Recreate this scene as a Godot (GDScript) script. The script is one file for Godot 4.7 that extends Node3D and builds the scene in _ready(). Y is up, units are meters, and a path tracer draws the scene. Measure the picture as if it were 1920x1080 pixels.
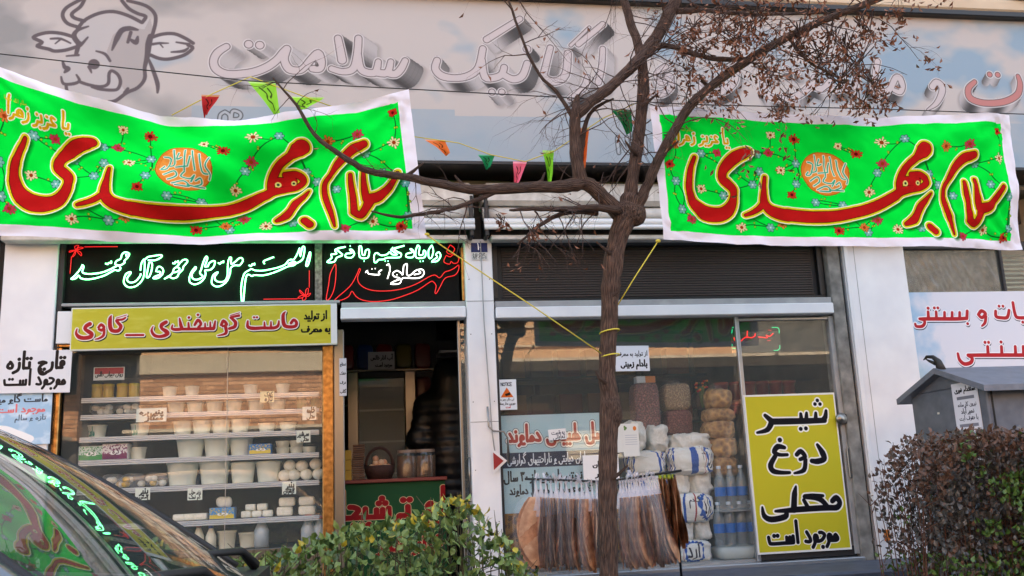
extends Node3D
# ------------------------------------------------------------------ camera geometry of the photograph
const FOCAL := 1750.0
var cam_pos := Vector3(0, 1.15, 6.6)
var cam_basis: Basis
var used := {}
var rng := RandomNumberGenerator.new()
var M := {}
const NTH := ["first from the left", "second from the left", "third from the left", "fourth from the left", "fifth from the left", "sixth from the left", "seventh from the left", "eighth from the left", "ninth from the left", "tenth from the left", "eleventh from the left", "twelfth from the left", "thirteenth from the left", "fourteenth from the left"]

func at(px: float, py: float, z: float) -> Vector3:
	# the point on the upright plane z that the photograph shows at (px, py)
	var d: Vector3 = cam_basis * Vector3((px - 960.0) / FOCAL, -(py - 540.0) / FOCAL, -1.0)
	return cam_pos + d * ((z - cam_pos.z) / d.z)

# ------------------------------------------------------------------ mesh building
class MB:
	var st := SurfaceTool.new()
	func _init():
		st.begin(Mesh.PRIMITIVE_TRIANGLES)
	func tri(a: Vector3, b: Vector3, c: Vector3, ua := Vector2.ZERO, ub := Vector2.ZERO, uc := Vector2.ZERO):
		st.set_uv(ua); st.add_vertex(a); st.set_uv(ub); st.add_vertex(b); st.set_uv(uc); st.add_vertex(c)
	func quad(a: Vector3, b: Vector3, c: Vector3, d: Vector3, ua := Vector2(0, 0), ub := Vector2(1, 0), uc := Vector2(1, 1), ud := Vector2(0, 1)):
		# a b c d clockwise as seen from the front, from the top left
		tri(a, b, c, ua, ub, uc); tri(a, c, d, ua, uc, ud)
	func box(c: Vector3, s: Vector3, t := Transform3D()) -> MB:
		st.set_smooth_group(-1)
		var h := s * 0.5
		var p := []
		for i in 8:
			p.append(t * (c + Vector3(h.x if i & 1 else -h.x, h.y if i & 2 else -h.y, h.z if i & 4 else -h.z)))
		quad(p[6], p[7], p[5], p[4]); quad(p[3], p[2], p[0], p[1]); quad(p[2], p[6], p[4], p[0])
		quad(p[7], p[3], p[1], p[5]); quad(p[2], p[3], p[7], p[6]); quad(p[4], p[5], p[1], p[0])
		return self
	func bev(c: Vector3, s: Vector3, r := 0.01) -> MB:
		# box with chamfered edges
		st.set_smooth_group(-1)
		var h := s * 0.5
		r = minf(r, minf(h.x, minf(h.y, h.z)) * 0.9)
		var pts := []
		for i in 8:
			var g := Vector3(1 if i & 1 else -1, 1 if i & 2 else -1, 1 if i & 4 else -1)
			var e := g * h
			pts.append([c + e - Vector3(0, g.y, g.z) * r, c + e - Vector3(g.x, 0, g.z) * r, c + e - Vector3(g.x, g.y, 0) * r])
		var face := func(ids, k):
			quad(pts[ids[0]][k], pts[ids[1]][k], pts[ids[2]][k], pts[ids[3]][k])
		face.call([6, 7, 5, 4], 2); face.call([3, 2, 0, 1], 2); face.call([2, 6, 4, 0], 0)
		face.call([7, 3, 1, 5], 0); face.call([2, 3, 7, 6], 1); face.call([4, 5, 1, 0], 1)
		for i in 8:
			for ax in 3:
				var j: int = i | (1 << ax)
				if j != i:
					var k1: int = (ax + 1) % 3
					var k2: int = (ax + 2) % 3
					flat(pts[i][k1], pts[j][k1], pts[j][k2], pts[i][k2], c)
			flat3(pts[i][0], pts[i][1], pts[i][2], c)
		return self
	func flat3(a: Vector3, b: Vector3, d: Vector3, away: Vector3):
		if (b - a).cross(d - a).dot(a - away) > 0: tri(a, d, b)
		else: tri(a, b, d)
	func flat(a: Vector3, b: Vector3, e: Vector3, d: Vector3, away: Vector3):
		flat3(a, b, e, away); flat3(a, e, d, away)
	func tube(pts: Array, rad: Array, sides := 8, caps := true, vs := 1.0) -> MB:
		st.set_smooth_group(0)
		var n := pts.size()
		var up := Vector3(0.31, 0.2, 0.93)
		var prev := []
		var len_ := 0.0
		for i in n:
			var d: Vector3 = (pts[mini(i + 1, n - 1)] - pts[maxi(i - 1, 0)]).normalized()
			if absf(d.dot(up)) > 0.98: up = Vector3(0.9, 0.1, 0.2)
			var u: Vector3 = (up - d * up.dot(d)).normalized()
			up = u
			var v: Vector3 = d.cross(u)
			if i > 0: len_ += pts[i].distance_to(pts[i - 1])
			var ring := []
			for k in sides + 1:
				var a := TAU * k / sides
				ring.append(pts[i] + (u * cos(a) + v * sin(a)) * rad[mini(i, rad.size() - 1)])
			if i > 0:
				for k in sides:
					var v0: float = (len_ - pts[i].distance_to(pts[i - 1])) * vs
					quad(ring[k], ring[k + 1], prev[k + 1], prev[k], Vector2(float(k) / sides, len_ * vs), Vector2(float(k + 1) / sides, len_ * vs), Vector2(float(k + 1) / sides, v0), Vector2(float(k) / sides, v0))
			elif caps:
				for k in sides: tri(pts[0], ring[k], ring[k + 1])
			prev = ring
		if caps:
			for k in sides: tri(pts[n - 1], prev[k + 1], prev[k])
		return self
	func lathe(prof: Array, seg := 20, o := Vector3.ZERO, squash := 1.0) -> MB:
		# prof: Vector2(radius, height) from bottom to top
		st.set_smooth_group(0)
		for i in prof.size() - 1:
			for k in seg:
				var a := TAU * k / seg
				var b := TAU * (k + 1) / seg
				var p: Vector2 = prof[i]
				var q: Vector2 = prof[i + 1]
				var v0 := 1.0 - float(i) / (prof.size() - 1)
				var v1 := 1.0 - float(i + 1) / (prof.size() - 1)
				quad(o + Vector3(cos(a) * q.x, q.y, sin(a) * q.x * squash), o + Vector3(cos(b) * q.x, q.y, sin(b) * q.x * squash), o + Vector3(cos(b) * p.x, p.y, sin(b) * p.x * squash), o + Vector3(cos(a) * p.x, p.y, sin(a) * p.x * squash),
					Vector2(1.0 - float(k) / seg, v1), Vector2(1.0 - float(k + 1) / seg, v1), Vector2(1.0 - float(k + 1) / seg, v0), Vector2(1.0 - float(k) / seg, v0))
		return self
	func blob(c: Vector3, s: Vector3, e := 0.6, noise: FastNoiseLite = null, amp := 0.0, nu := 20, nv := 12) -> MB:
		# superellipsoid, lumpy with noise; uv runs round the front
		st.set_smooth_group(0)
		var grid := []
		for j in nv + 1:
			var row := []
			var la := -PI / 2 + PI * j / nv
			for i in nu + 1:
				var lo := -PI + TAU * (i % nu) / nu
				var pw := func(v): return signf(v) * pow(absf(v), e)
				var p := Vector3(pw.call(cos(la)) * pw.call(sin(lo)), pw.call(sin(la)), pw.call(cos(la)) * pw.call(cos(lo))) * s * 0.5
				if noise:
					p *= 1.0 + amp * noise.get_noise_3dv((p + c) * 10.0)
				row.append(c + p)
			grid.append(row)
		for j in nv:
			for i in nu:
				var u0 := float(i) / nu * 2.0 - 0.5
				var u1 := float(i + 1) / nu * 2.0 - 0.5
				var v0 := 1.0 - float(j) / nv
				var v1 := 1.0 - float(j + 1) / nv
				quad(grid[j + 1][i], grid[j + 1][i + 1], grid[j][i + 1], grid[j][i], Vector2(u0, v1), Vector2(u1, v1), Vector2(u1, v0), Vector2(u0, v0))
		return self
	func sheet(nx: int, ny: int, f: Callable) -> MB:
		# f(u, v) -> point; u to the right, v downwards
		st.set_smooth_group(0)
		for j in ny:
			for i in nx:
				var a := Vector2(float(i) / nx, float(j) / ny)
				var b := Vector2(float(i + 1) / nx, float(j + 1) / ny)
				quad(f.call(a.x, a.y), f.call(b.x, a.y), f.call(b.x, b.y), f.call(a.x, b.y), a, Vector2(b.x, a.y), b, Vector2(a.x, b.y))
		return self
	func prism(poly: PackedVector2Array, z0: float, z1: float) -> MB:
		st.set_smooth_group(-1)
		var ids := Geometry2D.triangulate_polygon(poly)
		for k in range(0, ids.size(), 3):
			var a := poly[ids[k]]; var b := poly[ids[k + 1]]; var c := poly[ids[k + 2]]
			var cw := (b - a).cross(c - a) < 0
			for z in [z0, z1]:
				var front: bool = (z == maxf(z0, z1)) == cw
				if front: tri(Vector3(a.x, a.y, z), Vector3(b.x, b.y, z), Vector3(c.x, c.y, z))
				else: tri(Vector3(a.x, a.y, z), Vector3(c.x, c.y, z), Vector3(b.x, b.y, z))
		var inside := Vector2.ZERO
		for p in poly: inside += p / poly.size()
		for k in poly.size():
			var a := poly[k]
			var b := poly[(k + 1) % poly.size()]
			flat(Vector3(a.x, a.y, z0), Vector3(b.x, b.y, z0), Vector3(b.x, b.y, z1), Vector3(a.x, a.y, z1), Vector3(inside.x, inside.y, (z0 + z1) * 0.5))
		return self
	func mesh() -> ArrayMesh:
		st.generate_normals()
		return st.commit()

func mb() -> MB:
	return MB.new()

func bar(c: Vector3, s: Vector3, r := 0.004) -> ArrayMesh:
	return mb().bev(c, s, r).mesh()

# ------------------------------------------------------------------ objects
func numbered(called: String) -> String:
	if not used.has(called):
		used[called] = 0
		return called
	used[called] += 1
	return "%s_%03d" % [called, used[called]]

func thing(called: String, label: String, category: String, pos := Vector3.ZERO, group := "", turn := 0.0) -> Node3D:
	var o := Node3D.new()
	o.name = numbered(called)
	add_child(o)
	o.position = pos
	o.rotation.y = turn
	tag(o, label, category, group)
	return o

func tag(o: Node, label: String, category: String, group := ""):
	o.set_meta("label", label)
	o.set_meta("category", category)
	if group: o.set_meta("group", group)

func obj(called: String, mesh: Mesh, m: Material, parent: Node = null, pos := Vector3.ZERO) -> MeshInstance3D:
	var o := MeshInstance3D.new()
	o.mesh = mesh
	o.material_override = m
	o.position = pos
	if parent == null:
		o.name = numbered(called)
		add_child(o)
	else:
		o.name = called
		parent.add_child(o, true)
	return o

func struct(called: String, mesh: Mesh, m: Material) -> MeshInstance3D:
	var o := obj(called, mesh, m)
	o.set_meta("kind", "structure")
	return o

# ------------------------------------------------------------------ materials
func mat(c: Color, rough := 0.7, metal := 0.0) -> StandardMaterial3D:
	var m := StandardMaterial3D.new()
	m.albedo_color = c
	m.roughness = rough
	m.metallic = metal
	return m

func noise_tex(a: Color, b: Color, freq: float, kind := FastNoiseLite.TYPE_SIMPLEX, size := 256, mid := -1.0, seed_ := 1, oct := 4) -> NoiseTexture2D:
	var n := FastNoiseLite.new()
	n.noise_type = kind
	n.frequency = freq
	n.seed = seed_
	n.fractal_octaves = oct
	if kind == FastNoiseLite.TYPE_CELLULAR:
		n.cellular_return_type = FastNoiseLite.RETURN_DISTANCE
		n.fractal_type = FastNoiseLite.FRACTAL_NONE
	var t := NoiseTexture2D.new()
	t.width = size
	t.height = size
	t.seamless = true
	t.noise = n
	var g := Gradient.new()
	g.set_color(0, a)
	g.set_color(1, b)
	if mid > 0: g.add_point(mid, a.lerp(b, 0.5))
	t.color_ramp = g
	return t

func noisy(a: Color, b: Color, freq: float, scale: float, rough := 0.8, bump := 0.0, kind := FastNoiseLite.TYPE_SIMPLEX, seed_ := 1) -> StandardMaterial3D:
	var m := mat(Color.WHITE, rough)
	m.albedo_texture = noise_tex(a, b, freq, kind, 256, -1.0, seed_)
	m.uv1_triplanar = true
	m.uv1_world_triplanar = true
	m.uv1_scale = Vector3.ONE * scale
	if bump > 0:
		m.heightmap_enabled = true
		m.heightmap_texture = noise_tex(Color.BLACK, Color.WHITE, freq, kind, 256, -1.0, seed_)
		m.heightmap_scale = bump
	return m

func glass(alpha := 0.04, tint := Color(0.9, 0.95, 0.93)) -> StandardMaterial3D:
	var m := mat(Color(tint, alpha), 0.0)
	m.transparency = BaseMaterial3D.TRANSPARENCY_ALPHA
	return m

func glow(c: Color, e: float) -> StandardMaterial3D:
	var m := mat(Color(c.r * 0.5, c.g * 0.5, c.b * 0.5), 0.4)
	m.emission_enabled = true
	m.emission = c
	m.emission_energy_multiplier = e
	return m

# ------------------------------------------------------------------ print: a picture painted from pen strokes
class Canvas:
	var w: int
	var h: int
	var px: PackedByteArray
	var d: PackedFloat32Array
	var lo := Vector2i(100000, 100000)
	var hi := Vector2i(-1, -1)
	func _init(ww: int, hh: int, bg: Color):
		w = ww
		h = hh
		px.resize(w * h * 3)
		d.resize(w * h)
		d.fill(1e5)
		for i in w * h:
			px[i * 3] = bg.r8
			px[i * 3 + 1] = bg.g8
			px[i * 3 + 2] = bg.b8
	func clear():
		d.fill(1e5)
		lo = Vector2i(100000, 100000)
		hi = Vector2i(-1, -1)
	func seg(a: Vector2, ra: float, b: Vector2, rb: float, margin: float):
		var g := maxf(ra, rb) + margin
		var x0 := maxi(0, int(minf(a.x, b.x) - g))
		var x1 := mini(w - 1, int(maxf(a.x, b.x) + g) + 1)
		var y0 := maxi(0, int(minf(a.y, b.y) - g))
		var y1 := mini(h - 1, int(maxf(a.y, b.y) + g) + 1)
		if x1 < x0 or y1 < y0: return
		lo = Vector2i(mini(lo.x, x0), mini(lo.y, y0))
		hi = Vector2i(maxi(hi.x, x1), maxi(hi.y, y1))
		var ex := b.x - a.x
		var ey := b.y - a.y
		var l := ex * ex + ey * ey
		var inv := 1.0 / l if l > 1e-9 else 0.0
		for y in range(y0, y1 + 1):
			var dy := y + 0.5 - a.y
			var at_ := y * w + x0
			for x in range(x0, x1 + 1):
				var dx := x + 0.5 - a.x
				var t := (dx * ex + dy * ey) * inv
				t = 0.0 if t < 0.0 else (1.0 if t > 1.0 else t)
				var qx := dx - t * ex
				var qy := dy - t * ey
				var v := sqrt(qx * qx + qy * qy) - ra - (rb - ra) * t
				if v < d[at_]: d[at_] = v
				at_ += 1
	func paint(c: Color, off := 0.0, soft := 0.6, shift := Vector2i.ZERO, strength := 1.0):
		for y in range(lo.y, hi.y + 1):
			var ty := y + shift.y
			if ty < 0 or ty >= h: continue
			for x in range(lo.x, hi.x + 1):
				var v := (off - d[y * w + x]) / (2.0 * soft) + 0.5
				if v <= 0.0: continue
				var tx := x + shift.x
				if tx < 0 or tx >= w: continue
				mix(ty * w + tx, c, minf(v, 1.0) * strength)
	func mix(i: int, c: Color, k: float):
		i *= 3
		px[i] = int(px[i] + (c.r8 - px[i]) * k)
		px[i + 1] = int(px[i + 1] + (c.g8 - px[i + 1]) * k)
		px[i + 2] = int(px[i + 2] + (c.b8 - px[i + 2]) * k)
	func rect(x0: float, y0: float, x1: float, y1: float, c: Color):
		for y in range(maxi(0, int(y0)), mini(h, int(y1))):
			for x in range(maxi(0, int(x0)), mini(w, int(x1))): mix(y * w + x, c, 1.0)
	func poly(p: PackedVector2Array, c: Color, k := 1.0):
		var y0 := 1e9
		var y1 := -1e9
		for q in p:
			y0 = minf(y0, q.y)
			y1 = maxf(y1, q.y)
		for y in range(maxi(0, int(y0)), mini(h, int(y1) + 1)):
			var xs := []
			for i in p.size():
				var a := p[i]
				var b := p[(i + 1) % p.size()]
				if (a.y <= y + 0.5) != (b.y <= y + 0.5):
					xs.append(a.x + (y + 0.5 - a.y) / (b.y - a.y) * (b.x - a.x))
			xs.sort()
			for i in range(0, xs.size() - 1, 2):
				for x in range(maxi(0, int(xs[i])), mini(w, int(xs[i + 1]))): mix(y * w + x, c, k)
	func spot(c: Vector2, r: float, col: Color):
		clear()
		seg(c, r, c, r, 2.0)
		paint(col)
	func noise(n: FastNoiseLite, c: Color, amount: float, lo_ := -1.0, sx := 1.0, sy := 1.0):
		for y in h:
			for x in w:
				var v := n.get_noise_2d(x * sx, y * sy)
				if v > lo_: mix(y * w + x, c, clampf((v - lo_) * amount, 0.0, 1.0))
	func tex() -> ImageTexture:
		return ImageTexture.create_from_image(Image.create_from_data(w, h, false, Image.FORMAT_RGB8, px))

func spline(s: String, r := 1.0, sub := 4) -> Array:
	# "x,y,r x,y,r ..." to a smooth list of [Vector2, radius]
	var p := []
	for part in s.split(" ", false):
		var v := part.split(",")
		p.append([Vector2(float(v[0]), float(v[1])), float(v[2]) if v.size() > 2 else r])
	var out := []
	for i in p.size() - 1:
		var a: Vector2 = p[maxi(i - 1, 0)][0]
		var b: Vector2 = p[i][0]
		var c: Vector2 = p[i + 1][0]
		var e: Vector2 = p[mini(i + 2, p.size() - 1)][0]
		for k in sub:
			var t := float(k) / sub
			out.append([b.cubic_interpolate(c, a, e, t), lerpf(p[i][1], p[i + 1][1], t)])
	out.append(p[-1])
	return out

func pen(cv: Canvas, s: String, map: Callable, rs: float, margin: float, r := 1.0):
	# strokes separated by ; drawn into the canvas's distance field. map turns a traced point into a texture point
	for one in s.split(";", false):
		var pts := spline(one, r)
		if pts.size() == 1: pts.append(pts[0])
		for i in pts.size() - 1:
			cv.seg(map.call(pts[i][0]), pts[i][1] * rs, map.call(pts[i + 1][0]), pts[i + 1][1] * rs, margin)

# Persian letters as pen strokes: [advance, strokes, dot x, dot y above, dot y below]; x runs leftwards, y up; forms: alone, first, middle, last
const TOOTH := [[7.4, "0.3,2.2 0.4,0.5 1.3,0 6,0 6.9,0.5 7.1,2.2", 3.7, 2.9, -2.0], [2.2, "0.6,2.4 0.6,0.4 1.1,0 2.3,0", 0.9, 4.2, -2.0], [2.4, "0,0 2.5,0;1.2,2.3 1.2,0", 1.2, 4.2, -2.0], [7.2, "0,0 5.6,0 6.5,0.5 6.8,2.2", 3.4, 2.6, -2.0]]
const NUN := [[4.8, "0.4,2.2 0.3,-0.4 1,-1.8 2.4,-2.2 3.8,-1.6 4.3,0.9", 2.3, 1.6, -4], [], [], [4.8, "0,0 0.6,-0.1 0.8,-1.2 1.6,-2 2.8,-2.1 4,-1.4 4.4,0.8", 2.4, 1.6, -4]]
const SHAPES := {
	"alef": [[1.8, "0.7,7.2 0.7,0", 0.7, 8.4, -2], [], [], [1.8, "0,0 0.5,0 0.9,0.6 0.9,7.2", 0.9, 8.4, -2]],
	"jim": [[4.0, "3.2,2.2 1.6,2.6 0.2,2.2;0.4,2.3 2.2,1.2 3.1,-0.4 2.6,-2.2 1.2,-2.8 0,-2.3", 1.6, 4.4, -0.6], [3.2, "2.4,2.9 1.2,2.8 0.2,1.9 1.6,0.4 3.3,0", 1.5, 4.6, -2.0], [3.4, "0,0 3.5,0;2.5,2.9 1.3,2.7 0.5,1.9 1.8,0.2", 1.6, 4.6, -2.0], [4.0, "0,0.6 0.6,1.6;3.2,2 1.6,2.4 0.4,1.8;0.5,1.9 2.2,1 3.1,-0.4 2.6,-2.2 1.2,-2.8 0,-2.3", 1.6, 4.4, -0.6]],
	"dal": [[3.0, "1.9,3.3 0.7,1.4 0.5,0.3 1.4,0 2.7,0.2", 1.2, 4.9, -2], [], [], [3.0, "0,0 0.6,0.1;1.8,3.3 0.7,1.4 0.6,0.3 1.4,0 2.7,0.2", 1.2, 4.9, -2]],
	"reh": [[2.4, "0.4,2.2 0.4,0.4 1,-1 2.8,-2", 0.6, 3.9, -2], [], [], [2.2, "0,0 0.5,0 0.7,-0.6 1.4,-1.5 2.8,-2", 0.6, 2.6, -2]],
	"sin": [[9.2, "0.4,2.2 0.5,0.2 1.4,0 1.9,1.8;1.7,0.3 2.4,0 3.2,0 3.4,1.9;3.4,1.9 3.5,-1 4.4,-2.1 5.8,-2.2 7.3,-1.6 7.8,0.8", 2, 3.4, -2], [4.9, "0.4,2.2 0.4,0.3 1,0 5,0;1.9,1.9 1.9,0;3.4,1.9 3.4,0", 2, 3.6, -2], [5.2, "0,0 5.3,0;0.9,2.1 0.9,0;2.3,1.9 2.3,0;3.8,1.9 3.8,0", 2.3, 3.6, -2], [8.8, "0,0 3.4,0;0.7,2.1 0.7,0;2,1.9 2,0;3.4,1.9 3.4,-0.8 4.2,-2 5.6,-2.2 7,-1.6 7.5,0.8", 2, 3.6, -2]],
	"sad": [[9.4, "0.2,0.6 1.2,2 2.8,2.3 3.4,1.2 2.6,0.1 0.6,0 0.2,0.6;2.6,0 4,0.2 4.2,1.8;4.2,1.8 4.2,-1 5,-2 6.2,-2.2 7.6,-1.6 8,0.8", 2, 4, -2], [5.0, "0.2,0.5 1.2,2 2.8,2.3 3.4,1.2 2.6,0.1 0.6,0 0.2,0.5;0.6,0 5,0;4.1,1.8 4.1,0", 2, 4, -2], [5.2, "0,0 5.3,0;0.5,0.3 1.4,2 3,2.3 3.6,1.2 2.8,0.1;4.3,1.8 4.3,0", 2, 4, -2], [9.4, "0,0 3,0;0.4,0.4 1.4,2 3,2.3 3.5,1.2 2.7,0.1 4,0.2 4.2,1.8;4.2,1.8 4.2,-1 5,-2 6.2,-2.2 7.6,-1.6 8,0.8", 2, 4, -2]],
	"tah": [[4.0, "0.2,0.5 1.4,2 2.9,2.2 3.4,1.2 2.6,0 0.3,0.2;2.2,7 2.3,0.4", 2, 4, -2], [4.0, "0.2,0.5 1.4,2 2.9,2.2 3.4,1.2 2.6,0 0.3,0.2;2.2,7 2.3,0.4;2.6,0 4.1,0", 2, 4, -2], [4.0, "0,0 4.1,0;0.4,0.4 1.4,2 2.9,2.2 3.4,1.2 2.6,0.1;2.2,7 2.3,0.4", 2, 4, -2], [4.0, "0,0 3,0;0.4,0.4 1.4,2 2.9,2.2 3.4,1.2 2.6,0.1;2.2,7 2.3,0.4", 2, 4, -2]],
	"ain": [[4.0, "0.6,2.4 1.7,3 2.4,2.2 1.9,1.2 0.7,0.9;1.9,1.1 3,0 3.1,-1.4 2,-2.6 0.3,-2.4", 1.4, 4.6, -2], [3.2, "0.4,2.7 1.4,3.1 2,2.3 1.6,1.2 0.3,0.2 3.3,0", 1.2, 4.7, -2], [3.2, "0,0 0.9,0.3 1.6,1.3 0.7,2 2.3,2.1 1.6,1.2 2.2,0.2 3.3,0", 1.5, 3.9, -2], [4.0, "0,0 1,0.6 1.6,1.4 0.8,2.1 2.4,2.1 1.7,1.3 2.9,0 3.1,-1.4 2,-2.6 0.3,-2.4", 1.5, 3.9, -2]],
	"feh": [[7.6, "1.4,1.4 0.5,1.6 0.5,2.6 1.3,3 1.9,2.2 1.8,0.9 1.4,0.3 3,0 6.2,0 7,0.5 7.2,2", 1.2, 4.7, -2], [2.8, "1.6,1.2 0.6,1.4 0.6,2.5 1.4,2.8 1.9,2 1.7,0.5 1.2,0 2.9,0", 1.2, 4.4, -2], [2.8, "0,0 2.9,0;1.5,0.2 0.7,1.2 0.9,2.3 1.7,2.3 2,1.2 1.5,0.2", 1.3, 3.9, -2], [7.6, "0,0 1.6,0 2,1.4 1.3,2.5 0.6,1.6 1.2,0.7 2,0.3 3,0 6.2,0 7,0.5 7.2,2", 1.3, 4.1, -2]],
	"kaf": [[7.6, "-0.2,6.9 2.6,5 0.9,2.2 0.7,0.6 1.4,0 6,0 7,0.5 7.2,2", 2, 4, -2], [3.2, "-0.4,6.9 2.6,5 0.9,2.2 0.8,0.5 1.3,0 3.3,0", 2, 4, -2], [3.2, "0,0 3.3,0;-0.4,6.9 2.6,5 0.9,2 0.8,0", 2, 4, -2], [7.4, "0,0 6.2,0 7,0.5 7.1,2;-0.2,6.9 2.6,5 0.9,2 0.8,0", 2, 4, -2]],
	"lam": [[5.2, "0.6,7.2 0.6,-0.6 1.2,-1.8 2.6,-2.2 4,-1.6 4.5,0.6", 2, 4, -2], [2.1, "0.7,7.2 0.7,0.4 1.2,0 2.2,0", 2, 4, -2], [2.2, "0,0 2.3,0;1,7.2 1,0", 2, 4, -2], [5.2, "0,0 0.8,0;0.9,7.2 0.9,-0.6 1.5,-1.8 2.8,-2.2 4.1,-1.6 4.6,0.6", 2, 4, -2]],
	"mim": [[3.2, "0.3,0.8 1,1.7 1.8,0.9 1,0.2 0.3,0.8;1.6,0.5 2.4,-0.2 2.6,-3.4", 1, 4, -2], [2.8, "0.3,0.9 1.1,1.9 1.9,1 1.2,0.1 0.4,0.3 0.3,0.9;1.2,0 2.9,0", 1, 4, -2], [2.8, "0,0 2.9,0;0.5,0.3 0.6,1.3 1.3,1.6 2,0.9 1.8,0.2", 1, 4, -2], [3.0, "0,0 0.5,0.1 0.7,1.2 1.5,1.5 1.9,0.7 1.2,0;1.6,0.2 2.3,-0.6 2.4,-3.4", 1, 4, -2]],
	"waw": [[2.8, "1.3,0.8 0.4,1 0.6,2 1.4,2.2 1.9,1.2 1.7,-0.4 1.2,-1.3 -0.0,-1.3;1.7,0 1.7,-0.9 2.9,-2", 1, 4, -2], [], [], [2.8, "0,0 1.4,0.1;1.4,0.4 0.5,0.9 0.7,1.9 1.5,2 1.9,1.1 1.8,-0.4 2.9,-1.9", 1, 4, -2]],
	"heh": [[3.0, "1.4,2.7 0.4,1.4 0.6,0.2 1.6,0 2.4,0.6 2.1,1.7 1.1,2.5", 1, 4, -2], [3.4, "0.2,0.2 0.5,2 1.6,2.7 2.5,1.8 2.4,0.5 1.2,0 3.5,0;0.7,1.2 1.6,1.5 2.4,1", 1, 4, -2], [3.2, "0,0 3.3,0;0.6,0 1,1.7 2,1.8 2.2,0;0.8,0 1.2,-1.5 2,-1.3 2,0", 1, 4, -2], [2.6, "0,0 0.5,0 0.8,2.5 1.9,1.7 1.8,0.4 0.7,0.1", 1, 4, -2]],
	"yeh": [[5.4, "0.3,2.1 1.1,2.7 1.8,2 1.1,1 0.4,0 0.7,-1.5 2.4,-2.1 4.2,-1.6 4.9,0.2", 2, 4, -3.6], [], [], [5.2, "0,0 0.9,0 0.9,-1 1.6,-1.9 3,-2.1 4.4,-1.5 4.8,0", 2, 4, -3.6]],
}
const LETTERS := {"ا": ["alef", 0, 0], "آ": ["alef", 9, 0], "ب": ["beh", 0, 1], "پ": ["beh", 0, 3], "ت": ["beh", 2, 0], "ن": ["nun", 1, 0], "ی": ["yeh", 0, 2], "ج": ["jim", 0, 1], "چ": ["jim", 0, 3], "ح": ["jim", 0, 0], "خ": ["jim", 1, 0], "د": ["dal", 0, 0], "ذ": ["dal", 1, 0], "ر": ["reh", 0, 0], "ز": ["reh", 1, 0], "س": ["sin", 0, 0], "ش": ["sin", 3, 0], "ص": ["sad", 0, 0], "ط": ["tah", 0, 0], "ع": ["ain", 0, 0], "غ": ["ain", 1, 0], "ف": ["feh", 1, 0], "ق": ["feh", 2, 0], "ک": ["kaf", 0, 0], "گ": ["kaf", 8, 0], "ل": ["lam", 0, 0], "م": ["mim", 0, 0], "و": ["waw", 0, 0], "ه": ["heh", 0, 0]}
const LATIN := {"N": [4.4, "4,0 4,6 0.6,0 0.6,6"], "O": [4.6, "2.3,6 0.6,4.6 0.6,1.4 2.3,0 4,1.4 4,4.6 2.3,6"], "T": [4, "0.2,6 3.8,6;2,6 2,0"], "I": [1.8, "0.9,6 0.9,0"], "C": [4.4, "0.6,4.8 2,6 4,4.6 4,1.4 2,0 0.6,1.2"], "E": [4, "0.6,6 3.6,6 3.6,0 0.6,0;1,3 3.6,3"], "H": [4.4, "0.6,6 0.6,0;4,6 4,0;0.6,3 4,3"], "R": [4.4, "4,0 4,6 1.6,6 0.7,4.6 1.6,3.2 4,3;2.4,3 0.6,0"], "۱": [2.2, "1.4,6.2 1,4 0.9,0"], "۰": [2.2, "1.1,1.6 0.9,2.4 1.3,2.4 1.1,1.6"], "۳": [4, "3.6,6 3,4.8 2.4,6 1.8,4.8 1,6;3.6,6 3,3 2.8,0"], "-": [2.6, "0.4,2 2.2,2"], "۵": [3.6, "1.8,5.6 0.6,2 0.9,0.3 1.8,1.2 2.7,0.3 3,2 1.8,5.6"], "۸": [3.6, "0.5,0 1.8,6 3.1,0"]}
const BREAKS := "اآدذرزو "

func typeset(text: String) -> Array:
	# [advance, [[stroke points string, x offset], ...], [[x, y], ...] dots]
	var x := 0.0
	var strokes := []
	var dots := []
	var joined := false
	for i in text.length():
		var ch := text[i]
		if ch == " ":
			x += 2.2
			joined = false
			continue
		if LATIN.has(ch):
			strokes.append([LATIN[ch][1], x])
			x += LATIN[ch][0]
			joined = false
			continue
		if not LETTERS.has(ch): continue
		var l: Array = LETTERS[ch]
		var nxt := text[i + 1] if i + 1 < text.length() else " "
		var on: bool = LETTERS.has(nxt) and not BREAKS.contains(ch)
		var f := (2 if on else 3) if joined else (1 if on else 0)
		var name_: String = l[0]
		if name_ == "beh" or ((name_ == "nun" or name_ == "yeh") and on): name_ = "tooth"
		var g: Array = TOOTH[f] if name_ == "tooth" else (NUN[f] if name_ == "nun" else SHAPES[name_][f])
		if not joined: x += 0.5
		strokes.append([g[1], x])
		if l[1] == 8: strokes.append(["-0.4,8.7 2.2,7.0", x])
		elif l[1] == 9: strokes.append(["-0.6,8.6 0.4,9 1.4,8.4 2.2,8.9", x])
		else: spread(dots, l[1], x + g[2], g[3], 1.0)
		if not (name_ == "yeh"): spread(dots, l[2], x + g[2], g[4], -1.0)
		x += g[0]
		joined = on
	return [x, strokes, dots]

func spread(dots: Array, n: int, x: float, y: float, up: float):
	if n == 1: dots.append(Vector2(x, y))
	if n >= 2:
		dots.append(Vector2(x - 0.8, y))
		dots.append(Vector2(x + 0.8, y))
	if n == 3: dots.append(Vector2(x, y + 1.3 * up))

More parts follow.
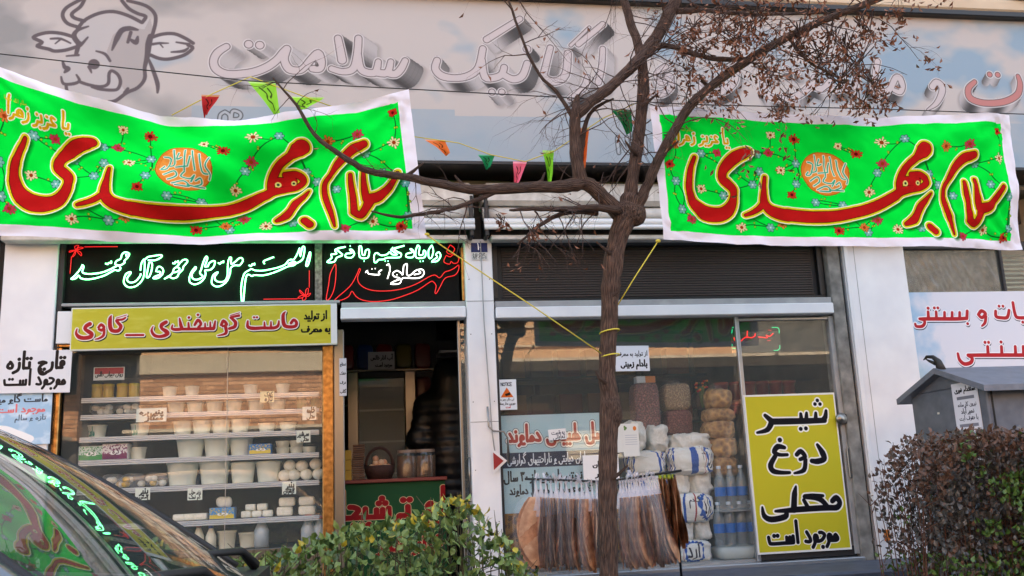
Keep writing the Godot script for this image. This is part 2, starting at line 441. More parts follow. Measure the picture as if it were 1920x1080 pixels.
func write(cv: Canvas, text: String, right: float, base: float, width: float, weight := 0.6, margin := 4.0, tall := 1.0):
	# lay one line of text, from its right end leftwards, into the distance field
	var t := typeset(text)
	var u: float = width / t[0]
	for s in t[1]:
		var o: float = s[1]
		pen(cv, s[0], func(p): return Vector2(right - (o + p.x) * u, base - p.y * u * tall), u * weight, margin)
	for p in t[2]:
		var q := Vector2(right - p.x * u, base - p.y * u * tall)
		cv.seg(q, u * weight * 1.15, q, u * weight * 1.15, margin)

func line(cv: Canvas, text: String, right: float, base: float, width: float, c: Color, weight := 0.6, tall := 1.0):
	cv.clear()
	write(cv, text, right, base, width, weight, 2.0, tall)
	cv.paint(c)

func print_mat(cv: Canvas, rough := 0.6) -> StandardMaterial3D:
	var m := mat(Color.WHITE, rough)
	m.metallic_specular = 0.25
	m.albedo_texture = cv.tex()
	m.texture_repeat = false
	return m

# a flat board whose front carries a print, built at its own size; the back and edges take `edge`
func board(called: String, label: String, category: String, x0: float, y1: float, x1: float, y0: float, z: float, thick: float, front: Material, edge: Material, tilt := 0.0, group := "") -> Node3D:
	var c := Vector3((x0 + x1) * 0.5, (y0 + y1) * 0.5, z)
	var t := thing(called, label, category, c, group)
	t.rotation.z = tilt
	var w := x1 - x0
	var h := y1 - y0
	obj("backing", mb().box(Vector3(0, 0, -thick * 0.5), Vector3(w, h, thick)).mesh(), edge, t)
	var f := mb()
	f.quad(Vector3(-w / 2, h / 2, 0.0015), Vector3(w / 2, h / 2, 0.0015), Vector3(w / 2, -h / 2, 0.0015), Vector3(-w / 2, -h / 2, 0.0015))
	obj("printed_face", f.mesh(), front, t)
	return t

func board_px(called: String, label: String, category: String, a: Vector2, b: Vector2, z: float, thick: float, front: Material, edge: Material, tilt := 0.0, group := "") -> Node3D:
	var p := at(a.x, a.y, z)
	var q := at(b.x, b.y, z)
	return board(called, label, category, p.x, p.y, q.x, q.y, z, thick, front, edge, tilt, group)

func _ready():
	rng.seed = 7
	cam_basis = Basis(Vector3.UP, -deg_to_rad(9.46)) * Basis(Vector3.RIGHT, deg_to_rad(11.82)) * Basis(Vector3.BACK, deg_to_rad(-2.55))
	var cam := Camera3D.new()
	cam.transform = Transform3D(cam_basis, cam_pos)
	cam.fov = rad_to_deg(2.0 * atan(540.0 / FOCAL))
	cam.near = 0.05
	cam.far = 300.0
	add_child(cam)
	var we := WorldEnvironment.new()
	var env := Environment.new()
	env.background_mode = Environment.BG_SKY
	var sm := ProceduralSkyMaterial.new()
	sm.sky_top_color = Color(0.63, 0.70, 0.81)
	sm.sky_horizon_color = Color(0.88, 0.89, 0.90)
	sm.sky_curve = 0.25
	sm.ground_bottom_color = Color(0.3, 0.3, 0.3)
	sm.ground_horizon_color = Color(0.6, 0.6, 0.6)
	var sky := Sky.new()
	sky.sky_material = sm
	env.sky = sky
	env.background_energy_multiplier = 0.6
	env.tonemap_mode = Environment.TONE_MAPPER_LINEAR
	env.tonemap_exposure = 7.0
	env.sdfgi_enabled = true
	env.ssao_enabled = true
	env.ssil_enabled = true
	we.environment = env
	add_child(we)
	var sun := DirectionalLight3D.new()
	sun.look_at_from_position(Vector3.ZERO, Vector3(-0.22, -0.62, 0.75))
	sun.light_color = Color(1.0, 0.95, 0.87)
	sun.light_energy = 1.6
	sun.light_angular_distance = 0.5
	sun.shadow_enabled = true
	add_child(sun)
	materials()
	setting()
	shop()
	opposite()
	awnings()
	fascia()
	neon()
	left_signs()
	display_case()
	doorway()
	window_goods()
	window_papers()
	glass_door()
	neighbour()
	banners()
	tree()
	pennants()
	bread()
	cabinet()
	hedges()
	car()
	print("built in ", Time.get_ticks_msec(), " ms")

func materials():
	M.white = noisy(Color(0.84, 0.84, 0.85), Color(0.90, 0.90, 0.90), 0.012, 0.7, 0.35)
	M.white2 = mat(Color(0.86, 0.86, 0.86), 0.45)
	M.awning = noisy(Color(0.70, 0.69, 0.67), Color(0.85, 0.84, 0.82), 0.02, 1.3, 0.4)
	M.grey = noisy(Color(0.55, 0.55, 0.55), Color(0.64, 0.64, 0.63), 0.02, 1.0, 0.5)
	M.alu = mat(Color(0.66, 0.67, 0.68), 0.35, 0.7)
	M.steel = mat(Color(0.55, 0.54, 0.52), 0.28, 0.9)
	M.brass = noisy(Color(0.50, 0.37, 0.21), Color(0.78, 0.60, 0.36), 0.03, 2.0, 0.3)
	M.brass.metallic = 0.9
	M.black = mat(Color(0.05, 0.05, 0.055), 0.45)
	M.blackboard = noisy(Color(0.07, 0.07, 0.07), Color(0.10, 0.10, 0.095), 0.01, 1.0, 0.5)
	M.blackboard.metallic_specular = 0.15
	M.dark = mat(Color(0.13, 0.12, 0.12), 0.6)
	M.concrete = noisy(Color(0.38, 0.37, 0.35), Color(0.58, 0.57, 0.54), 0.02, 1.2, 0.9, 0.15)
	M.asphalt = noisy(Color(0.22, 0.22, 0.22), Color(0.32, 0.31, 0.30), 0.05, 0.9, 0.95)
	M.paving = noisy(Color(0.42, 0.40, 0.38), Color(0.56, 0.54, 0.51), 0.03, 0.9, 0.9)
	M.slate = noisy(Color(0.22, 0.24, 0.29), Color(0.30, 0.32, 0.37), 0.02, 1.0, 0.6)
	M.plaster = noisy(Color(0.70, 0.62, 0.52), Color(0.80, 0.73, 0.63), 0.01, 0.5, 0.9)
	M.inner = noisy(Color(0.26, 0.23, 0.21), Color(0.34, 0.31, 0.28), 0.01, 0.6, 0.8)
	M.paper = mat(Color(0.88, 0.88, 0.88), 0.8)
	M.glass = glass(0.03)
	M.tub = mat(Color(0.86, 0.87, 0.80), 0.4)
	M.cheese = noisy(Color(0.84, 0.83, 0.74), Color(0.92, 0.91, 0.86), 0.03, 4.0, 0.6)
	M.sack = noisy(Color(0.78, 0.79, 0.76), Color(0.88, 0.88, 0.86), 0.03, 4.0, 0.55, 0.25)
	M.film = glass(0.055, Color(0.90, 0.90, 0.92))
	M.film.roughness = 0.3
	M.bread = noisy(Color(0.54, 0.34, 0.21), Color(0.88, 0.68, 0.50), 0.02, 2.5, 0.9, 0.2)
	M.bread2 = noisy(Color(0.64, 0.45, 0.31), Color(0.92, 0.79, 0.65), 0.02, 2.0, 0.9, 0.2)
	M.bark = mat(Color.WHITE, 0.95)
	M.bark.albedo_texture = noise_tex(Color(0.24, 0.17, 0.14), Color(0.60, 0.47, 0.39), 0.03, FastNoiseLite.TYPE_SIMPLEX, 256, -1, 3, 5)
	M.bark.uv1_scale = Vector3(4, 1.0, 1)
	M.bark.heightmap_enabled = true
	M.bark.heightmap_texture = noise_tex(Color.BLACK, Color.WHITE, 0.03, FastNoiseLite.TYPE_SIMPLEX, 256, -1, 3, 5)
	M.bark.heightmap_scale = 6.0
	M.twig = mat(Color(0.27, 0.20, 0.17), 0.9)
	M.dry = noisy(Color(0.36, 0.23, 0.17), Color(0.60, 0.42, 0.32), 0.05, 6.0, 0.9)
	M.string = mat(Color(0.80, 0.74, 0.25), 0.7)
	M.wire = mat(Color(0.06, 0.06, 0.06), 0.6)

func setting():
	var g := mb()
	g.quad(Vector3(-120, -0.2, -120), Vector3(120, -0.2, -120), Vector3(120, -0.2, 120), Vector3(-120, -0.2, 120))
	struct("ground", g.mesh(), M.paving)
	struct("road", mb().box(Vector3(0, -0.17, 8.5), Vector3(200, 0.05, 11)).mesh(), M.asphalt)
	struct("pavement", mb().box(Vector3(0, -0.1, 1.45), Vector3(200, 0.2, 3.1)).mesh(), M.paving)
	struct("far_pavement", mb().box(Vector3(0, -0.1, 16.6), Vector3(200, 0.2, 5.2)).mesh(), M.paving)
	struct("kerb", mb().bev(Vector3(0, -0.09, 3.09), Vector3(200, 0.22, 0.16), 0.02).mesh(), M.concrete)
	struct("step", mb().bev(Vector3(1.6, 0.25, 0.42), Vector3(5.4, 0.5, 0.66), 0.015).mesh(), M.slate)

func shop():
	var t := thing("shop_building", "grocery shop building with white pillars, dark lintel panels and large windows", "building")
	# floor, shell and upper storeys
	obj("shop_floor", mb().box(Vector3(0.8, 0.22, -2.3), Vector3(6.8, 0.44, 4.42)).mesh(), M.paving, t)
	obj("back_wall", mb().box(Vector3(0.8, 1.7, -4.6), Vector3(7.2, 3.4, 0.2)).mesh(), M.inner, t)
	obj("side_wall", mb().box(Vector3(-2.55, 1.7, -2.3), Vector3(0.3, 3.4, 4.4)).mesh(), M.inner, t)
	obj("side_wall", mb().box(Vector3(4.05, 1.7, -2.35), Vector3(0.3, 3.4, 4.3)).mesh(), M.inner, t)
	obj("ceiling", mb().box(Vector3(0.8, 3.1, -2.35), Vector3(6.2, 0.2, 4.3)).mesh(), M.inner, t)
	obj("upper_wall", mb().box(Vector3(1, 7.9, -3.0), Vector3(34, 9.1, 5.9)).mesh(), M.plaster, t)
	obj("lintel_wall", mb().box(Vector3(0.8, 3.15, -0.17), Vector3(7.0, 0.5, 0.14)).mesh(), M.dark, t)
	obj("neighbouring_wall", mb().box(Vector3(-9.8, 1.65, -2.2), Vector3(14.2, 3.3, 4.4)).mesh(), M.plaster, t)
	obj("neighbouring_wall", mb().box(Vector3(11.3, 1.65, -2.2), Vector3(11.6, 3.3, 4.4)).mesh(), M.plaster, t)
	obj("neighbouring_ceiling", mb().box(Vector3(4.85, 3.2, -2.35), Vector3(1.29, 0.2, 4.3)).mesh(), M.inner, t)
	# upper storey ledge and eaves seen at the top right
	obj("ledge", mb().bev(Vector3(3, 4.9, 0.02), Vector3(18, 0.12, 0.3), 0.02).mesh(), M.plaster, t)
	obj("eaves", mb().bev(Vector3(6.35, 5.12, 0.08), Vector3(1.8, 0.3, 0.36), 0.02).mesh(), mat(Color(0.24, 0.17, 0.13), 0.8), t)
	# white clad pillars
	var p := obj("pillar", bar(Vector3(0.85, 1.7, -0.02), Vector3(0.2, 2.4, 0.2), 0.006), M.white, t)
	for y in [0.9, 1.25, 1.72, 2.2, 2.6]:
		for x in [0.775, 0.925]:
			obj("rivet", mb().box(Vector3(x, y, 0.082), Vector3(0.006, 0.006, 0.004)).mesh(), M.dark, p)
	for y in [1.58, 2.44]: obj("panel_joint", mb().box(Vector3(0.85, y, 0.0805), Vector3(0.198, 0.003, 0.002)).mesh(), M.dark, p)
	obj("cable_conduit", mb().tube([Vector3(0.868, 2.88, 0.09), Vector3(0.872, 2.3, 0.088), Vector3(0.90, 1.5, 0.088), Vector3(0.915, 1.35, 0.095)], [0.004], 6).mesh(), M.grey, p)
	obj("pillar", bar(Vector3(-2.19, 1.7, 0.0), Vector3(0.34, 2.4, 0.1), 0.006), M.white, t)
	obj("pillar_edge", bar(Vector3(-2.0, 1.7, 0.0), Vector3(0.035, 2.4, 0.06), 0.004), M.dark, t)
	obj("gutter_pipe", mb().tube([Vector3(-2.45, 0, 0.03), Vector3(-2.45, 3.3, 0.03)], [0.05], 12).mesh(), M.grey, t)
	var wp := obj("pillar", bar(Vector3(3.965, 1.47, 0.0), Vector3(0.52, 2.86, 0.1), 0.006), M.white, t)
	obj("trim", bar(Vector3(3.72, 1.45, 0.065), Vector3(0.03, 2.86, 0.02), 0.003), M.white2, wp)
	obj("panel_joint", mb().box(Vector3(3.80, 1.47, 0.0505), Vector3(0.004, 2.84, 0.002)).mesh(), M.grey, wp)
	obj("sticker", bar(Vector3(3.79, 0.66, 0.053), Vector3(0.045, 0.08, 0.003), 0.001), mat(Color(0.75, 0.42, 0.12), 0.6), wp)
	obj("pillar_gap", bar(Vector3(3.69, 1.47, -0.02), Vector3(0.025, 2.86, 0.06), 0.002), M.black, t)
	obj("concrete_post", bar(Vector3(3.625, 1.5, -0.05), Vector3(0.1, 2.9, 0.2), 0.006), M.concrete, t)
	# beams
	obj("door_header", bar(Vector3(0.305, 2.362, 0.03), Vector3(0.88, 0.082, 0.12), 0.006), M.white, t)
	obj("header_ledge", bar(Vector3(0.31, 2.426, 0.01), Vector3(0.88, 0.04, 0.09), 0.004), M.grey, t)
	obj("header_ledge", bar(Vector3(-1.06, 2.455, 0.01), Vector3(1.84, 0.02, 0.09), 0.003), M.grey, t)
	obj("window_header", bar(Vector3(2.26, 2.352, 0.03), Vector3(2.6, 0.082, 0.12), 0.006), M.white, t)
	obj("header_ledge", bar(Vector3(2.26, 2.418, 0.02), Vector3(2.6, 0.044, 0.09), 0.004), M.grey, t)
	# louvred shutter above the right window
	var lv := obj("louvre_panel", mb().box(Vector3(2.26, 2.67, -0.06), Vector3(2.56, 0.44, 0.02)).mesh(), M.dark, t)
	for k in 22:
		obj("slat", mb().box(Vector3(2.26, 2.475 + k * 0.019, -0.044), Vector3(2.44, 0.012, 0.012)).mesh(), M.louvre if M.has("louvre") else louvre(), lv)
	for a in [[2.26, 2.455, 2.6, 0.035], [2.26, 2.885, 2.6, 0.03]]:
		obj("frame_bar", bar(Vector3(a[0], a[1], -0.03), Vector3(a[2], a[3], 0.05)), M.black, lv)
	for x in [0.98, 3.54]:
		obj("frame_bar", bar(Vector3(x, 2.67, -0.03), Vector3(0.045, 0.4, 0.05)), M.black, lv)
	# sill and window glass
	obj("sill", bar(Vector3(2.26, 0.505, 0.02), Vector3(2.64, 0.035, 0.14), 0.004), M.alu, t)
	obj("base_wall", mb().box(Vector3(2.26, 0.24, -0.05), Vector3(2.64, 0.48, 0.1)).mesh(), M.slate, t)
	obj("window_pane", mb().box(Vector3(1.87, 1.417, -0.004), Vector3(1.84, 1.786, 0.008)).mesh(), M.glass, t)
	obj("mullion", bar(Vector3(2.805, 1.417, -0.005), Vector3(0.03, 1.786, 0.04)), M.alu, t)
	obj("window_frame", bar(Vector3(0.965, 1.417, -0.01), Vector3(0.025, 1.786, 0.05)), M.dark, t)
	obj("threshold", mb().box(Vector3(0.31, 0.46, -0.0), Vector3(0.9, 0.05, 0.2)).mesh(), M.slate, t)
	# house number
	var n := thing("house_number_plate", "small blue house number plate with white address label on middle pillar", "plate", Vector3(0.858, 2.8, 0.085))
	obj("plate", bar(Vector3(0, 0.035, 0), Vector3(0.12, 0.07, 0.005), 0.001), mat(Color(0.12, 0.17, 0.36), 0.35), n)
	var cv := Canvas.new(96, 56, Color(0.13, 0.18, 0.38))
	line(cv, "۰۱", 62, 42, 28, Color.WHITE, 0.5)
	var f := mb()
	f.quad(Vector3(-0.058, 0.068, 0.0035), Vector3(0.058, 0.068, 0.0035), Vector3(0.058, 0.002, 0.0035), Vector3(-0.058, 0.002, 0.0035))
	obj("number_print", f.mesh(), print_mat(cv, 0.3), n)
	var c2 := Canvas.new(96, 44, Color(0.80, 0.80, 0.78))
	line(c2, "-۳۸۸۳۰-۱۵-۸", 90, 20, 84, Color(0.15, 0.15, 0.15), 0.45)
	line(c2, "۱۱-۱۵۳-۳۸۸", 90, 38, 84, Color(0.15, 0.15, 0.15), 0.45)
	f = mb()
	f.quad(Vector3(-0.058, -0.002, 0.003), Vector3(0.058, -0.002, 0.003), Vector3(0.058, -0.056, 0.003), Vector3(-0.058, -0.056, 0.003))
	obj("address_label", f.mesh(), print_mat(c2), n)

func louvre() -> StandardMaterial3D:
	M.louvre = mat(Color(0.21, 0.17, 0.15), 0.6)
	return M.louvre

func opposite():
	var t := thing("facing_building", "sunlit brick building across the street, mirrored in the shop windows", "building", Vector3(0, 0, 19))
	var cv := Canvas.new(512, 512, Color(0.40, 0.29, 0.20))
	var r2 := RandomNumberGenerator.new()
	r2.seed = 3
	for row in 32:
		for k in 17:
			var x := k * 32 - (16 if row % 2 else 0)
			var v := r2.randf_range(-0.12, 0.08)
			cv.rect(x, row * 16, x + 30, row * 16 + 13, Color(0.72 + v, 0.52 + v, 0.36 + v))
	var brick := mat(Color.WHITE, 0.9)
	brick.albedo_texture = cv.tex()
	brick.uv1_triplanar = true
	brick.uv1_world_triplanar = true
	brick.uv1_scale = Vector3.ONE * 0.28
	var tan_wall := noisy(Color(0.72, 0.55, 0.40), Color(0.82, 0.66, 0.50), 0.02, 0.3, 0.9)
	var shut := mat(Color(0.72, 0.66, 0.56), 0.6)
	var pane := mat(Color(0.24, 0.27, 0.30), 0.06)
	# base storey: open shops under deep canopies, with a covered gateway between the brick walls
	for a in [[-30.0, -7.3, 2.7], [-7.2, -5.7, 5.2], [-5.6, -0.5, 2.7], [-0.4, 11.0, 4.2], [11.1, 30.0, 4.2]]:
		arcade(t, a[0], a[1], a[2])
	obj("brick_wall", mb().box(Vector3(-3.1, 3.5, 0.2), Vector3(5.2, 1.6, 0.4)).mesh(), brick, t)
	obj("brick_wall", mb().box(Vector3(-11.5, 3.5, 0.2), Vector3(8.6, 1.6, 0.4)).mesh(), brick, t)
	obj("upper_wall", mb().box(Vector3(-6.45, 6.8, 0.3), Vector3(1.5, 3.0, 0.6)).mesh(), tan_wall, t)
	obj("upper_wall", mb().box(Vector3(-3.1, 6.3, 0.3), Vector3(5.2, 4.0, 0.6)).mesh(), tan_wall, t)
	obj("upper_wall", mb().box(Vector3(-18.2, 6.3, 0.3), Vector3(22, 4.0, 0.6)).mesh(), tan_wall, t)
	obj("upper_wall", mb().box(Vector3(-16.9, 3.5, 0.3), Vector3(2.2, 1.6, 0.5)).mesh(), tan_wall, t)
	obj("upper_wall", mb().box(Vector3(5.2, 6.3, 0.3), Vector3(11.4, 4.0, 0.6)).mesh(), tan_wall, t)
	obj("grey_wall", mb().box(Vector3(20.5, 6.3, 0.35), Vector3(19, 4.0, 0.5)).mesh(), noisy(Color(0.30, 0.29, 0.27), Color(0.40, 0.38, 0.35), 0.02, 0.3, 0.9), t)
	for k in 3: obj("string_course", mb().box(Vector3(5.2, 4.35 + k * 0.55, -0.04), Vector3(11.4, 0.05, 0.08)).mesh(), M.plaster, t)
	obj("roof_edge", mb().box(Vector3(0, 8.4, 0.2), Vector3(60, 0.3, 1.2)).mesh(), M.plaster, t)
	var cn := obj("corrugated_canopy", mb().box(Vector3(-3.1, 4.6, -0.1), Vector3(5.2, 0.5, 0.06)).mesh(), shut, t)
	for k in 34: obj("rib", mb().box(Vector3(-5.6 + k * 0.15, 4.6, -0.15), Vector3(0.07, 0.5, 0.05)).mesh(), shut, cn)
	var rs := obj("roller_shutter", mb().box(Vector3(6.6, 2.35, 0.05), Vector3(2.0, 1.3, 0.06)).mesh(), shut, t)
	for j in 9: obj("slat", mb().box(Vector3(6.6, 1.78 + j * 0.145, 0.0), Vector3(1.96, 0.1, 0.04)).mesh(), shut, rs)
	for a in [[4.6, 2.95, 1.3, 0.3, Color(0.55, 0.12, 0.08)], [11.2, 3.0, 1.6, 0.35, Color(0.5, 0.12, 0.1)], [4.7, 3.2, 0.9, 0.2, Color(0.7, 0.55, 0.4)], [-9.5, 2.95, 2.4, 0.4, Color(0.2, 0.26, 0.32)]]:
		obj("shop_board", mb().box(Vector3(a[0], a[1], 0.02), Vector3(a[2], a[3], 0.08)).mesh(), mat(a[4], 0.6), t)
	for x in [-16.0, -12.0, -4.4, -2.0, 1.4, 9.3]:
		var w := obj("window", mb().box(Vector3(x, 6.5, -0.02), Vector3(1.1, 1.4, 0.05)).mesh(), pane, t)
		obj("sill", mb().box(Vector3(x, 5.75, -0.08), Vector3(1.3, 0.08, 0.2)).mesh(), M.plaster, w)
		obj("frame", mb().box(Vector3(x, 6.5, -0.06), Vector3(0.06, 1.4, 0.04)).mesh(), M.plaster, w)

func arcade(t: Node3D, x0: float, x1: float, h: float):
	# a shop left open to the street: back wall, side walls, ceiling and a canopy that shades it
	var w := x1 - x0
	var c := (x0 + x1) * 0.5
	obj("shop_back_wall", mb().box(Vector3(c, h * 0.5, 4.6), Vector3(w, h, 0.2)).mesh(), M.inner, t)
	obj("shop_ceiling", mb().box(Vector3(c, h + 0.06, 2.55), Vector3(w, 0.12, 4.3)).mesh(), M.inner, t)
	for x in [x0 + 0.1, x1 - 0.1]: obj("shop_side_wall", mb().box(Vector3(x, h * 0.5, 2.45), Vector3(0.2, h - 0.01, 4.1)).mesh(), M.inner, t)
	obj("canopy", mb().box(Vector3(c, h + 0.05, -1.0), Vector3(w, 0.08, 2.2)).mesh(), M.plaster, t)
	for k in int(w / 3.6): obj("pier", mb().box(Vector3(x0 + 3.6 * (k + 1), h * 0.5, 0.2), Vector3(0.3, h - 0.01, 0.3)).mesh(), M.inner, t)

func awnings():
	# white retractable awning cassettes under the sign
	for a in [[-2.4, 0.815, "left of the pillar, above the neon panels"], [0.885, 4.3, "right of the pillar, above the dark louvre"]]:
		var w: float = a[1] - a[0]
		var cx: float = (a[0] + a[1]) * 0.5
		var t := thing("awning_cassette", "rolled-up white awning cassette " + a[2], "awning", Vector3(cx, 2.92, 0.0), "awning cassettes under the shop sign")
		obj("housing", bar(Vector3(0, 0.29, 0.06), Vector3(w, 0.17, 0.3), 0.03), M.awning, t)
		obj("rolled_fabric", mb().tube([Vector3(-w / 2, 0.155, 0.13), Vector3(w / 2, 0.155, 0.13)], [0.05], 16).mesh(), M.awning, t)
		obj("front_bar", mb().tube([Vector3(-w / 2, 0.075, 0.2), Vector3(w / 2, 0.075, 0.2)], [0.026], 14).mesh(), M.white2, t)
		obj("front_bar", mb().tube([Vector3(-w / 2, 0.033, 0.215), Vector3(w / 2, 0.033, 0.215)], [0.018], 12).mesh(), M.white2, t)
		obj("lower_rail", bar(Vector3(0, -0.03, 0.12), Vector3(w - 0.1, 0.035, 0.1), 0.006), M.awning, t)
		for s in [-1, 1]:
			obj("bracket", bar(Vector3(s * (w / 2 - 0.02), 0.12, 0.1), Vector3(0.03, 0.3, 0.22), 0.006), M.black, t)
	var sl := thing("outdoor_lamp", "slim white tube lamp fitting tucked under the right green banner", "lamp", Vector3(2.62, 2.87, 0.35))
	obj("body", bar(Vector3.ZERO, Vector3(0.36, 0.03, 0.06), 0.008), M.white2, sl)
	obj("end_cap", bar(Vector3(-0.185, 0, 0), Vector3(0.012, 0.036, 0.066), 0.004), M.grey, sl)
	obj("mounting_arm", mb().tube([Vector3(0.1, 0.0, -0.03), Vector3(0.1, 0.06, -0.3)], [0.008], 6).mesh(), M.grey, sl)

# ------------------------------------------------------------------ the fascia sign
func fascia():
	var X0 := -2.6
	var W := 8.2
	var cv := Canvas.new(2048, 312, Color(0.775, 0.75, 0.735))
	var n := FastNoiseLite.new()
	n.frequency = 0.004
	n.seed = 12
	n.fractal_octaves = 4
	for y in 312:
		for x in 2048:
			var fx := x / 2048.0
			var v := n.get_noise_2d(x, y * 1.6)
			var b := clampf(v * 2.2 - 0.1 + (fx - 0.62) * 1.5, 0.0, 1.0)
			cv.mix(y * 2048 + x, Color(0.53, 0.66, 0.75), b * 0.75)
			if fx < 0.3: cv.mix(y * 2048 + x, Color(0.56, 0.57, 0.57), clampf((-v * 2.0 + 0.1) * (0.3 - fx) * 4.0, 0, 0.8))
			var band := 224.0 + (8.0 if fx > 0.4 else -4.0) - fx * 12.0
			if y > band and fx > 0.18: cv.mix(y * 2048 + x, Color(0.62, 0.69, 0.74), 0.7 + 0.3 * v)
	var map := func(o: Vector2, s: float): return func(p: Vector2):
		var q := at(o.x + p.x / s, o.y + p.y / s, 0.35)
		return Vector2((q.x - X0) / W * 2048.0, (4.65 - q.y) / 1.25 * 312.0)
	# the cow's head
	var mh: Callable = map.call(Vector2(40, 0), 5.4)
	var face := PackedVector2Array()
	for s in "560,290 640,190 780,130 930,110 1080,150 1220,230 1310,180 1350,320 1280,400 1270,600 1250,780 1170,900 1070,930 980,1000 880,1040 480,1000 430,850 400,780 430,620 540,560 600,430".split(" "):
		face.append(mh.call(Vector2(float(s.split(",")[0]), float(s.split(",")[1]))))
	cv.poly(face, Color(0.75, 0.735, 0.73))
	for e in ["130,380 250,340 400,345 540,390 550,480 450,505 340,515 170,470 215,430", "1310,400 1420,350 1550,345 1740,440 1690,460 1735,490 1640,560 1500,600 1310,560"]:
		var ear := PackedVector2Array()
		for s in e.split(" "): ear.append(mh.call(Vector2(float(s.split(",")[0]), float(s.split(",")[1]))))
		cv.poly(ear, Color(0.80, 0.79, 0.785))
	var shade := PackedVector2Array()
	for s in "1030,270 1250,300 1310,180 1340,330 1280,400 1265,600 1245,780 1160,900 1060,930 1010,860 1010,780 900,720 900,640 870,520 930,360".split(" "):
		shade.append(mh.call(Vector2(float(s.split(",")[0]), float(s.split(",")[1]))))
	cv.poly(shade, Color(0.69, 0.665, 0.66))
	cv.clear()
	pen(cv, "600,0 460,80 420,160 470,240 590,280;640,0 600,70 515,140 540,185 640,215;570,300 640,210 780,140 930,120 1080,160 1220,230;1020,10 1090,90 1180,140 1260,170 1225,230;1080,10 1260,60 1350,140 1360,230 1330,350;540,380 400,340 250,335 125,380 210,430 165,470 280,500 340,520 450,510 550,480;300,395,10 400,395,12 500,440,8;345,445,6 400,400,10;680,270,8 570,310 535,370,24 580,440,24 600,460 675,380,8;585,440,24 555,555 ;460,570,8 580,560,12;1300,390 1420,350 1550,345 1660,390 1740,440;1570,430,8 1700,450,14;1690,460 1735,490 1650,560 1500,600 1400,595 1310,560;1330,450,14 1400,440,12 1490,440,6;1400,440,8 1435,482,6;1520,530,8 1640,520,16 1690,490,10;1310,370,26 1290,450,30 1275,580,24 1250,690 1250,800 1180,890 1070,940 960,1020 880,1035;1290,600,10 1330,700,18 1380,850,20 1380,940,10", mh, 1.0 / 5.4, 4.0, 17.0)
	pen(cv, "920,510,8 970,390,25 1020,310,26 1100,290,24 1180,305,10;1110,330,16 1080,430,14;1180,375,10 1160,430,26 1100,400,10;760,520,8 850,550,14 900,620,12;735,650,48 740,655,48;690,680,18 712,740,6;420,625,10 440,680,18 470,700,26 440,735,10;405,780,8 430,850,14 530,850,16 590,820,14 560,760,8;590,830 680,860 800,880 880,850 890,750 920,720 980,760 1005,830 980,900 920,915 800,905 720,880;455,870,14 465,940,14;1080,900,14 1050,940,16", mh, 1.0 / 5.4, 4.0, 15.0)
	cv.paint(Color(0.40, 0.365, 0.375))
	# the raised lettering of the print: groups with the direction in which their sides run
	var D := Vector2(380, 20)
	var E_ := Vector2(780, 20)
	var F := Vector2(1180, 60)
	var Gz := Vector2(1540, 60)
	var groups := [
		[D, 4.571, Vector2(24, 17), "205,310,38 130,360,42 95,430,42 115,500,44 200,545,44 330,545,44 450,525,44 560,480,44 640,420,42 690,360,42 722,330,42;722,330,42 700,420,42 740,500,45 820,515,40 870,490,40 930,420,42 990,370,45 1010,440,50 1000,495,45 940,500,38;395,290,44;490,298,44;1160,240,40 1180,340,44 1195,425,46;1335,240,40 1325,380,42 1290,500,42 1200,525,38 1105,500,36;1330,380,40 1350,490,42 1400,530,42 1480,530,42 1505,440,36;1480,530,42 1580,535,42 1612,440,36;1580,535,42 1650,545,42 1700,500,42 1735,432,38"],
		[E_, 4.571, Vector2(13, 17), "180,430,40 165,500,42 220,560,44 330,580,40 450,560,42 535,490,42 572,330,40;565,430,40 590,570,42 680,575,42 735,545,40 755,490,40;740,545,40 830,590,42 910,560,42 952,455,40;650,700,38;735,700,38;950,330,44;605,250,40 890,72,36;1150,320,38 1115,460,40 1100,570,42 1190,610,44 1280,550,44 1300,370,42;1325,300,26 1485,145,24;1390,290,36 1600,118,36;1470,575,38 1430,670,40 1310,760,24;1600,330,36 1590,480,38 1562,615,40"],
		[F, 5.053, Vector2(2, 15), "340,330,45 260,400,45 300,480,45 380,420,45 390,520,45 300,590,45 160,565,45;1010,370,45 985,480,48 880,560,52 700,560,48 690,440,42;880,560,50 860,470,40;975,720,50;1320,390,42 1265,480,46 1300,590,50 1440,640,48 1600,600,48 1710,510,46 1750,430,40;1490,350,42;1590,375,42;1750,520,45 1830,540,46 1900,470,42;1900,540,45 2000,540,46 2030,430,42;2030,540,45 2120,520,46 2150,420,42"],
		[Gz, 5.053, Vector2(-10, 16), "530,280,42 505,420,44 505,545,46 590,570,46 650,540,44 700,440,44 740,440,44 765,510,44 745,570,40 690,555,36;1050,520,46 1090,480,48 1140,520,48 1135,590,46 1085,680,38 1000,740,20"],
		[Gz, 5.053, Vector2(-12, 17), "1450,475,36 1390,540,44 1410,630,48 1540,675,46 1720,665,46 1850,600,46 1880,500,42 1860,420,34;1592,405,40;1668,408,40"],
	]
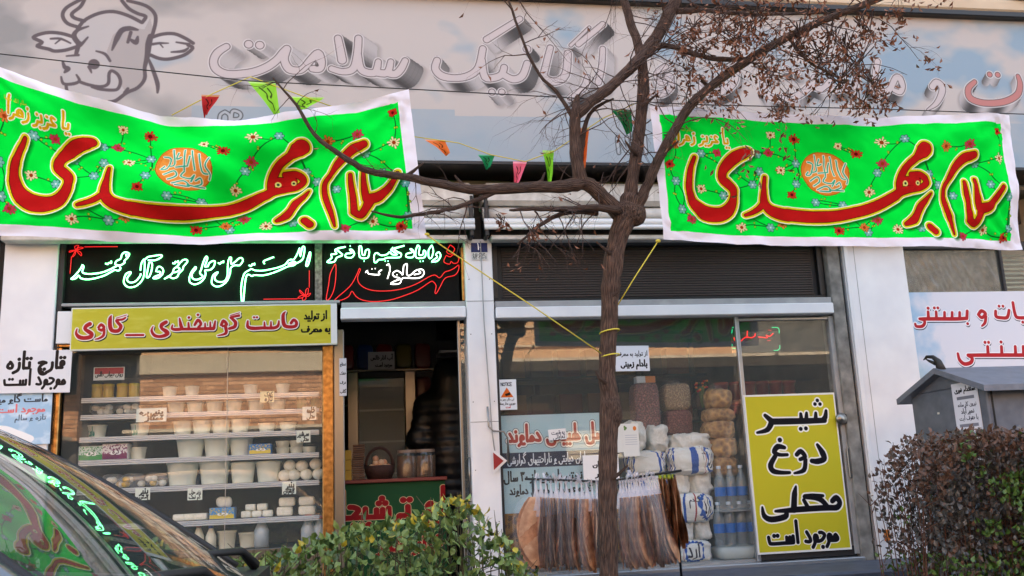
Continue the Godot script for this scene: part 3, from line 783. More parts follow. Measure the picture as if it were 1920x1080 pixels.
	for gi in groups.size():
		var g: Array = groups[gi]
		cv.clear()
		pen(cv, g[3], map.call(g[0], g[1]), 1.0 / g[1], 5.0)
		var v: Vector2 = g[2]
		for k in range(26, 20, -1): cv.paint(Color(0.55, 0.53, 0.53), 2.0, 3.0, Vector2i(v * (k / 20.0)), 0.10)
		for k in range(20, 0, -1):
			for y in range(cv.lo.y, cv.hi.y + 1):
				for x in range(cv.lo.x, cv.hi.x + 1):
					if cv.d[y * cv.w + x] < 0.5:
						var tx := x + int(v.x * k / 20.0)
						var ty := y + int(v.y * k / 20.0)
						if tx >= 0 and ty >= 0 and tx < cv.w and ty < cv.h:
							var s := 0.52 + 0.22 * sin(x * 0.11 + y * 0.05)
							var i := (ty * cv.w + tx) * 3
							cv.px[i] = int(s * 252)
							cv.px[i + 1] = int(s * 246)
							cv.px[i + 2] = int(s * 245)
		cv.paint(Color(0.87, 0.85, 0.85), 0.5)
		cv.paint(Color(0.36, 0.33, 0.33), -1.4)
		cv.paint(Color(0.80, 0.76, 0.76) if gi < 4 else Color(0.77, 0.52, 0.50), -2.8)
	cv.clear()
	pen(cv, "975,435,1 985,470,10 970,470,8", map.call(D, 4.571), 1.0 / 4.571, 2)
	pen(cv, "330,380,5 320,415,16;", map.call(F, 5.053), 1.0 / 5.053, 2)
	pen(cv, "730,490,4 738,515,12;1092,515,6 1092,535,16", map.call(Gz, 5.053), 1.0 / 5.053, 2)
	cv.paint(Color(0.36, 0.34, 0.34))
	# Latin line that peeks out beside the banners
	cv.clear()
	var q := at(1180, 287, 0.35)
	write(cv, "N", (q.x - X0) / W * 2048.0, (4.65 - q.y) / 1.25 * 312.0, 22, 0.9)
	write(cv, "H", (q.x - X0) / W * 2048.0 + 34, (4.65 - q.y) / 1.25 * 312.0, 24, 0.9)
	q = at(455, 238, 0.35)
	write(cv, "RO", (q.x - X0) / W * 2048.0, (4.65 - q.y) / 1.25 * 312.0, 40, 0.9)
	cv.paint(Color(0.30, 0.31, 0.32))
	cv.paint(Color(0.70, 0.73, 0.75), -1.6)
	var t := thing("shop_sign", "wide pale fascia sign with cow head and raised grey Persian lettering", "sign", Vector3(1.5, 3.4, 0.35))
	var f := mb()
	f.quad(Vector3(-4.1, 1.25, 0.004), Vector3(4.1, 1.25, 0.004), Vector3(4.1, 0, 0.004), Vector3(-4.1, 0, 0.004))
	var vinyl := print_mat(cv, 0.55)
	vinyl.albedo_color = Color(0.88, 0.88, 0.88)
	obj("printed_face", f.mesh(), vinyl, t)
	obj("box", mb().box(Vector3(0, 0.625, -0.17), Vector3(13, 1.25, 0.34)).mesh(), M.grey, t)
	obj("top_cap", bar(Vector3(0, 1.275, -0.15), Vector3(13, 0.05, 0.44), 0.008), M.black, t)
	obj("bottom_edge", bar(Vector3(0, -0.015, -0.17), Vector3(13, 0.03, 0.36), 0.006), M.black, t)

# ------------------------------------------------------------------ neon lettering
func neon_line(parent: Node3D, called: String, s: String, o: Vector2, sc: float, z: float, r: float, m: Material):
	var k := mb()
	for one in s.split(";", false):
		var pts := []
		for e in spline(one, 1.0, 3):
			var q := at(o.x + e[0].x / sc, o.y + e[0].y / sc, z)
			if pts.is_empty() or pts[-1].distance_to(q) > 0.001: pts.append(q - parent.position)
		if pts.size() == 1: pts.append(pts[0] + Vector3(0.004, 0, 0))
		k.tube(pts, [r], 6)
	obj(called, k.mesh(), m, parent)

func neon():
	var green := glow(Color(0.42, 1.0, 0.60), 2.2)
	var red := glow(Color(1.0, 0.12, 0.12), 0.17)
	var white := glow(Color(1.0, 0.98, 0.95), 0.7)
	var I := Vector2(115, 450)
	var J := Vector2(345, 450)
	var K := Vector2(595, 450)
	var a := thing("neon_sign", "long black neon board with green prayer lettering and red corner flowers", "neon sign", Vector3(-1.16, 2.47, 0))
	obj("panel", bar(Vector3(0, 0.235, -0.03), Vector3(1.67, 0.47, 0.04)), M.blackboard, a)
	neon_line(a, "green_neon_lettering", "290,345 265,400 190,490 135,540 200,530 240,490 270,530 360,545 470,530 600,490 690,440 740,415 790,425 820,390 790,350;290,345 310,370 290,440 330,465 420,470 560,450 680,405 780,350;790,350 745,335 765,290 820,260 840,200 885,168 940,190 920,240 870,290 880,310 830,345 790,350;890,205 905,200 895,225;610,325 640,335 660,315 690,320 690,290;1145,265 1110,320 1095,420;1145,265 1155,330 1145,480 1110,570 1030,640 940,655 880,620 865,560 890,480 930,450 965,450 910,530 920,570 960,590 1030,570 1090,500 1100,465;1155,275 1200,235 1280,220 1385,208 1380,240 1300,280 1200,280;1215,312 1195,420 1180,510 1215,510 1250,420 1255,318 1215,312;1310,440 1330,380 1370,370 1410,410 1400,470 1340,525 1270,530 1310,500 1360,480 1370,440 1330,440;1425,540 1490,510 1540,530 1600,515 1630,460 1680,410 1690,370 1740,310 1740,275 1690,275 1640,320 1600,370 1560,400 1530,470 1425,540;1600,370 1640,400 1600,440 1550,450;1540,320 1570,325 1580,300 1615,310 1615,285", I, 7.385, 0.012, 0.0043, green)
	neon_line(a, "green_neon_lettering", "160,370 105,440 75,520 80,580 140,615 220,590 280,530 300,460 290,420 360,415 410,370 430,300 400,290 350,320 330,370;160,370 165,395 110,470 120,530 170,550 230,530 260,500 220,460 240,400 270,300 305,230 325,250 300,330 290,370 340,360;635,240 610,300 605,400 600,500 560,570 480,580 430,550 430,500 470,445 410,480 385,550 390,610 450,645 530,625 600,560 640,450 645,390 700,350 770,350 815,290 800,250 760,255 700,310 650,330 655,250 635,240;475,315 500,330 520,305 545,310 545,285;800,845 790,700 805,560 840,460 900,420 935,400 980,420 1080,425 1200,405 1320,375 1400,340 1440,290 1480,270 1520,270 1570,190 1600,110;805,848 822,845 835,700 850,560 870,490 900,480 940,500 980,485 1090,490 1200,465 1320,420 1440,365 1520,350 1560,310;1440,330 1490,310 1540,300 1500,330 1440,330;1600,110 1610,230 1640,100 1670,110 1650,250 1600,300 1540,330;1740,170 1705,280 1690,355 1715,350 1745,250 1750,175 1740,170;900,350 930,360 950,330 975,345 975,320;1245,235 1130,280 1100,300 1115,330", J, 7.385, 0.012, 0.0043, green)
	var corner := "780,92 550,92 320,95;200,140 185,90 240,75 200,140;200,140 250,100 305,110 200,140;200,140 270,170 275,220 200,140;200,140 190,200 150,235 200,140;200,140 120,150 115,170 200,140;140,230 130,350 120,465"
	neon_line(a, "red_neon_corner", corner, I, 7.385, 0.01, 0.0026, red)
	neon_line(a, "red_neon_corner", "1735,420 1735,540 1735,660;1100,820 1330,817 1570,815;1680,770 1600,690 1620,740 1680,770;1680,770 1690,690 1720,670 1715,740 1680,770;1680,770 1755,735 1720,780 1680,770;1680,770 1690,810 1650,840 1640,800 1680,770;1680,770 1620,770 1575,805 1640,800", J, 7.385, 0.01, 0.0026, red)
	var b := thing("neon_sign", "shorter black neon board with green, white and red remembrance lettering", "neon sign", Vector3(0.23, 2.46, 0))
	obj("panel", bar(Vector3(0, 0.23, -0.03), Vector3(0.97, 0.46, 0.04)), M.blackboard, b)
	neon_line(b, "green_neon_lettering", "1420,270 1490,260 1530,200 1510,150 1470,180 1490,210 1440,250 1420,270;1420,65 1380,130 1385,220 1420,215 1440,130 1420,65;1245,65 1220,140 1230,220 1330,215 1345,150 1320,130 1310,180 1260,180 1270,90 1245,65;1275,265;1310,262;1150,110 1180,150 1110,170 1105,210 1180,215 1205,170 1180,120 1150,110;1080,70 960,110 1000,150 1040,170 1020,215 870,220 820,240 760,245 740,270 710,275 705,190 740,160 790,190 860,180 900,150 930,180 990,180 940,140 920,115 1080,70;930,95;840,262;875,262;520,80 525,210 610,225 640,190 640,120 600,130 590,180 560,180 545,80 520,80;578,262;400,120 430,160 360,170 350,210 420,220 460,170 430,120 400,120;405,75;350,85 240,110 290,160 310,190 240,220 210,270 120,275 180,220 170,180 240,170 220,120 350,85", K, 6.62, 0.012, 0.0043, green)
	neon_line(b, "white_neon_lettering", "600,405 620,380 640,420 770,430 760,400 800,370;675,360;715,355;860,315 890,300 900,380 870,480;1080,310 1115,300 1110,420 1150,440 1220,380 1300,365 1325,410 1290,460 1210,475 1100,470 1050,480 1020,540 910,545 960,510 1030,480 950,450 940,410 990,380 1040,410 1060,430 1070,330 1080,310;1200,430 1280,410 1260,385;985,432", K, 6.62, 0.01, 0.004, white)
	neon_line(b, "red_neon_lettering", "215,305 160,420 140,560 110,735 150,730 205,620 230,450 230,310 215,305;520,355 480,450 400,580 215,745 300,745 390,700 430,635 480,700 560,745 700,765 900,745 1080,690 1250,620 1400,520 1440,520 1475,570 1460,650 1480,660 1530,570 1590,470 1700,440 1750,380 1755,310 1700,350 1640,380 1580,400 1520,470 1460,435 1380,460 1240,540 1080,600 900,630 720,630 600,600 520,540 500,460 535,370 520,355;1650,60 1705,110 1660,175 1605,145 1650,60;1600,190 1650,210 1690,180 1755,220 1740,280 1690,290 1660,265 1640,300 1570,270 1600,190", K, 6.62, 0.01, 0.003, red)
	for s in [[-1.1, 0.05], [0.2, 0.03]]:
		var o := OmniLight3D.new()
		o.position = Vector3(s[0], 2.72, 0.09)
		o.light_color = Color(0.3, 1.0, 0.5)
		o.light_energy = s[1] * 0.06
		o.light_size = 0.1
		o.omni_range = 6.0
		o.omni_attenuation = 2.0
		o.shadow_enabled = true
		add_child(o)
	var g := thing("glass_strip", "narrow dirty glass strip between the two neon boards", "pane", Vector3(-0.29, 2.47, -0.02))
	obj("pane", mb().box(Vector3(0, 0.22, 0), Vector3(0.05, 0.42, 0.006)).mesh(), noisy(Color(0.30, 0.29, 0.27), Color(0.62, 0.60, 0.56), 0.03, 3.0, 0.3), g)
	var e := thing("door_side_trim", "narrow brass strip beside the shorter neon board", "trim", Vector3(0.742, 2.46, -0.02))
	obj("strip", bar(Vector3(0, 0.2, 0), Vector3(0.02, 0.4, 0.05)), M.brass, e)

# ------------------------------------------------------------------ signs left of the door
func left_signs():
	# yellow board: traced on its own plane
	var a := Vector3(-1.905, 2.432, 0.08)
	var size := Vector2(1.745, 0.29)
	var cv := Canvas.new(1047, 174, Color(0.74, 0.70, 0.20))
	var n := FastNoiseLite.new()
	n.frequency = 0.02
	cv.noise(n, Color(0.80, 0.77, 0.33), 0.9, -0.1, 0.4, 1.5)
	cv.rect(0, 0, 1047, 5, Color(0.86, 0.86, 0.82))
	cv.rect(1022, 0, 1047, 174, Color(0.84, 0.84, 0.82))
	cv.rect(0, 168, 1047, 174, Color(0.80, 0.80, 0.72))
	cv.rect(0, 0, 4, 174, Color(0.85, 0.85, 0.80))
	var map := func(o: Vector2): return func(p: Vector2):
		var q := at(o.x + p.x / 7.245, o.y + p.y / 7.245, 0.08)
		return Vector2((q.x - a.x) * 600.0, (a.y - q.y) * 600.0)
	cv.clear()
	var k := 600.0 * 6.5 / FOCAL / 7.245
	pen(cv, "315,265,28 270,290,26 250,330,20 300,368,26 340,400,25 320,440,28 240,455,26 170,440,26 130,390,16 142,330,8;435,310,16 470,275,20 508,310,18 480,350,20 440,335,16;512,340,15 500,420,18 440,460,14 385,472,6;610,150,6 592,200,24 592,300,26 620,355,25 700,358,25 738,300,22 700,250,20 680,215,16 760,205,16 800,180,12;675,187,5 815,145,5;812,418,15 1040,418,15;1350,245,25 1295,280,28 1290,325,18 1350,368,28 1370,400,26 1320,430,24 1250,440,20 1190,420,20 1155,360,16 1175,300,6;1535,195,10 1550,280,22 1560,335,22 1480,345,22 1430,330,16 1440,285,10;1560,340,20 1740,340,20 1920,340,20;1655,255,12 1660,335,18;1740,285,16 1785,220,22 1825,270,18 1790,315,16;1662,183,18;1785,147,18", map.call(Vector2(125, 570)), k, 12)
	pen(cv, "0,335,20 100,335,22 180,335,24;70,262,10 70,335,16;140,247,10 140,335,16;207,235,12 190,325,22;290,285,20 320,230,20 362,280,20 310,305,14;350,320,22 350,400,20 240,432,6;400,335,20 470,310,24 482,250,22 435,200,18 425,182,16 530,160,18;415,157,6 540,122,6;650,235,12 650,310,22 720,335,25 850,330,22 1000,330,22 1060,300,20 1072,235,10;875,252,10 880,330,18;965,247,10 965,330,18;735,185,16;775,185,16;1162,110,6 1130,160,23 1140,280,26 1190,315,24 1290,310,22 1312,260,20 1275,222,20 1238,265,20", map.call(Vector2(375, 570)), k, 12)
	cv.paint(Color(0.16, 0.16, 0.13), 3.2, 0.8, Vector2i(4, 5))
	cv.paint(Color(0.90, 0.86, 0.82), 4.2)
	cv.paint(Color(0.66, 0.13, 0.14), 0.0)
	var m2: Callable = map.call(Vector2(375, 570))
	for e in [["از تولید", 1735, 1418, 205], ["به مصرف", 1775, 1375, 380]]:
		var r: Vector2 = m2.call(Vector2(e[1], e[3]))
		line(cv, e[0], r.x, r.y, r.x - m2.call(Vector2(e[2], e[3])).x, Color(0.06, 0.06, 0.05), 0.72)
	board("yellow_signboard", "yellow sign with large red yoghurt lettering under the neon board", "sign", a.x, a.y, a.x + size.x, a.y - size.y, 0.08, 0.03, print_mat(cv, 0.5), M.white2, deg_to_rad(0.3))
	var c2 := Canvas.new(372, 230, Color(0.86, 0.86, 0.87))
	line(c2, "قارچ تازه", 345, 96, 315, Color(0.09, 0.09, 0.10), 0.68)
	line(c2, "موجود است", 352, 185, 330, Color(0.09, 0.09, 0.10), 0.68, 1.15)
	board_px("paper_notice", "white notice with two black lines taped beside the display case top", "notice", Vector2(3, 658), Vector2(131, 735), 0.075, 0.004, print_mat(c2, 0.35), M.paper, deg_to_rad(-0.5))
	var c3 := Canvas.new(280, 280, Color(0.63, 0.76, 0.86))
	n.frequency = 0.012
	c3.noise(n, Color(0.85, 0.90, 0.94), 1.4, 0.0)
	line(c3, "ماست گاو میش", 265, 50, 235, Color(0.20, 0.22, 0.25), 0.6)
	line(c3, "موجود است", 258, 105, 190, Color(0.85, 0.45, 0.45), 0.6)
	line(c3, "تازه و سالم", 262, 148, 120, Color(0.3, 0.34, 0.4), 0.5)
	c3.clear()
	pen(c3, "20,230,30 90,200,26 150,225,24 200,250,20", func(p): return p, 1.0, 3)
	c3.paint(Color(0.93, 0.93, 0.92))
	board_px("blue_poster", "pale blue dairy poster low on the left white pillar", "poster", Vector2(-40, 738), Vector2(93, 832), 0.06, 0.004, print_mat(c3, 0.4), M.paper)
	var h := thing("sign_hook_bracket", "white bracket at the left end of the yellow sign", "bracket", Vector3(-1.955, 2.3, 0.05))
	obj("plate", bar(Vector3.ZERO, Vector3(0.09, 0.22, 0.02)), M.white2, h)

# ------------------------------------------------------------------ the refrigerated display case
var shelf_y := [1.845, 1.73, 1.58, 1.425, 1.236, 1.0, 0.80]

func display_case():
	var t := thing("display_refrigerator", "brass framed glass display refrigerator full of dairy tubs beside the door", "refrigerator", Vector3(-1.08, 0.45, 0))
	obj("frame_post", bar(Vector3(-0.905, 0.86, 0.0), Vector3(0.042, 1.72, 0.06), 0.006), M.brass, t)
	obj("frame_post", bar(Vector3(0.855, 0.86, 0.0), Vector3(0.075, 1.72, 0.06), 0.006), M.brass, t)
	obj("steel_post", bar(Vector3(0.93, 0.86, -0.03), Vector3(0.07, 1.9, 0.12), 0.006), M.steel, t)
	obj("frame_rail", bar(Vector3(-0.025, 1.735, 0.0), Vector3(1.8, 0.03, 0.06), 0.006), M.brass, t)
	obj("head_box", bar(Vector3(-0.025, 1.83, -0.3), Vector3(1.86, 0.15, 0.6), 0.006), M.dark, t)
	obj("back_panel", mb().box(Vector3(-0.025, 0.9, -0.63), Vector3(1.86, 1.8, 0.03)).mesh(), M.dark, t)
	obj("side_panel", mb().box(Vector3(-0.95, 0.9, -0.3), Vector3(0.03, 1.8, 0.6)).mesh(), M.dark, t)
	obj("side_panel", mb().box(Vector3(0.875, 0.9, -0.33), Vector3(0.03, 1.8, 0.57)).mesh(), M.dark, t)
	obj("base", bar(Vector3(-0.025, 0.175, -0.3), Vector3(1.8, 0.35, 0.6)), M.steel, t)
	obj("glass_front", mb().box(Vector3(-0.025, 1.03, -0.004), Vector3(1.68, 1.36, 0.01)).mesh(), M.glass, t)
	obj("glass_seam", mb().box(Vector3(0.18, 1.03, 0.004), Vector3(0.004, 1.36, 0.004)).mesh(), M.alu, t)
	var edge := mat(Color(0.80, 0.82, 0.83), 0.25, 0.3)
	for k in 6:
		var y: float = shelf_y[k] - 0.45
		var s := obj("shelf", mb().box(Vector3(0.0, y - 0.012, -0.36), Vector3(1.58, 0.012, 0.48)).mesh(), edge, t)
		for j in 3:
			obj("edge_strip", bar(Vector3(0, y - 0.008 - j * 0.0125, -0.117 + j * 0.003), Vector3(1.58, 0.0105, 0.012), 0.003), edge, s)
	obj("perforated_panel", mb().box(Vector3(0.1, 1.52, -0.6), Vector3(1.5, 0.12, 0.01)).mesh(), noisy(Color(0.25, 0.23, 0.2), Color(0.55, 0.5, 0.45), 0.2, 3.0, 0.5), t)
	var printed := Canvas.new(256, 96, Color(0.85, 0.86, 0.79))
	printed.rect(60, 30, 90, 70, Color(0.10, 0.55, 0.42))
	line(printed, "ماست تازه", 190, 55, 90, Color(0.1, 0.45, 0.35), 0.6)
	var pm := print_mat(printed, 0.4)
	pm.texture_repeat = true
	var yel := mat(Color(0.76, 0.62, 0.22), 0.35)
	var yel2 := mat(Color(0.80, 0.70, 0.15), 0.4)
	var grn := mat(Color(0.42, 0.50, 0.36), 0.3)
	# [px, shelf, kind, width, height, words]
	var where := ["top shelf", "second shelf", "third shelf", "fourth shelf", "fifth shelf", "lowest shelf", "floor of the case"]
	var put := func(px: float, k: int, z: float) -> Vector3:
		var y: float = shelf_y[k]
		var row := [743.0, 777.0, 820.0, 860.0, 910.0, 975.0, 1030.0]
		return Vector3(at(px, row[k], z).x, y, z)
	var i := 0
	for px in [182, 203, 229, 251]:
		var j := thing("yellow_jar", "yellow lidded jar, %s from the left on the top shelf" % ["first", "second", "third", "fourth"][i], "jar", put.call(px, 0, -0.2), "yellow jars on the top shelf")
		obj("jar", mb().lathe([Vector2(0, 0), Vector2(0.034, 0), Vector2(0.036, 0.01), Vector2(0.036, 0.075), Vector2(0.033, 0.08)], 18).mesh(), yel, j)
		obj("lid", mb().lathe([Vector2(0.037, 0.079), Vector2(0.038, 0.095), Vector2(0.034, 0.098), Vector2(0, 0.098)], 18).mesh(), yel2, j)
		i += 1
	var tubs := [[330, 1, 0.12, 0.075], [366, 1, 0.12, 0.075], [402, 1, 0.12, 0.075], [438, 1, 0.12, 0.075], [480, 1, 0.12, 0.075], [520, 1, 0.12, 0.075], [182, 2, 0.125, 0.085], [262, 2, 0.125, 0.085], [342, 2, 0.13, 0.095], [378, 2, 0.13, 0.095], [414, 2, 0.13, 0.095], [450, 2, 0.13, 0.095], [500, 2, 0.12, 0.06], [540, 2, 0.12, 0.06], [258, 3, 0.115, 0.08], [357, 3, 0.195, 0.125], [407, 3, 0.19, 0.125], [452, 3, 0.165, 0.12], [342, 4, 0.215, 0.155], [402, 4, 0.215, 0.155], [455, 4, 0.175, 0.14], [503, 4, 0.175, 0.14], [530, 3, 0.10, 0.045], [556, 3, 0.10, 0.045], [425, 6, 0.13, 0.12], [465, 6, 0.13, 0.1], [318, 0, 0.1, 0.07], [360, 0, 0.1, 0.07], [470, 0, 0.1, 0.07], [530, 0, 0.1, 0.07]]
	var count := {}
	var ord := ["leftmost", "second", "third", "fourth", "fifth", "sixth", "seventh", "eighth"]
	for b in tubs:
		var c: int = count.get(b[1], 0)
		count[b[1]] = c + 1
		var big: bool = b[2] > 0.15
		var u := thing("yoghurt_bucket" if big else "dairy_tub", "%s%s, %s of the tubs on the %s" % ["large white bucket" if big else "white dairy tub", " green-printed" if b[1] == 2 and c < 2 else "", ord[c] + (" from the left" if c else ""), where[b[1]]], "bucket" if big else "tub", put.call(b[0], b[1], -0.24), "white tubs in the display case")
		var r: float = b[2] * 0.5
		var h: float = b[3]
		obj("body", mb().lathe([Vector2(0, 0), Vector2(r * 0.78, 0), Vector2(r * 0.80, 0.006), Vector2(r * 0.96, h * 0.9), Vector2(r, h * 0.91), Vector2(r, h * 0.96)], 24).mesh(), pm if b[1] == 2 and c < 2 else M.tub, u)
		obj("lid", mb().lathe([Vector2(r * 1.01, h * 0.95), Vector2(r * 1.02, h), Vector2(r * 0.9, h), Vector2(r * 0.88, h - 0.003), Vector2(0, h - 0.003)], 24).mesh(), M.tub, u)
	for b in [[530, 0.046, "front"], [556, 0.046, "right"], [580, 0.0, "far right"]]:
		var u := thing("small_cream_cup", "small white cream cup stacked at the %s of the fourth shelf" % b[2], "cup", put.call(b[0], 3, -0.24) + Vector3(0, b[1], 0), "cream cups on the fourth shelf")
		obj("body", mb().lathe([Vector2(0, 0), Vector2(0.04, 0), Vector2(0.049, 0.038), Vector2(0.051, 0.042), Vector2(0, 0.042)], 18).mesh(), M.tub, u)
	for b in [[566, 1], [592, 1]]:
		var u := thing("pickle_jar", "small greenish glass jar at the right end of the second shelf", "jar", put.call(b[0], b[1], -0.24), "greenish jars on the second shelf")
		obj("jar", mb().lathe([Vector2(0, 0), Vector2(0.034, 0), Vector2(0.036, 0.07), Vector2(0.028, 0.08)], 16).mesh(), grn, u)
		obj("lid", mb().lathe([Vector2(0.03, 0.078), Vector2(0.03, 0.095), Vector2(0, 0.095)], 16).mesh(), M.alu, u)
	# printed cartons
	var boxes := [[174, 3, 0.155, 0.095, Color(0.80, 0.84, 0.80), Color(0.22, 0.55, 0.28), "white carton with green herb print"], [219, 3, 0.165, 0.105, Color(0.86, 0.84, 0.82), Color(0.42, 0.12, 0.30), "white carton with purple grape print"], [489, 3, 0.15, 0.07, Color(0.20, 0.45, 0.72), Color(0.85, 0.75, 0.30), "blue carton with yellow meadow print"], [418, 5, 0.165, 0.075, Color(0.30, 0.55, 0.78), Color(0.82, 0.72, 0.28), "light blue carton with farm picture"]]
	for b in boxes:
		var cv := Canvas.new(160, 96, b[4])
		var n := FastNoiseLite.new()
		n.frequency = 0.06
		n.seed = b[0]
		cv.noise(n, b[5], 4.0, 0.05)
		cv.rect(0, 60, 160, 96, b[5])
		cv.clear()
		pen(cv, "60,55 100,50 110,58 60,58", func(p): return p, 1.0, 2, 9.0)
		cv.paint(Color(0.92, 0.92, 0.9))
		line(cv, "کره", 110, 58, 46, b[5].darkened(0.3), 0.6)
		var u := thing("printed_carton", "%s on the %s" % [b[6], where[b[1]]], "carton", put.call(b[0], b[1], -0.2))
		obj("carton", bar(Vector3(0, b[3] * 0.5, 0), Vector3(b[2], b[3], 0.12), 0.003), mat(b[4], 0.4), u)
		var f := mb()
		f.quad(Vector3(-b[2] / 2 + 0.003, b[3] - 0.003, 0.0615), Vector3(b[2] / 2 - 0.003, b[3] - 0.003, 0.0615), Vector3(b[2] / 2 - 0.003, 0.003, 0.0615), Vector3(-b[2] / 2 + 0.003, 0.003, 0.0615))
		obj("printed_face", f.mesh(), print_mat(cv, 0.35), u)
	# bags, cheese and blocks
	var nz := FastNoiseLite.new()
	nz.frequency = 0.8
	var bagm := glass(0.12, Color(0.9, 0.92, 0.95))
	bagm.roughness = 0.1
	for b in [[192, 1, "left bag"], [240, 1, "right bag"], [212, 4, "leftmost bag"], [250, 4, "middle bag"], [293, 4, "right bag"]]:
		var u := thing("clear_food_bag", "clear bag of pale cheese curds, %s on the %s" % [b[2], where[b[1]]], "bag", put.call(b[0], b[1], -0.22), "clear bags of curds")
		for k in 7:
			obj("curd", mb().blob(Vector3(rng.randf_range(-0.055, 0.055), 0.024 + 0.03 * (k % 2), rng.randf_range(-0.03, 0.03)), Vector3(0.05, 0.042, 0.05), 0.9, nz, 0.1, 10, 6).mesh(), M.cheese if b[1] == 1 or k < 4 else yel, u)
		obj("bag", mb().blob(Vector3(0, 0.048, 0), Vector3(0.17, 0.095, 0.11), 0.7, nz, 0.15, 16, 10).mesh(), bagm, u)
	var nb := 0
	for b in [[533, 0.0], [551, 0.0], [574, 0.0], [597, 0.0], [543, 0.065], [566, 0.06], [592, 0.07]]:
		var u := thing("cheese_ball", "round pale cheese ball, %s in the %s layer on the fifth shelf" % [NTH[nb % 4], "upper" if nb > 3 else "bottom"], "cheese", put.call(b[0], 4, -0.22) + Vector3(0, b[1], 0), "cheese balls on the fifth shelf")
		nb += 1
		obj("ball", mb().blob(Vector3(0, 0.039, 0), Vector3(0.088, 0.078, 0.085), 1.0, nz, 0.05, 14, 9).mesh(), M.cheese, u)
	var cnt := [0, 0]
	for b in [[272, 0, 0.07], [296, 0, 0.075], [337, 0, 0.085], [357, 0, 0.085], [378, 0, 0.085], [462, 0, 0.07], [482, 0, 0.07], [502, 0, 0.07], [470, 0.05, 0.07], [492, 0.05, 0.07], [534, 0, 0.11], [576, 0, 0.12], [538, 0.07, 0.11], [575, 0.07, 0.11]]:
		var up := 1 if b[1] > 0 else 0
		cnt[up] += 1
		var u := thing("cheese_block", "wrapped white cheese block, %s in the %s row of the lowest shelf" % [NTH[cnt[up] - 1], "upper" if up else "bottom"], "cheese", put.call(b[0], 5, -0.22) + Vector3(0, b[1] * 0.9, 0), "cheese blocks on the lowest shelf, " + ("upper row" if b[1] > 0 else "bottom row"))
		var h := 0.062 if b[2] > 0.1 else 0.045
		obj("block", mb().blob(Vector3(0, h / 2, 0), Vector3(b[2], h, 0.09), 0.35, nz, 0.04, 16, 8).mesh(), M.cheese, u)
	for b in [[424, 0.076], [414, 0.076]]:
		var u := thing("popcorn_bag", "small clear bag of white snack on the light blue carton", "bag", put.call(b[0], 5, -0.2) + Vector3(0, b[1], 0), "snack bags on the carton")
		obj("filling", mb().blob(Vector3(0, 0.035, 0), Vector3(0.07, 0.07, 0.06), 0.8, nz, 0.3, 14, 9).mesh(), M.cheese, u)
	# bottles on the floor of the case
	var blue := mat(Color(0.10, 0.25, 0.65), 0.4)
	var redm := mat(Color(0.62, 0.14, 0.10), 0.4)
	for b in [[395, 0.16, 0, "white bottle with blue cap"], [372, 0.17, 1, "white bottle with red cap"], [490, 0.2, 0, "large clear jug with blue cap"], [578, 0.2, 1, "clear bottle with red cap"], [600, 0.19, 1, "clear bottle with orange cap"]]:
		var u := thing("bottle", b[3] + " standing on the floor of the display case", "bottle", put.call(b[0], 6, -0.2))
		var r := 0.035 if b[1] < 0.18 else 0.05
		obj("body", mb().lathe([Vector2(0, 0), Vector2(r, 0), Vector2(r, b[1] * 0.55), Vector2(r * 0.45, b[1] * 0.85), Vector2(r * 0.42, b[1] * 0.9)], 16).mesh(), M.tub if b[1] < 0.18 else mat(Color(0.66, 0.72, 0.76), 0.15), u)
		obj("cap", mb().lathe([Vector2(r * 0.5, b[1] * 0.88), Vector2(r * 0.5, b[1]), Vector2(0, b[1])], 14).mesh(), redm if b[2] else blue, u)
	obj("case_floor", mb().box(Vector3(0.0, 0.34, -0.3), Vector3(1.7, 0.02, 0.55)).mesh(), M.steel, t)
	# little price cards
	var tags := [["روغن حیوانی", "خالص", 176, 689, 233, 712, -0.1, 0], ["پنیر بره", "ممتاز", 256, 766, 312, 790, -0.085, 1], ["کشک", "تازه", 488, 734, 514, 754, -0.085, 2], ["خامه", "محلی", 567, 763, 593, 787, -0.085, 1], ["سرشیر", "محلی", 556, 808, 582, 829, -0.085, 1], ["پنیر", "لیقوان", 529, 904, 555, 926, -0.085, 1], ["پنیر محلی", "کم نمک", 352, 916, 379, 937, -0.085, 1], ["پنیر", "پاستوریزه", 254, 916, 281, 937, -0.085, 1]]
	var lab := ["red and white oil card above the yellow jars", "white framed card hanging from the second shelf", "yellowish card under the top shelf", "pale card at the right end of the second shelf", "pale card at the right end of the third shelf", "pale card below the cheese balls", "white two-line card above the wrapped blocks", "white card at the left of the fifth shelf edge"]
	for k in tags.size():
		var g: Array = tags[k]
		var cv := Canvas.new(120, 84, [Color(0.86, 0.86, 0.84), Color(0.84, 0.87, 0.82), Color(0.86, 0.84, 0.66)][g[7]])
		if g[7] == 0:
			cv.rect(4, 4, 116, 44, Color(0.70, 0.22, 0.22))
			line(cv, "روغن حیوانی خالص", 114, 58, 108, Color(0.06, 0.06, 0.06), 0.8, 2.2)
		else:
			line(cv, g[0], 108, 36, 96 if g[0].length() > 4 else 70, Color(0.10, 0.10, 0.10), 0.75)
			line(cv, g[1], 108, 72, 96 if g[1].length() > 5 else 70, Color(0.10, 0.10, 0.10), 0.75)
		board_px("price_card", lab[k], "card", Vector2(g[2], g[3]), Vector2(g[4], g[5]), g[6], 0.002, print_mat(cv, 0.7), M.paper)

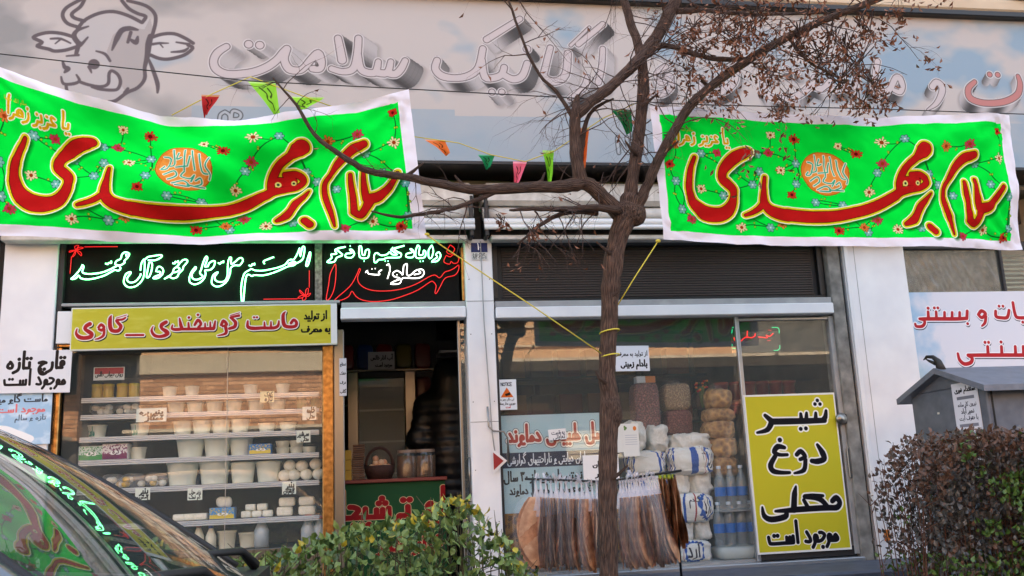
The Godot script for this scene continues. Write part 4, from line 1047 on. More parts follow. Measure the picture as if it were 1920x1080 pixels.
# ------------------------------------------------------------------ the open doorway
func doorway():
	var nz := FastNoiseLite.new()
	nz.frequency = 0.8
	# counter with the green pickle sign
	var p := at(640, 905, -0.35)
	var q := at(803, 895, -0.35)
	var top: float = (p.y + q.y) * 0.5
	var w := q.x - p.x + 0.12
	var c := thing("counter", "green fronted counter with red pickle lettering inside the doorway", "counter", Vector3((p.x + q.x) * 0.5 + 0.06, 0.44, -0.35))
	var cv := Canvas.new(420, 480, Color(0.10, 0.27, 0.16))
	cv.clear()
	write(cv, "انواع ترشیجات", 560, 150, 700, 0.72, 6)
	write(cv, "و خیار شور", 470, 300, 330, 0.72, 6)
	cv.paint(Color(0.78, 0.70, 0.55), 2.5)
	cv.paint(Color(0.50, 0.08, 0.10), 0.0)
	obj("body", mb().box(Vector3(0, (top - 0.44) * 0.5, -0.3), Vector3(w, top - 0.44, 0.6)).mesh(), M.dark, c)
	var f := mb()
	f.quad(Vector3(-w / 2, top - 0.46, 0.004), Vector3(w / 2, top - 0.46, 0.004), Vector3(w / 2, 0.0, 0.004), Vector3(-w / 2, 0.0, 0.004))
	obj("printed_front", f.mesh(), print_mat(cv, 0.6), c)
	obj("counter_top", bar(Vector3(0, top - 0.445, -0.29), Vector3(w + 0.03, 0.025, 0.64), 0.004), mat(Color(0.42, 0.16, 0.13), 0.5), c)
	var ty := top + 0.008
	# basket of eggs
	var ex := at(712, 900, -0.5).x
	var b := thing("egg_basket", "dark woven basket on the counter", "basket", Vector3(ex, ty, -0.5))
	var weave := noisy(Color(0.13, 0.07, 0.06), Color(0.30, 0.17, 0.13), 0.08, 4.0, 0.8, 0.4)
	obj("bowl", mb().lathe([Vector2(0, 0.004), Vector2(0.085, 0), Vector2(0.105, 0.05), Vector2(0.11, 0.10), Vector2(0.10, 0.10), Vector2(0.09, 0.05), Vector2(0, 0.04)], 22).mesh(), weave, b)
	var arc := []
	for k in 13: arc.append(Vector3(cos(PI * k / 12.0) * 0.1, 0.1 + sin(PI * k / 12.0) * 0.13, -0.02))
	obj("handle", mb().tube(arc, [0.012], 8).mesh(), weave, b)
	var shell := [mat(Color(0.72, 0.52, 0.40), 0.5), mat(Color(0.80, 0.66, 0.54), 0.5)]
	for k in 13:
		var a := TAU * k / 7.0
		var e := thing("egg", "brown egg heaped in the dark basket on the counter", "egg", Vector3(ex + cos(a) * 0.065, ty + 0.085, -0.5 + sin(a) * 0.06) if k < 7 else Vector3(ex + cos(a * 1.4) * 0.035, ty + 0.12 + (0.028 if k == 12 else 0.0), -0.5 + sin(a * 1.4) * 0.035), "eggs in the basket")
		obj("shell", mb().blob(Vector3(0, 0.0, 0), Vector3(0.045, 0.052, 0.045), 1.0, null, 0, 12, 8).mesh(), shell[k % 2], e)
	# tall stack of trays, yellow box, jars
	var tr := thing("stacked_trays", "stack of thin brown trays left of the egg basket", "trays", Vector3(at(672, 900, -0.45).x, ty, -0.45))
	for k in 16: obj("tray", bar(Vector3(rng.randf_range(-0.006, 0.006), 0.008 + k * 0.016, 0), Vector3(0.085, 0.012, 0.12), 0.002), mat(Color(0.36, 0.24, 0.16).lightened(0.04 * (k % 3)), 0.7), tr)
	var yb := thing("yellow_box", "narrow yellow box at the left end of the counter", "box", Vector3(at(652, 900, -0.4).x, ty, -0.4))
	for k in 3: obj("box_face", bar(Vector3(0, 0.035 + k * 0.072, 0), Vector3(0.055, 0.07, 0.08), 0.003), mat(Color(0.62, 0.48, 0.10), 0.5), yb)
	for k in 2:
		var j := thing("spice_jar", ["wide jar of dark grains beside the egg basket", "tall jar of dark grains at the right end of the counter"][k], "jar", Vector3(at([764, 798][k], 895, -0.5).x, ty, -0.5))
		obj("filling", mb().lathe([Vector2(0, 0), Vector2(0.075, 0), Vector2(0.075, 0.16), Vector2(0, 0.16)], 20).mesh(), noisy(Color(0.20, 0.13, 0.07), Color(0.45, 0.32, 0.20), 0.2, 5.0, 0.9), j)
		obj("glass", mb().lathe([Vector2(0.078, 0), Vector2(0.078, 0.17), Vector2(0.07, 0.185)], 20).mesh(), M.glass, j)
		obj("lid", mb().lathe([Vector2(0.072, 0.183), Vector2(0.072, 0.205), Vector2(0, 0.205)], 20).mesh(), mat(Color(0.5, 0.42, 0.36), 0.5), j)
	# drinks fridge at the back
	var fz := -1.5
	var a0 := at(650, 697, fz)
	var a1 := at(783, 845, fz)
	var fr := thing("drinks_fridge", "steel framed glass door fridge behind the counter", "fridge", Vector3((a0.x + a1.x) * 0.5, 0.44, fz))
	var fw := a1.x - a0.x
	var fh := a0.y - 0.44
	obj("cabinet", mb().box(Vector3(0, fh * 0.5, -0.35), Vector3(fw, fh, 0.5)).mesh(), M.dark, fr)
	for s in [-1, 1]:
		obj("door_stile", bar(Vector3(s * (fw * 0.5 - 0.05), fh * 0.5, -0.06), Vector3(0.1, fh, 0.08), 0.01), M.steel, fr)
	obj("door_rail", bar(Vector3(0, fh - 0.03, -0.06), Vector3(fw - 0.2, 0.06, 0.08), 0.008), M.dark, fr)
	obj("glass", mb().box(Vector3(0, fh * 0.5 - 0.03, -0.05), Vector3(fw - 0.2, fh - 0.06, 0.012)).mesh(), glass(0.35, Color(0.75, 0.80, 0.82)), fr)
	for k in 5:
		obj("shelf", mb().box(Vector3(0, 0.3 + k * 0.27, -0.085), Vector3(fw - 0.2, 0.015, 0.02)).mesh(), M.alu, fr)
	var cn := Canvas.new(200, 130, Color(0.62, 0.62, 0.62))
	line(cn, "آب انار خالص", 188, 56, 172, Color(0.1, 0.1, 0.1), 0.65)
	line(cn, "موجود است", 184, 108, 130, Color(0.1, 0.1, 0.1), 0.65)
	board_px("paper_notice", "grey paper notice hung above the fridge in the doorway", "notice", Vector2(690, 660), Vector2(740, 692), -1.3, 0.003, print_mat(cn, 0.8), M.paper)
	# snack packs on the wall
	var colors := [Color(0.10, 0.20, 0.42), Color(0.45, 0.08, 0.08), Color(0.12, 0.24, 0.48), Color(0.50, 0.10, 0.09), Color(0.42, 0.36, 0.06), Color(0.38, 0.12, 0.10)]
	var rack := thing("snack_rack", "dark wall rack with rows of snack packs high in the doorway", "rack", Vector3(0.13, 1.9, -1.75))
	obj("panel", mb().box(Vector3(0, 0.32, -0.06), Vector3(1.1, 0.8, 0.03)).mesh(), M.black, rack)
	for y in [-0.02, 0.28]: obj("rail", mb().box(Vector3(0, y, 0.0), Vector3(1.1, 0.012, 0.1)).mesh(), M.steel, rack)
	for k in 12:
		var s := thing("snack_pack", "%s snack pack in the %s row of the dim wall rack" % [["dark blue", "dark red", "blue", "red", "mustard", "brownish red"][k % 6], "lower" if k < 6 else "upper"], "packet", Vector3(-0.3 + (k % 6) * 0.17, 1.886 + (0.3 if k >= 6 else 0.0), -1.75), "snack packs on the rack")
		obj("packet", mb().blob(Vector3(0, 0.12, 0), Vector3(0.15, 0.23, 0.05), 0.45, nz, 0.12, 14, 8).mesh(), mat(colors[k % 6], 0.3), s)
	var sh := thing("wall_shelves", "dim wall shelves with jars at the right of the doorway", "shelves", Vector3(0.95, 0.44, -1.6))
	for k in 5:
		obj("shelf", mb().box(Vector3(0, 0.5 + k * 0.34, 0), Vector3(0.55, 0.02, 0.3)).mesh(), M.alu, sh)
	obj("upright", mb().box(Vector3(0, 1.0, -0.16), Vector3(0.55, 2.0, 0.02)).mesh(), M.dark, sh)
	for k in 6:
		var j := thing("preserve_jar", "small brown preserve jar on the dim wall shelves", "jar", Vector3(0.76 + (k % 3) * 0.14, 0.44 + [1.53, 1.19][k / 3], -1.55), "jars on the dim shelves")
		obj("jar", mb().lathe([Vector2(0, 0), Vector2(0.045, 0), Vector2(0.045, 0.09), Vector2(0.03, 0.11), Vector2(0, 0.11)], 14).mesh(), mat([Color(0.35, 0.2, 0.12), Color(0.5, 0.36, 0.2)][k % 2], 0.3), j)
	# glass door leaf standing open against the pillar
	var d := thing("glass_door_leaf", "narrow open glass door leaf with steel handle beside the pillar", "door", Vector3(0.71, 0.46, -0.02))
	obj("leading_stile", bar(Vector3(-0.012, 0.93, 0.0), Vector3(0.022, 1.85, 0.05)), M.steel, d)
	obj("pane", mb().box(Vector3(0.028, 0.93, -0.01), Vector3(0.055, 1.82, 0.01)).mesh(), glass(0.08), d)
	obj("brass_edge", bar(Vector3(0.065, 0.93, 0.0), Vector3(0.018, 1.85, 0.05)), M.brass, d)
	obj("handle", mb().tube([Vector3(0.03, 0.62, 0.0), Vector3(0.03, 0.62, 0.04), Vector3(0.03, 0.88, 0.04), Vector3(0.03, 0.88, 0.0)], [0.009], 8).mesh(), M.steel, d)
	var cs := Canvas.new(48, 240, Color(0.74, 0.75, 0.77))
	for k in 4: line(cs, ["نعناع", "خشک", "عرق", "گلاب"][k], 44, 46 + k * 58, 40, Color(0.12, 0.12, 0.13), 0.7)
	board_px("paper_strip", "narrow white paper strip on the steel post left of the door", "notice", Vector2(636, 672), Vector2(650, 742), 0.04, 0.002, print_mat(cs, 0.7), M.paper)
	person()

# ------------------------------------------------------------------ the customer: one surface from tapered bones
func person():
	var x := at(846, 900, -1.15).x
	var o := thing("person", "person in a long black hooded puffer jacket seen from behind in the doorway", "person", Vector3(x, 0.44, -1.15))
	var bones := []
	var add := func(a: Vector3, ra: float, b: Vector3, rb: float): bones.append([a, ra, b, rb])
	for s in [-1.0, 1.0]:
		add.call(Vector3(s * 0.09, 0.05, 0.0), 0.055, Vector3(s * 0.09, 0.48, 0.02), 0.07)
		add.call(Vector3(s * 0.09, 0.48, 0.02), 0.07, Vector3(s * 0.10, 0.85, 0.0), 0.10)
		add.call(Vector3(s * 0.09, 0.04, 0.02), 0.045, Vector3(s * 0.11, 0.035, -0.15), 0.04)
		add.call(Vector3(s * 0.19, 1.36, 0.0), 0.085, Vector3(s * 0.27, 1.08, 0.02), 0.075)
		add.call(Vector3(s * 0.27, 1.08, 0.02), 0.072, Vector3(s * 0.21, 0.90, -0.12), 0.06)
		add.call(Vector3(s * 0.10, 1.37, 0.0), 0.10, Vector3(s * 0.19, 1.36, 0.0), 0.085)
	add.call(Vector3(0, 0.62, 0.0), 0.20, Vector3(0, 0.95, 0.0), 0.19)
	add.call(Vector3(0, 0.95, 0.0), 0.18, Vector3(0, 1.32, 0.0), 0.19)
	add.call(Vector3(0, 1.38, 0.0), 0.12, Vector3(0, 1.50, 0.0), 0.08)
	add.call(Vector3(0, 1.58, 0.01), 0.115, Vector3(0, 1.65, -0.01), 0.115)
	add.call(Vector3(0, 1.46, 0.05), 0.10, Vector3(0, 1.56, 0.05), 0.11)
	var field := func(p: Vector3) -> float:
		var v := 0.0
		for b in bones:
			var e: Vector3 = b[2] - b[0]
			var t := clampf((p - b[0]).dot(e) / e.length_squared(), 0, 1)
			v += exp(-((p - b[0] - e * t).length() - lerpf(b[1], b[3], t)) * 30.0)
		var d := -log(maxf(v, 1e-12)) / 30.0
		if p.y > 0.6 and p.y < 1.4: d += 0.008 * cos(p.y * TAU / 0.085)   # quilted rows of the jacket
		return d
	obj("body", nets(field, Vector3(-0.42, -0.02, -0.3), Vector3(0.42, 1.82, 0.3), 0.026), mat(Color(0.06, 0.06, 0.075), 0.45), o)

func nets(f: Callable, lo: Vector3, hi: Vector3, cell: float) -> ArrayMesh:
	var n := Vector3i((hi - lo) / cell) + Vector3i.ONE
	var v := PackedFloat32Array()
	v.resize((n.x + 1) * (n.y + 1) * (n.z + 1))
	var id := func(x: int, y: int, z: int) -> int: return (z * (n.y + 1) + y) * (n.x + 1) + x
	for z in n.z + 1:
		for y in n.y + 1:
			for x in n.x + 1:
				v[id.call(x, y, z)] = f.call(lo + Vector3(x, y, z) * cell)
	var where := {}
	for z in n.z:
		for y in n.y:
			for x in n.x:
				var c := Vector3.ZERO
				var k := 0
				var vals := []
				for i in 8: vals.append(v[id.call(x + (i & 1), y + ((i >> 1) & 1), z + (i >> 2))])
				for i in 8:
					for ax in 3:
						var j: int = i | (1 << ax)
						if j != i and (vals[i] < 0) != (vals[j] < 0):
							var t: float = vals[i] / (vals[i] - vals[j])
							var p := Vector3(i & 1, (i >> 1) & 1, i >> 2)
							p[ax] = t
							c += p
							k += 1
				if k: where[id.call(x, y, z)] = lo + (Vector3(x, y, z) + c / k) * cell
	var m := mb()
	m.st.set_smooth_group(0)
	for z in range(1, n.z):
		for y in range(1, n.y):
			for x in range(1, n.x):
				var a: float = v[id.call(x, y, z)]
				for ax in 3:
					var s := Vector3i(x, y, z)
					s[ax] += 1
					var b: float = v[id.call(s.x, s.y, s.z)]
					if (a < 0) == (b < 0): continue
					var u := (ax + 1) % 3
					var w := (ax + 2) % 3
					var q := []
					for e in [[0, 0], [-1, 0], [-1, -1], [0, -1]]:
						var p := Vector3i(x, y, z)
						p[u] += e[0]
						p[w] += e[1]
						q.append(where.get(id.call(p.x, p.y, p.z), lo))
					if a < 0: m.quad(q[3], q[2], q[1], q[0])
					else: m.quad(q[0], q[1], q[2], q[3])
	return m.mesh()

# ------------------------------------------------------------------ goods behind the right window
func bag_thing(called: String, label: String, cat: String, x0: float, y0: float, x1: float, y1: float, z: float, depth: float, m: Material, e := 0.5, amp := 0.12, group := "", film := false):
	var a := at(x0, y0, z)
	var b := at(x1, y1, z)
	var nz := FastNoiseLite.new()
	nz.frequency = 1.3
	nz.fractal_octaves = 3
	nz.seed = int(x0 + y0)
	var s := Vector3(b.x - a.x, a.y - b.y, depth)
	var t := thing(called, label, cat, Vector3((a.x + b.x) * 0.5, b.y, z - depth * 0.5), group)
	obj("filling", mb().blob(Vector3(0, s.y * 0.5, 0), s, e, nz, amp, 36, 22).mesh(), m, t)
	if film:
		obj("clear_wrap", mb().blob(Vector3(0, s.y * 0.51, 0), s * 1.04, e, nz, amp * 1.3, 20, 12).mesh(), M.film, t)
		obj("gathered_top", mb().tube([Vector3(0, s.y * 0.97, 0), Vector3(0.01, s.y + 0.03, 0.01)], [s.x * 0.32, s.x * 0.2], 9).mesh(), M.film, t)
	return t

func sack_print(kind: int) -> StandardMaterial3D:
	var cv := Canvas.new(384, 128, Color(0.84, 0.85, 0.83))
	var ink := Color(0.12, 0.30, 0.62)
	for o in [96, 288]:
		cv.clear()
		for k in 16:
			var a := TAU * k / 16.0
			cv.seg(Vector2(o + 20 + cos(a) * 26, 60 + sin(a) * 30), 6, Vector2(o + 20 + cos(a) * 31, 60 + sin(a) * 36), 3, 3)
		cv.paint(ink)
		cv.rect(o - 62, 12, o - 46, 112, ink)
		line(cv, "آرد", o + 36, 70, 34, Color(0.12, 0.12, 0.2), 0.5)
		line(cv, "گندم", o - 6, 56, 28, Color(0.15, 0.15, 0.2), 0.5)
		cv.clear()
		pen(cv, "0,14 2,50 -1,90 1,116", func(p): return p + Vector2(o - 20, 0), 1.0, 2, 1.6)
		cv.paint(Color(0.55, 0.18, 0.2))
	var m := print_mat(cv, 0.55)
	m.texture_repeat = true
	m.uv1_offset = Vector3(0.1 * kind, 0, 0)
	m.heightmap_enabled = true
	m.heightmap_texture = noise_tex(Color.BLACK, Color.WHITE, 0.03)
	m.heightmap_scale = 0.6
	return m

func window_goods():
	# inner ledge
	var l := thing("window_plinth", "low tiled plinth behind the right window carrying sacks and bottles", "plinth", Vector3(1.9, 0.44, -0.4))
	obj("body", mb().box(Vector3(0, 0.05, 0), Vector3(1.8, 0.1, 0.75)).mesh(), M.grey, l)
	var nut := noisy(Color(0.18, 0.06, 0.05), Color(0.66, 0.40, 0.36), 0.10, 3.0, 0.6, 0.5, FastNoiseLite.TYPE_CELLULAR)
	var nut2 := noisy(Color(0.30, 0.22, 0.12), Color(0.80, 0.70, 0.54), 0.10, 3.2, 0.6, 0.5, FastNoiseLite.TYPE_CELLULAR, 2)
	var chips := noisy(Color(0.40, 0.27, 0.12), Color(0.88, 0.70, 0.40), 0.035, 3.0, 0.7, 0.7, FastNoiseLite.TYPE_CELLULAR, 3)
	bag_thing("peanut_bag", "tall clear bag of reddish peanuts, leftmost in the window", "bag", 1188, 716, 1244, 815, -0.3, 0.2, nut, 0.4, 0.05, "", true)
	bag_thing("pistachio_bag", "clear bag of cream coloured pistachios in the window", "bag", 1246, 718, 1300, 768, -0.3, 0.2, nut2, 0.4, 0.05, "", true)
	bag_thing("peanut_bag", "short bag of reddish peanuts under the pistachios", "bag", 1250, 768, 1304, 816, -0.3, 0.2, nut, 0.4, 0.05)
	bag_thing("dark_nut_bag", "small bag of dark raisins behind the snack bags", "bag", 1305, 734, 1338, 765, -0.4, 0.16, noisy(Color(0.12, 0.07, 0.06), Color(0.32, 0.2, 0.17), 0.1, 3.0, 0.6, 0.4, FastNoiseLite.TYPE_CELLULAR, 4), 0.5, 0.1)
	var br := 0
	for y in [[727, 766, 1330, 1380], [764, 789, 1328, 1384], [787, 822, 1328, 1386], [819, 860, 1334, 1390], [855, 893, 1336, 1392]]:
		bag_thing("snack_bag", "brown puffed bread snack bag, %s of the stack by the mullion" % ["topmost", "second from the top", "middle one", "second lowest", "lowest"][br], "bag", y[2], y[0], y[3], y[1], -0.18, 0.24, chips, 0.6, 0.15, "stacked snack bags", true)
		br += 1
	var cb := at(1214, 712, -0.3)
	var cbx := thing("nut_box", "small orange and white box standing on the peanut bag", "box", Vector3(cb.x, cb.y - 0.02, -0.36))
	obj("white_part", bar(Vector3(-0.045, 0.025, 0), Vector3(0.07, 0.05, 0.08), 0.002), mat(Color(0.75, 0.77, 0.78), 0.5), cbx)
	obj("orange_part", bar(Vector3(0.03, 0.025, 0), Vector3(0.08, 0.05, 0.08), 0.002), mat(Color(0.72, 0.42, 0.15), 0.5), cbx)
	# sacks
	var plain := [[1178, 788, 1216, 846, "white knotted sack at the left behind the papers"], [1219, 797, 1260, 846, "white sack with a twisted neck in the middle"], [1262, 812, 1338, 846, "smooth white sack lying on the printed sacks"], [1262, 884, 1298, 932, "plain white sack left of the tied one"], [1297, 884, 1344, 930, "plain white sack with a folded corner"], [1272, 968, 1306, 1022, "wrinkled clear wrapped sack near the floor"], [1306, 974, 1340, 1016, "small plain sack low beside the bottles"]]
	for s in plain: bag_thing("flour_sack", s[4], "sack", s[0], s[1], s[2], s[3], -0.16, 0.26, M.sack, 0.62, 0.28, "white sacks in the window")
	var pr := [[1172, 846, 1256, 892, "blue printed flour sack, left one of the upper pair"], [1255, 838, 1346, 888, "blue printed flour sack, right one of the upper pair"], [1262, 926, 1348, 978, "blue printed flour sack low in the pile"], [1264, 1016, 1342, 1056, "green and grey printed sack at the bottom of the pile"], [1172, 892, 1262, 940, "blue printed flour sack behind the hanging bread"]]
	for k in pr.size():
		var s: Array = pr[k]
		bag_thing("printed_sack", s[4], "sack", s[0], s[1], s[2], s[3], -0.1, 0.3, sack_print(k), 0.5, 0.18, "printed sacks in the window")
	for k in 4:
		bag_thing("flour_sack", "white sack in the hidden lower rows behind the hanging bread", "sack", 1170 + (k % 2) * 48, 940 + (k / 2) * 58, 1217 + (k % 2) * 48, 998 + (k / 2) * 58, -0.2, 0.3, M.sack, 0.5, 0.15, "hidden sacks")
	# dried flowers
	var fl := thing("flower_bunch", "small bunch of red and orange dried flowers among the bags", "flowers", at(1316, 735, -0.35))
	var fc := [mat(Color(0.65, 0.14, 0.08), 0.8), mat(Color(0.75, 0.40, 0.10), 0.8), mat(Color(0.25, 0.32, 0.12), 0.8)]
	for k in 24:
		var p := Vector3(rng.randf_range(-0.06, 0.06), rng.randf_range(0.0, 0.09), rng.randf_range(-0.03, 0.05))
		obj("blossom", mb().blob(p, Vector3(0.022, 0.016, 0.02), 0.8, null, 0, 6, 4).mesh(), fc[k % 3], fl)
	obj("stalks", mb().tube([Vector3(0, -0.12, 0), Vector3(0, 0.04, 0)], [0.012, 0.03], 6).mesh(), fc[2], fl)
	# water bottles
	var pet := glass(0.16, Color(0.80, 0.88, 0.92))
	var lab := mat(Color(0.10, 0.38, 0.70), 0.35)
	var body := mb().lathe([Vector2(0, 0), Vector2(0.036, 0), Vector2(0.041, 0.01), Vector2(0.038, 0.05), Vector2(0.041, 0.09), Vector2(0.041, 0.18), Vector2(0.036, 0.22), Vector2(0.016, 0.28), Vector2(0.014, 0.30)], 18).mesh()
	var lbm := mb().lathe([Vector2(0.0418, 0.10), Vector2(0.0418, 0.165)], 18).mesh()
	var cap := mb().lathe([Vector2(0.017, 0.298), Vector2(0.017, 0.32), Vector2(0, 0.32)], 14).mesh()
	var shelf := thing("bottle_shelf", "thin shelf between the two rows of water bottles", "shelf", Vector3(at(1380, 955, -0.2).x, 0.885, -0.2))
	obj("shelf", bar(Vector3(0.01, 0, 0), Vector3(0.36, 0.012, 0.28), 0.002), M.alu, shelf)
	var lc := thing("ice_box", "frosted white block under the lower water bottles", "box", Vector3(at(1384, 1040, -0.2).x, 0.54, -0.2))
	obj("block", mb().blob(Vector3(0.0, 0.045, 0), Vector3(0.36, 0.09, 0.26), 0.3, null, 0, 16, 8).mesh(), mat(Color(0.70, 0.74, 0.73), 0.5), lc)
	for k in 8:
		var low := k >= 3
		var i: int = k - 3 if low else k
		if k == 7: i = 4
		if i > 3: continue
		var x := at(1351 + 20.5 * i, 925 + (90 if low else 0), -0.14).x
		var t := thing("water_bottle", "clear water bottle with blue label, %s of the %s row" % [["first", "second", "third", "fourth"][i], "lower" if low else "upper"], "bottle", Vector3(x, 0.63 if low else 0.891, -0.14), "water bottles by the mullion")
		obj("bottle", body, pet, t)
		obj("label_band", lbm, lab, t)
		obj("cap", cap, mat(Color(0.75, 0.80, 0.85), 0.4), t)
	# red flower pots on a shelf behind the door
	var ps := thing("pot_shelf", "wooden shelf carrying red flower pots behind the glass door", "shelf", Vector3(3.15, 1.70, -0.55))
	obj("board", bar(Vector3(0, 0, 0), Vector3(0.75, 0.03, 0.25), 0.003), mat(Color(0.45, 0.30, 0.18), 0.7), ps)
	for s in [-1, 1]: obj("upright", bar(Vector3(s * 0.34, -0.62, 0), Vector3(0.03, 1.22, 0.2), 0.003), mat(Color(0.4, 0.27, 0.17), 0.7), ps)
	var potm := mat(Color(0.48, 0.13, 0.08), 0.5)
	for k in 6:
		var t := thing("flower_pot", "red plastic flower pot, %s along the shelf behind the door" % ["first", "second", "third", "fourth", "fifth", "sixth"][k], "pot", Vector3(2.86 + k * 0.115, 1.715, -0.55), "red pots behind the door")
		obj("pot", mb().lathe([Vector2(0, 0), Vector2(0.045, 0), Vector2(0.052, 0.13), Vector2(0.058, 0.13), Vector2(0.058, 0.155), Vector2(0.05, 0.155), Vector2(0.0, 0.14)], 16).mesh(), potm, t)
	# shop lamp cable and dark shelving deeper inside
	var st := thing("storage_rack", "dark storage rack deep inside the shop behind the window", "rack", Vector3(2.1, 0.44, -2.2))
	for k in 5: obj("shelf", mb().box(Vector3(0, 0.4 + k * 0.42, 0), Vector3(2.4, 0.03, 0.4)).mesh(), M.dark, st)
	for s in [-1.2, -0.4, 0.4, 1.2]: obj("upright", mb().box(Vector3(s, 1.1, -0.2), Vector3(0.05, 2.2, 0.05)).mesh(), M.dark, st)
	var boxes := [Color(0.40, 0.28, 0.18), Color(0.35, 0.12, 0.10), Color(0.22, 0.22, 0.24), Color(0.46, 0.38, 0.26)]
	for k in 16:
		var bx := thing("stored_box", "dim carton, %s in the %s row of the rack deep inside" % [NTH[k % 8], "lower" if k < 8 else "upper"], "carton", Vector3(1.15 + (k % 8) * 0.27, 0.855 + 0.42 * (2 if k < 8 else 3), -2.2), "cartons on the storage rack")
		obj("carton", bar(Vector3(0, 0.13, 0), Vector3(0.22, 0.26, 0.3), 0.004), mat(boxes[(k * 7) % 4], 0.7), bx)

# ------------------------------------------------------------------ papers and posters on the right window
func window_papers():
	var ink := Color(0.07, 0.07, 0.08)
	var c := Canvas.new(200, 144, Color(0.84, 0.86, 0.89))
	line(c, "از تولید به مصرف", 192, 56, 182, Color(0.2, 0.2, 0.2), 0.55)
	line(c, "بادام زمینی", 188, 116, 158, ink, 0.8)
	board_px("paper_notice", "white peanut notice with two black lines on the window beside the trunk", "notice", Vector2(1152, 649), Vector2(1219, 695), 0.012, 0.003, print_mat(c, 0.6), M.paper, deg_to_rad(-0.6))
	c = Canvas.new(130, 190, Color(0.78, 0.82, 0.86))
	c.rect(4, 4, 126, 186, Color(0.84, 0.87, 0.90))
	line(c, "ECITON", 100, 40, 76, Color(0.12, 0.14, 0.18), 0.6)
	c.poly(PackedVector2Array([Vector2(64, 50), Vector2(108, 112), Vector2(20, 112)]), Color(0.80, 0.38, 0.14))
	c.poly(PackedVector2Array([Vector2(50, 92), Vector2(84, 80), Vector2(90, 96), Vector2(56, 104)]), Color(0.12, 0.10, 0.10))
	line(c, "این مکان مجهز به", 112, 130, 96, Color(0.2, 0.22, 0.25), 0.5)
	line(c, "دوربین مدار بسته", 120, 156, 110, ink, 0.6)
	line(c, "است", 86, 178, 34, Color(0.7, 0.15, 0.15), 0.6)
	board_px("camera_notice", "silver notice with orange warning triangle on the window", "notice", Vector2(932, 712), Vector2(970, 768), 0.012, 0.003, print_mat(c, 0.3), M.alu)
	# honey poster inside the pane
	var p := at(935, 778, -0.03)
	var q := at(1166, 1056, -0.03)
	var W := q.x - p.x
	var H := p.y - q.y
	c = Canvas.new(600, 700, Color(0.62, 0.74, 0.78))
	var y0 := 700.0
	c.rect(0, 0, 600, 5, Color(0.1, 0.12, 0.14))
	c.clear()
	write(c, "عسل طبیعی دماوند", 590, 125, 550, 0.74, 16)
	c.paint(Color(0.10, 0.12, 0.14), 9)
	c.paint(Color(0.88, 0.88, 0.86), 7)
	c.paint(Color(0.62, 0.20, 0.14), 0)
	c.rect(0, 178, 600, 248, Color(0.13, 0.15, 0.24))
	line(c, "مخصوص بیماران دیابتی و ناراحتیهای گوارشی", 594, 226, 560, Color(0.85, 0.88, 0.9), 0.6, 1.3)
	line(c, "توانستیم با بیش از ۰۳ سال", 470, 306, 460, ink, 0.65)
	line(c, "تجربه عسلهای طبیعی دماوند", 470, 366, 430, ink, 0.65)
	line(c, "برای شما کسب کنیم", 440, 424, 330, ink, 0.65)
	var n := FastNoiseLite.new()
	n.noise_type = FastNoiseLite.TYPE_CELLULAR
	n.frequency = 0.018
	var n2 := FastNoiseLite.new()
	n2.frequency = 0.012
	for y in range(452, 700):
		for x in 600:
			var v := n.get_noise_2d(x, y)
			var u := n2.get_noise_2d(x, y)
			var col := Color(0.50, 0.34, 0.06).lerp(Color(0.22, 0.10, 0.05), clampf(u * 2.5 + 0.4, 0, 1))
			if v > -0.35: col = col.lerp(Color(0.12, 0.07, 0.04), 0.7)
			c.mix(y * 600 + x, col, 1.0)
	for k in 26:
		var b := Vector2(rng.randf_range(20, 580), rng.randf_range(470, 690))
		var a := rng.randf() * TAU
		for j in 5:
			c.spot(b + Vector2(cos(a), sin(a)) * j * 8, 10 - j, Color(0.07, 0.05, 0.04) if j % 2 else Color(0.52, 0.36, 0.14))
	board("honey_poster", "large honey poster with red title and bee photograph inside the right window", "poster", p.x, p.y, q.x, q.y, -0.025, 0.004, print_mat(c, 0.5), M.paper)
	c = Canvas.new(180, 190, Color(0.88, 0.88, 0.88))
	line(c, "نشان", 120, 80, 72, ink, 0.7)
	line(c, "دار", 112, 150, 50, ink, 0.7)
	board_px("paper_notice", "white notice partly hidden behind the tree trunk above the hanging bread", "notice", Vector2(1092, 854), Vector2(1162, 902), 0.014, 0.003, print_mat(c, 0.6), M.paper)
	c = Canvas.new(120, 60, Color(0.86, 0.86, 0.86))
	line(c, "به قیمت", 112, 28, 92, Color(0.3, 0.3, 0.35), 0.5)
	line(c, "تعاونی", 112, 52, 84, Color(0.3, 0.3, 0.35), 0.5)
	board_px("paper_slip", "small handwritten slip stuck over the honey poster title", "note", Vector2(1028, 805), Vector2(1062, 824), 0.01, 0.002, print_mat(c, 0.7), M.paper, deg_to_rad(3))
	for k in 2:
		c = Canvas.new(150, 230, Color(0.82, 0.83, 0.82))
		if k == 0:
			for b in [Vector2(22, 22), Vector2(34, 30), Vector2(24, 38)]: c.spot(b, 9, Color(0.35, 0.48, 0.25))
			c.spot(Vector2(116, 34), 16, Color(0.78, 0.45, 0.2))
			for j in 5: c.rect(20, 80 + j * 16, 134, 83 + j * 16, Color(0.6, 0.62, 0.68))
		board_px("certificate_sheet", ["white certificate with leaf and orange emblems on the window", "plain white sheet half hidden behind the certificate"][k], "sheet", Vector2([1166, 1154][k], [795, 795][k]), Vector2([1200, 1176][k], [855, 848][k]), [0.013, 0.010][k], 0.002, print_mat(c, 0.5), M.paper)
	# small red arrow sign on the pillar
	var pp := at(924, 865, 0.1)
	var t := thing("arrow_sign", "small red and white triangular sign fixed to the middle pillar", "sign", pp)
	obj("white_border", mb().prism(PackedVector2Array([Vector2(0, 0.085), Vector2(0.10, 0.0), Vector2(0, -0.085)]), 0, 0.006).mesh(), M.white2, t)
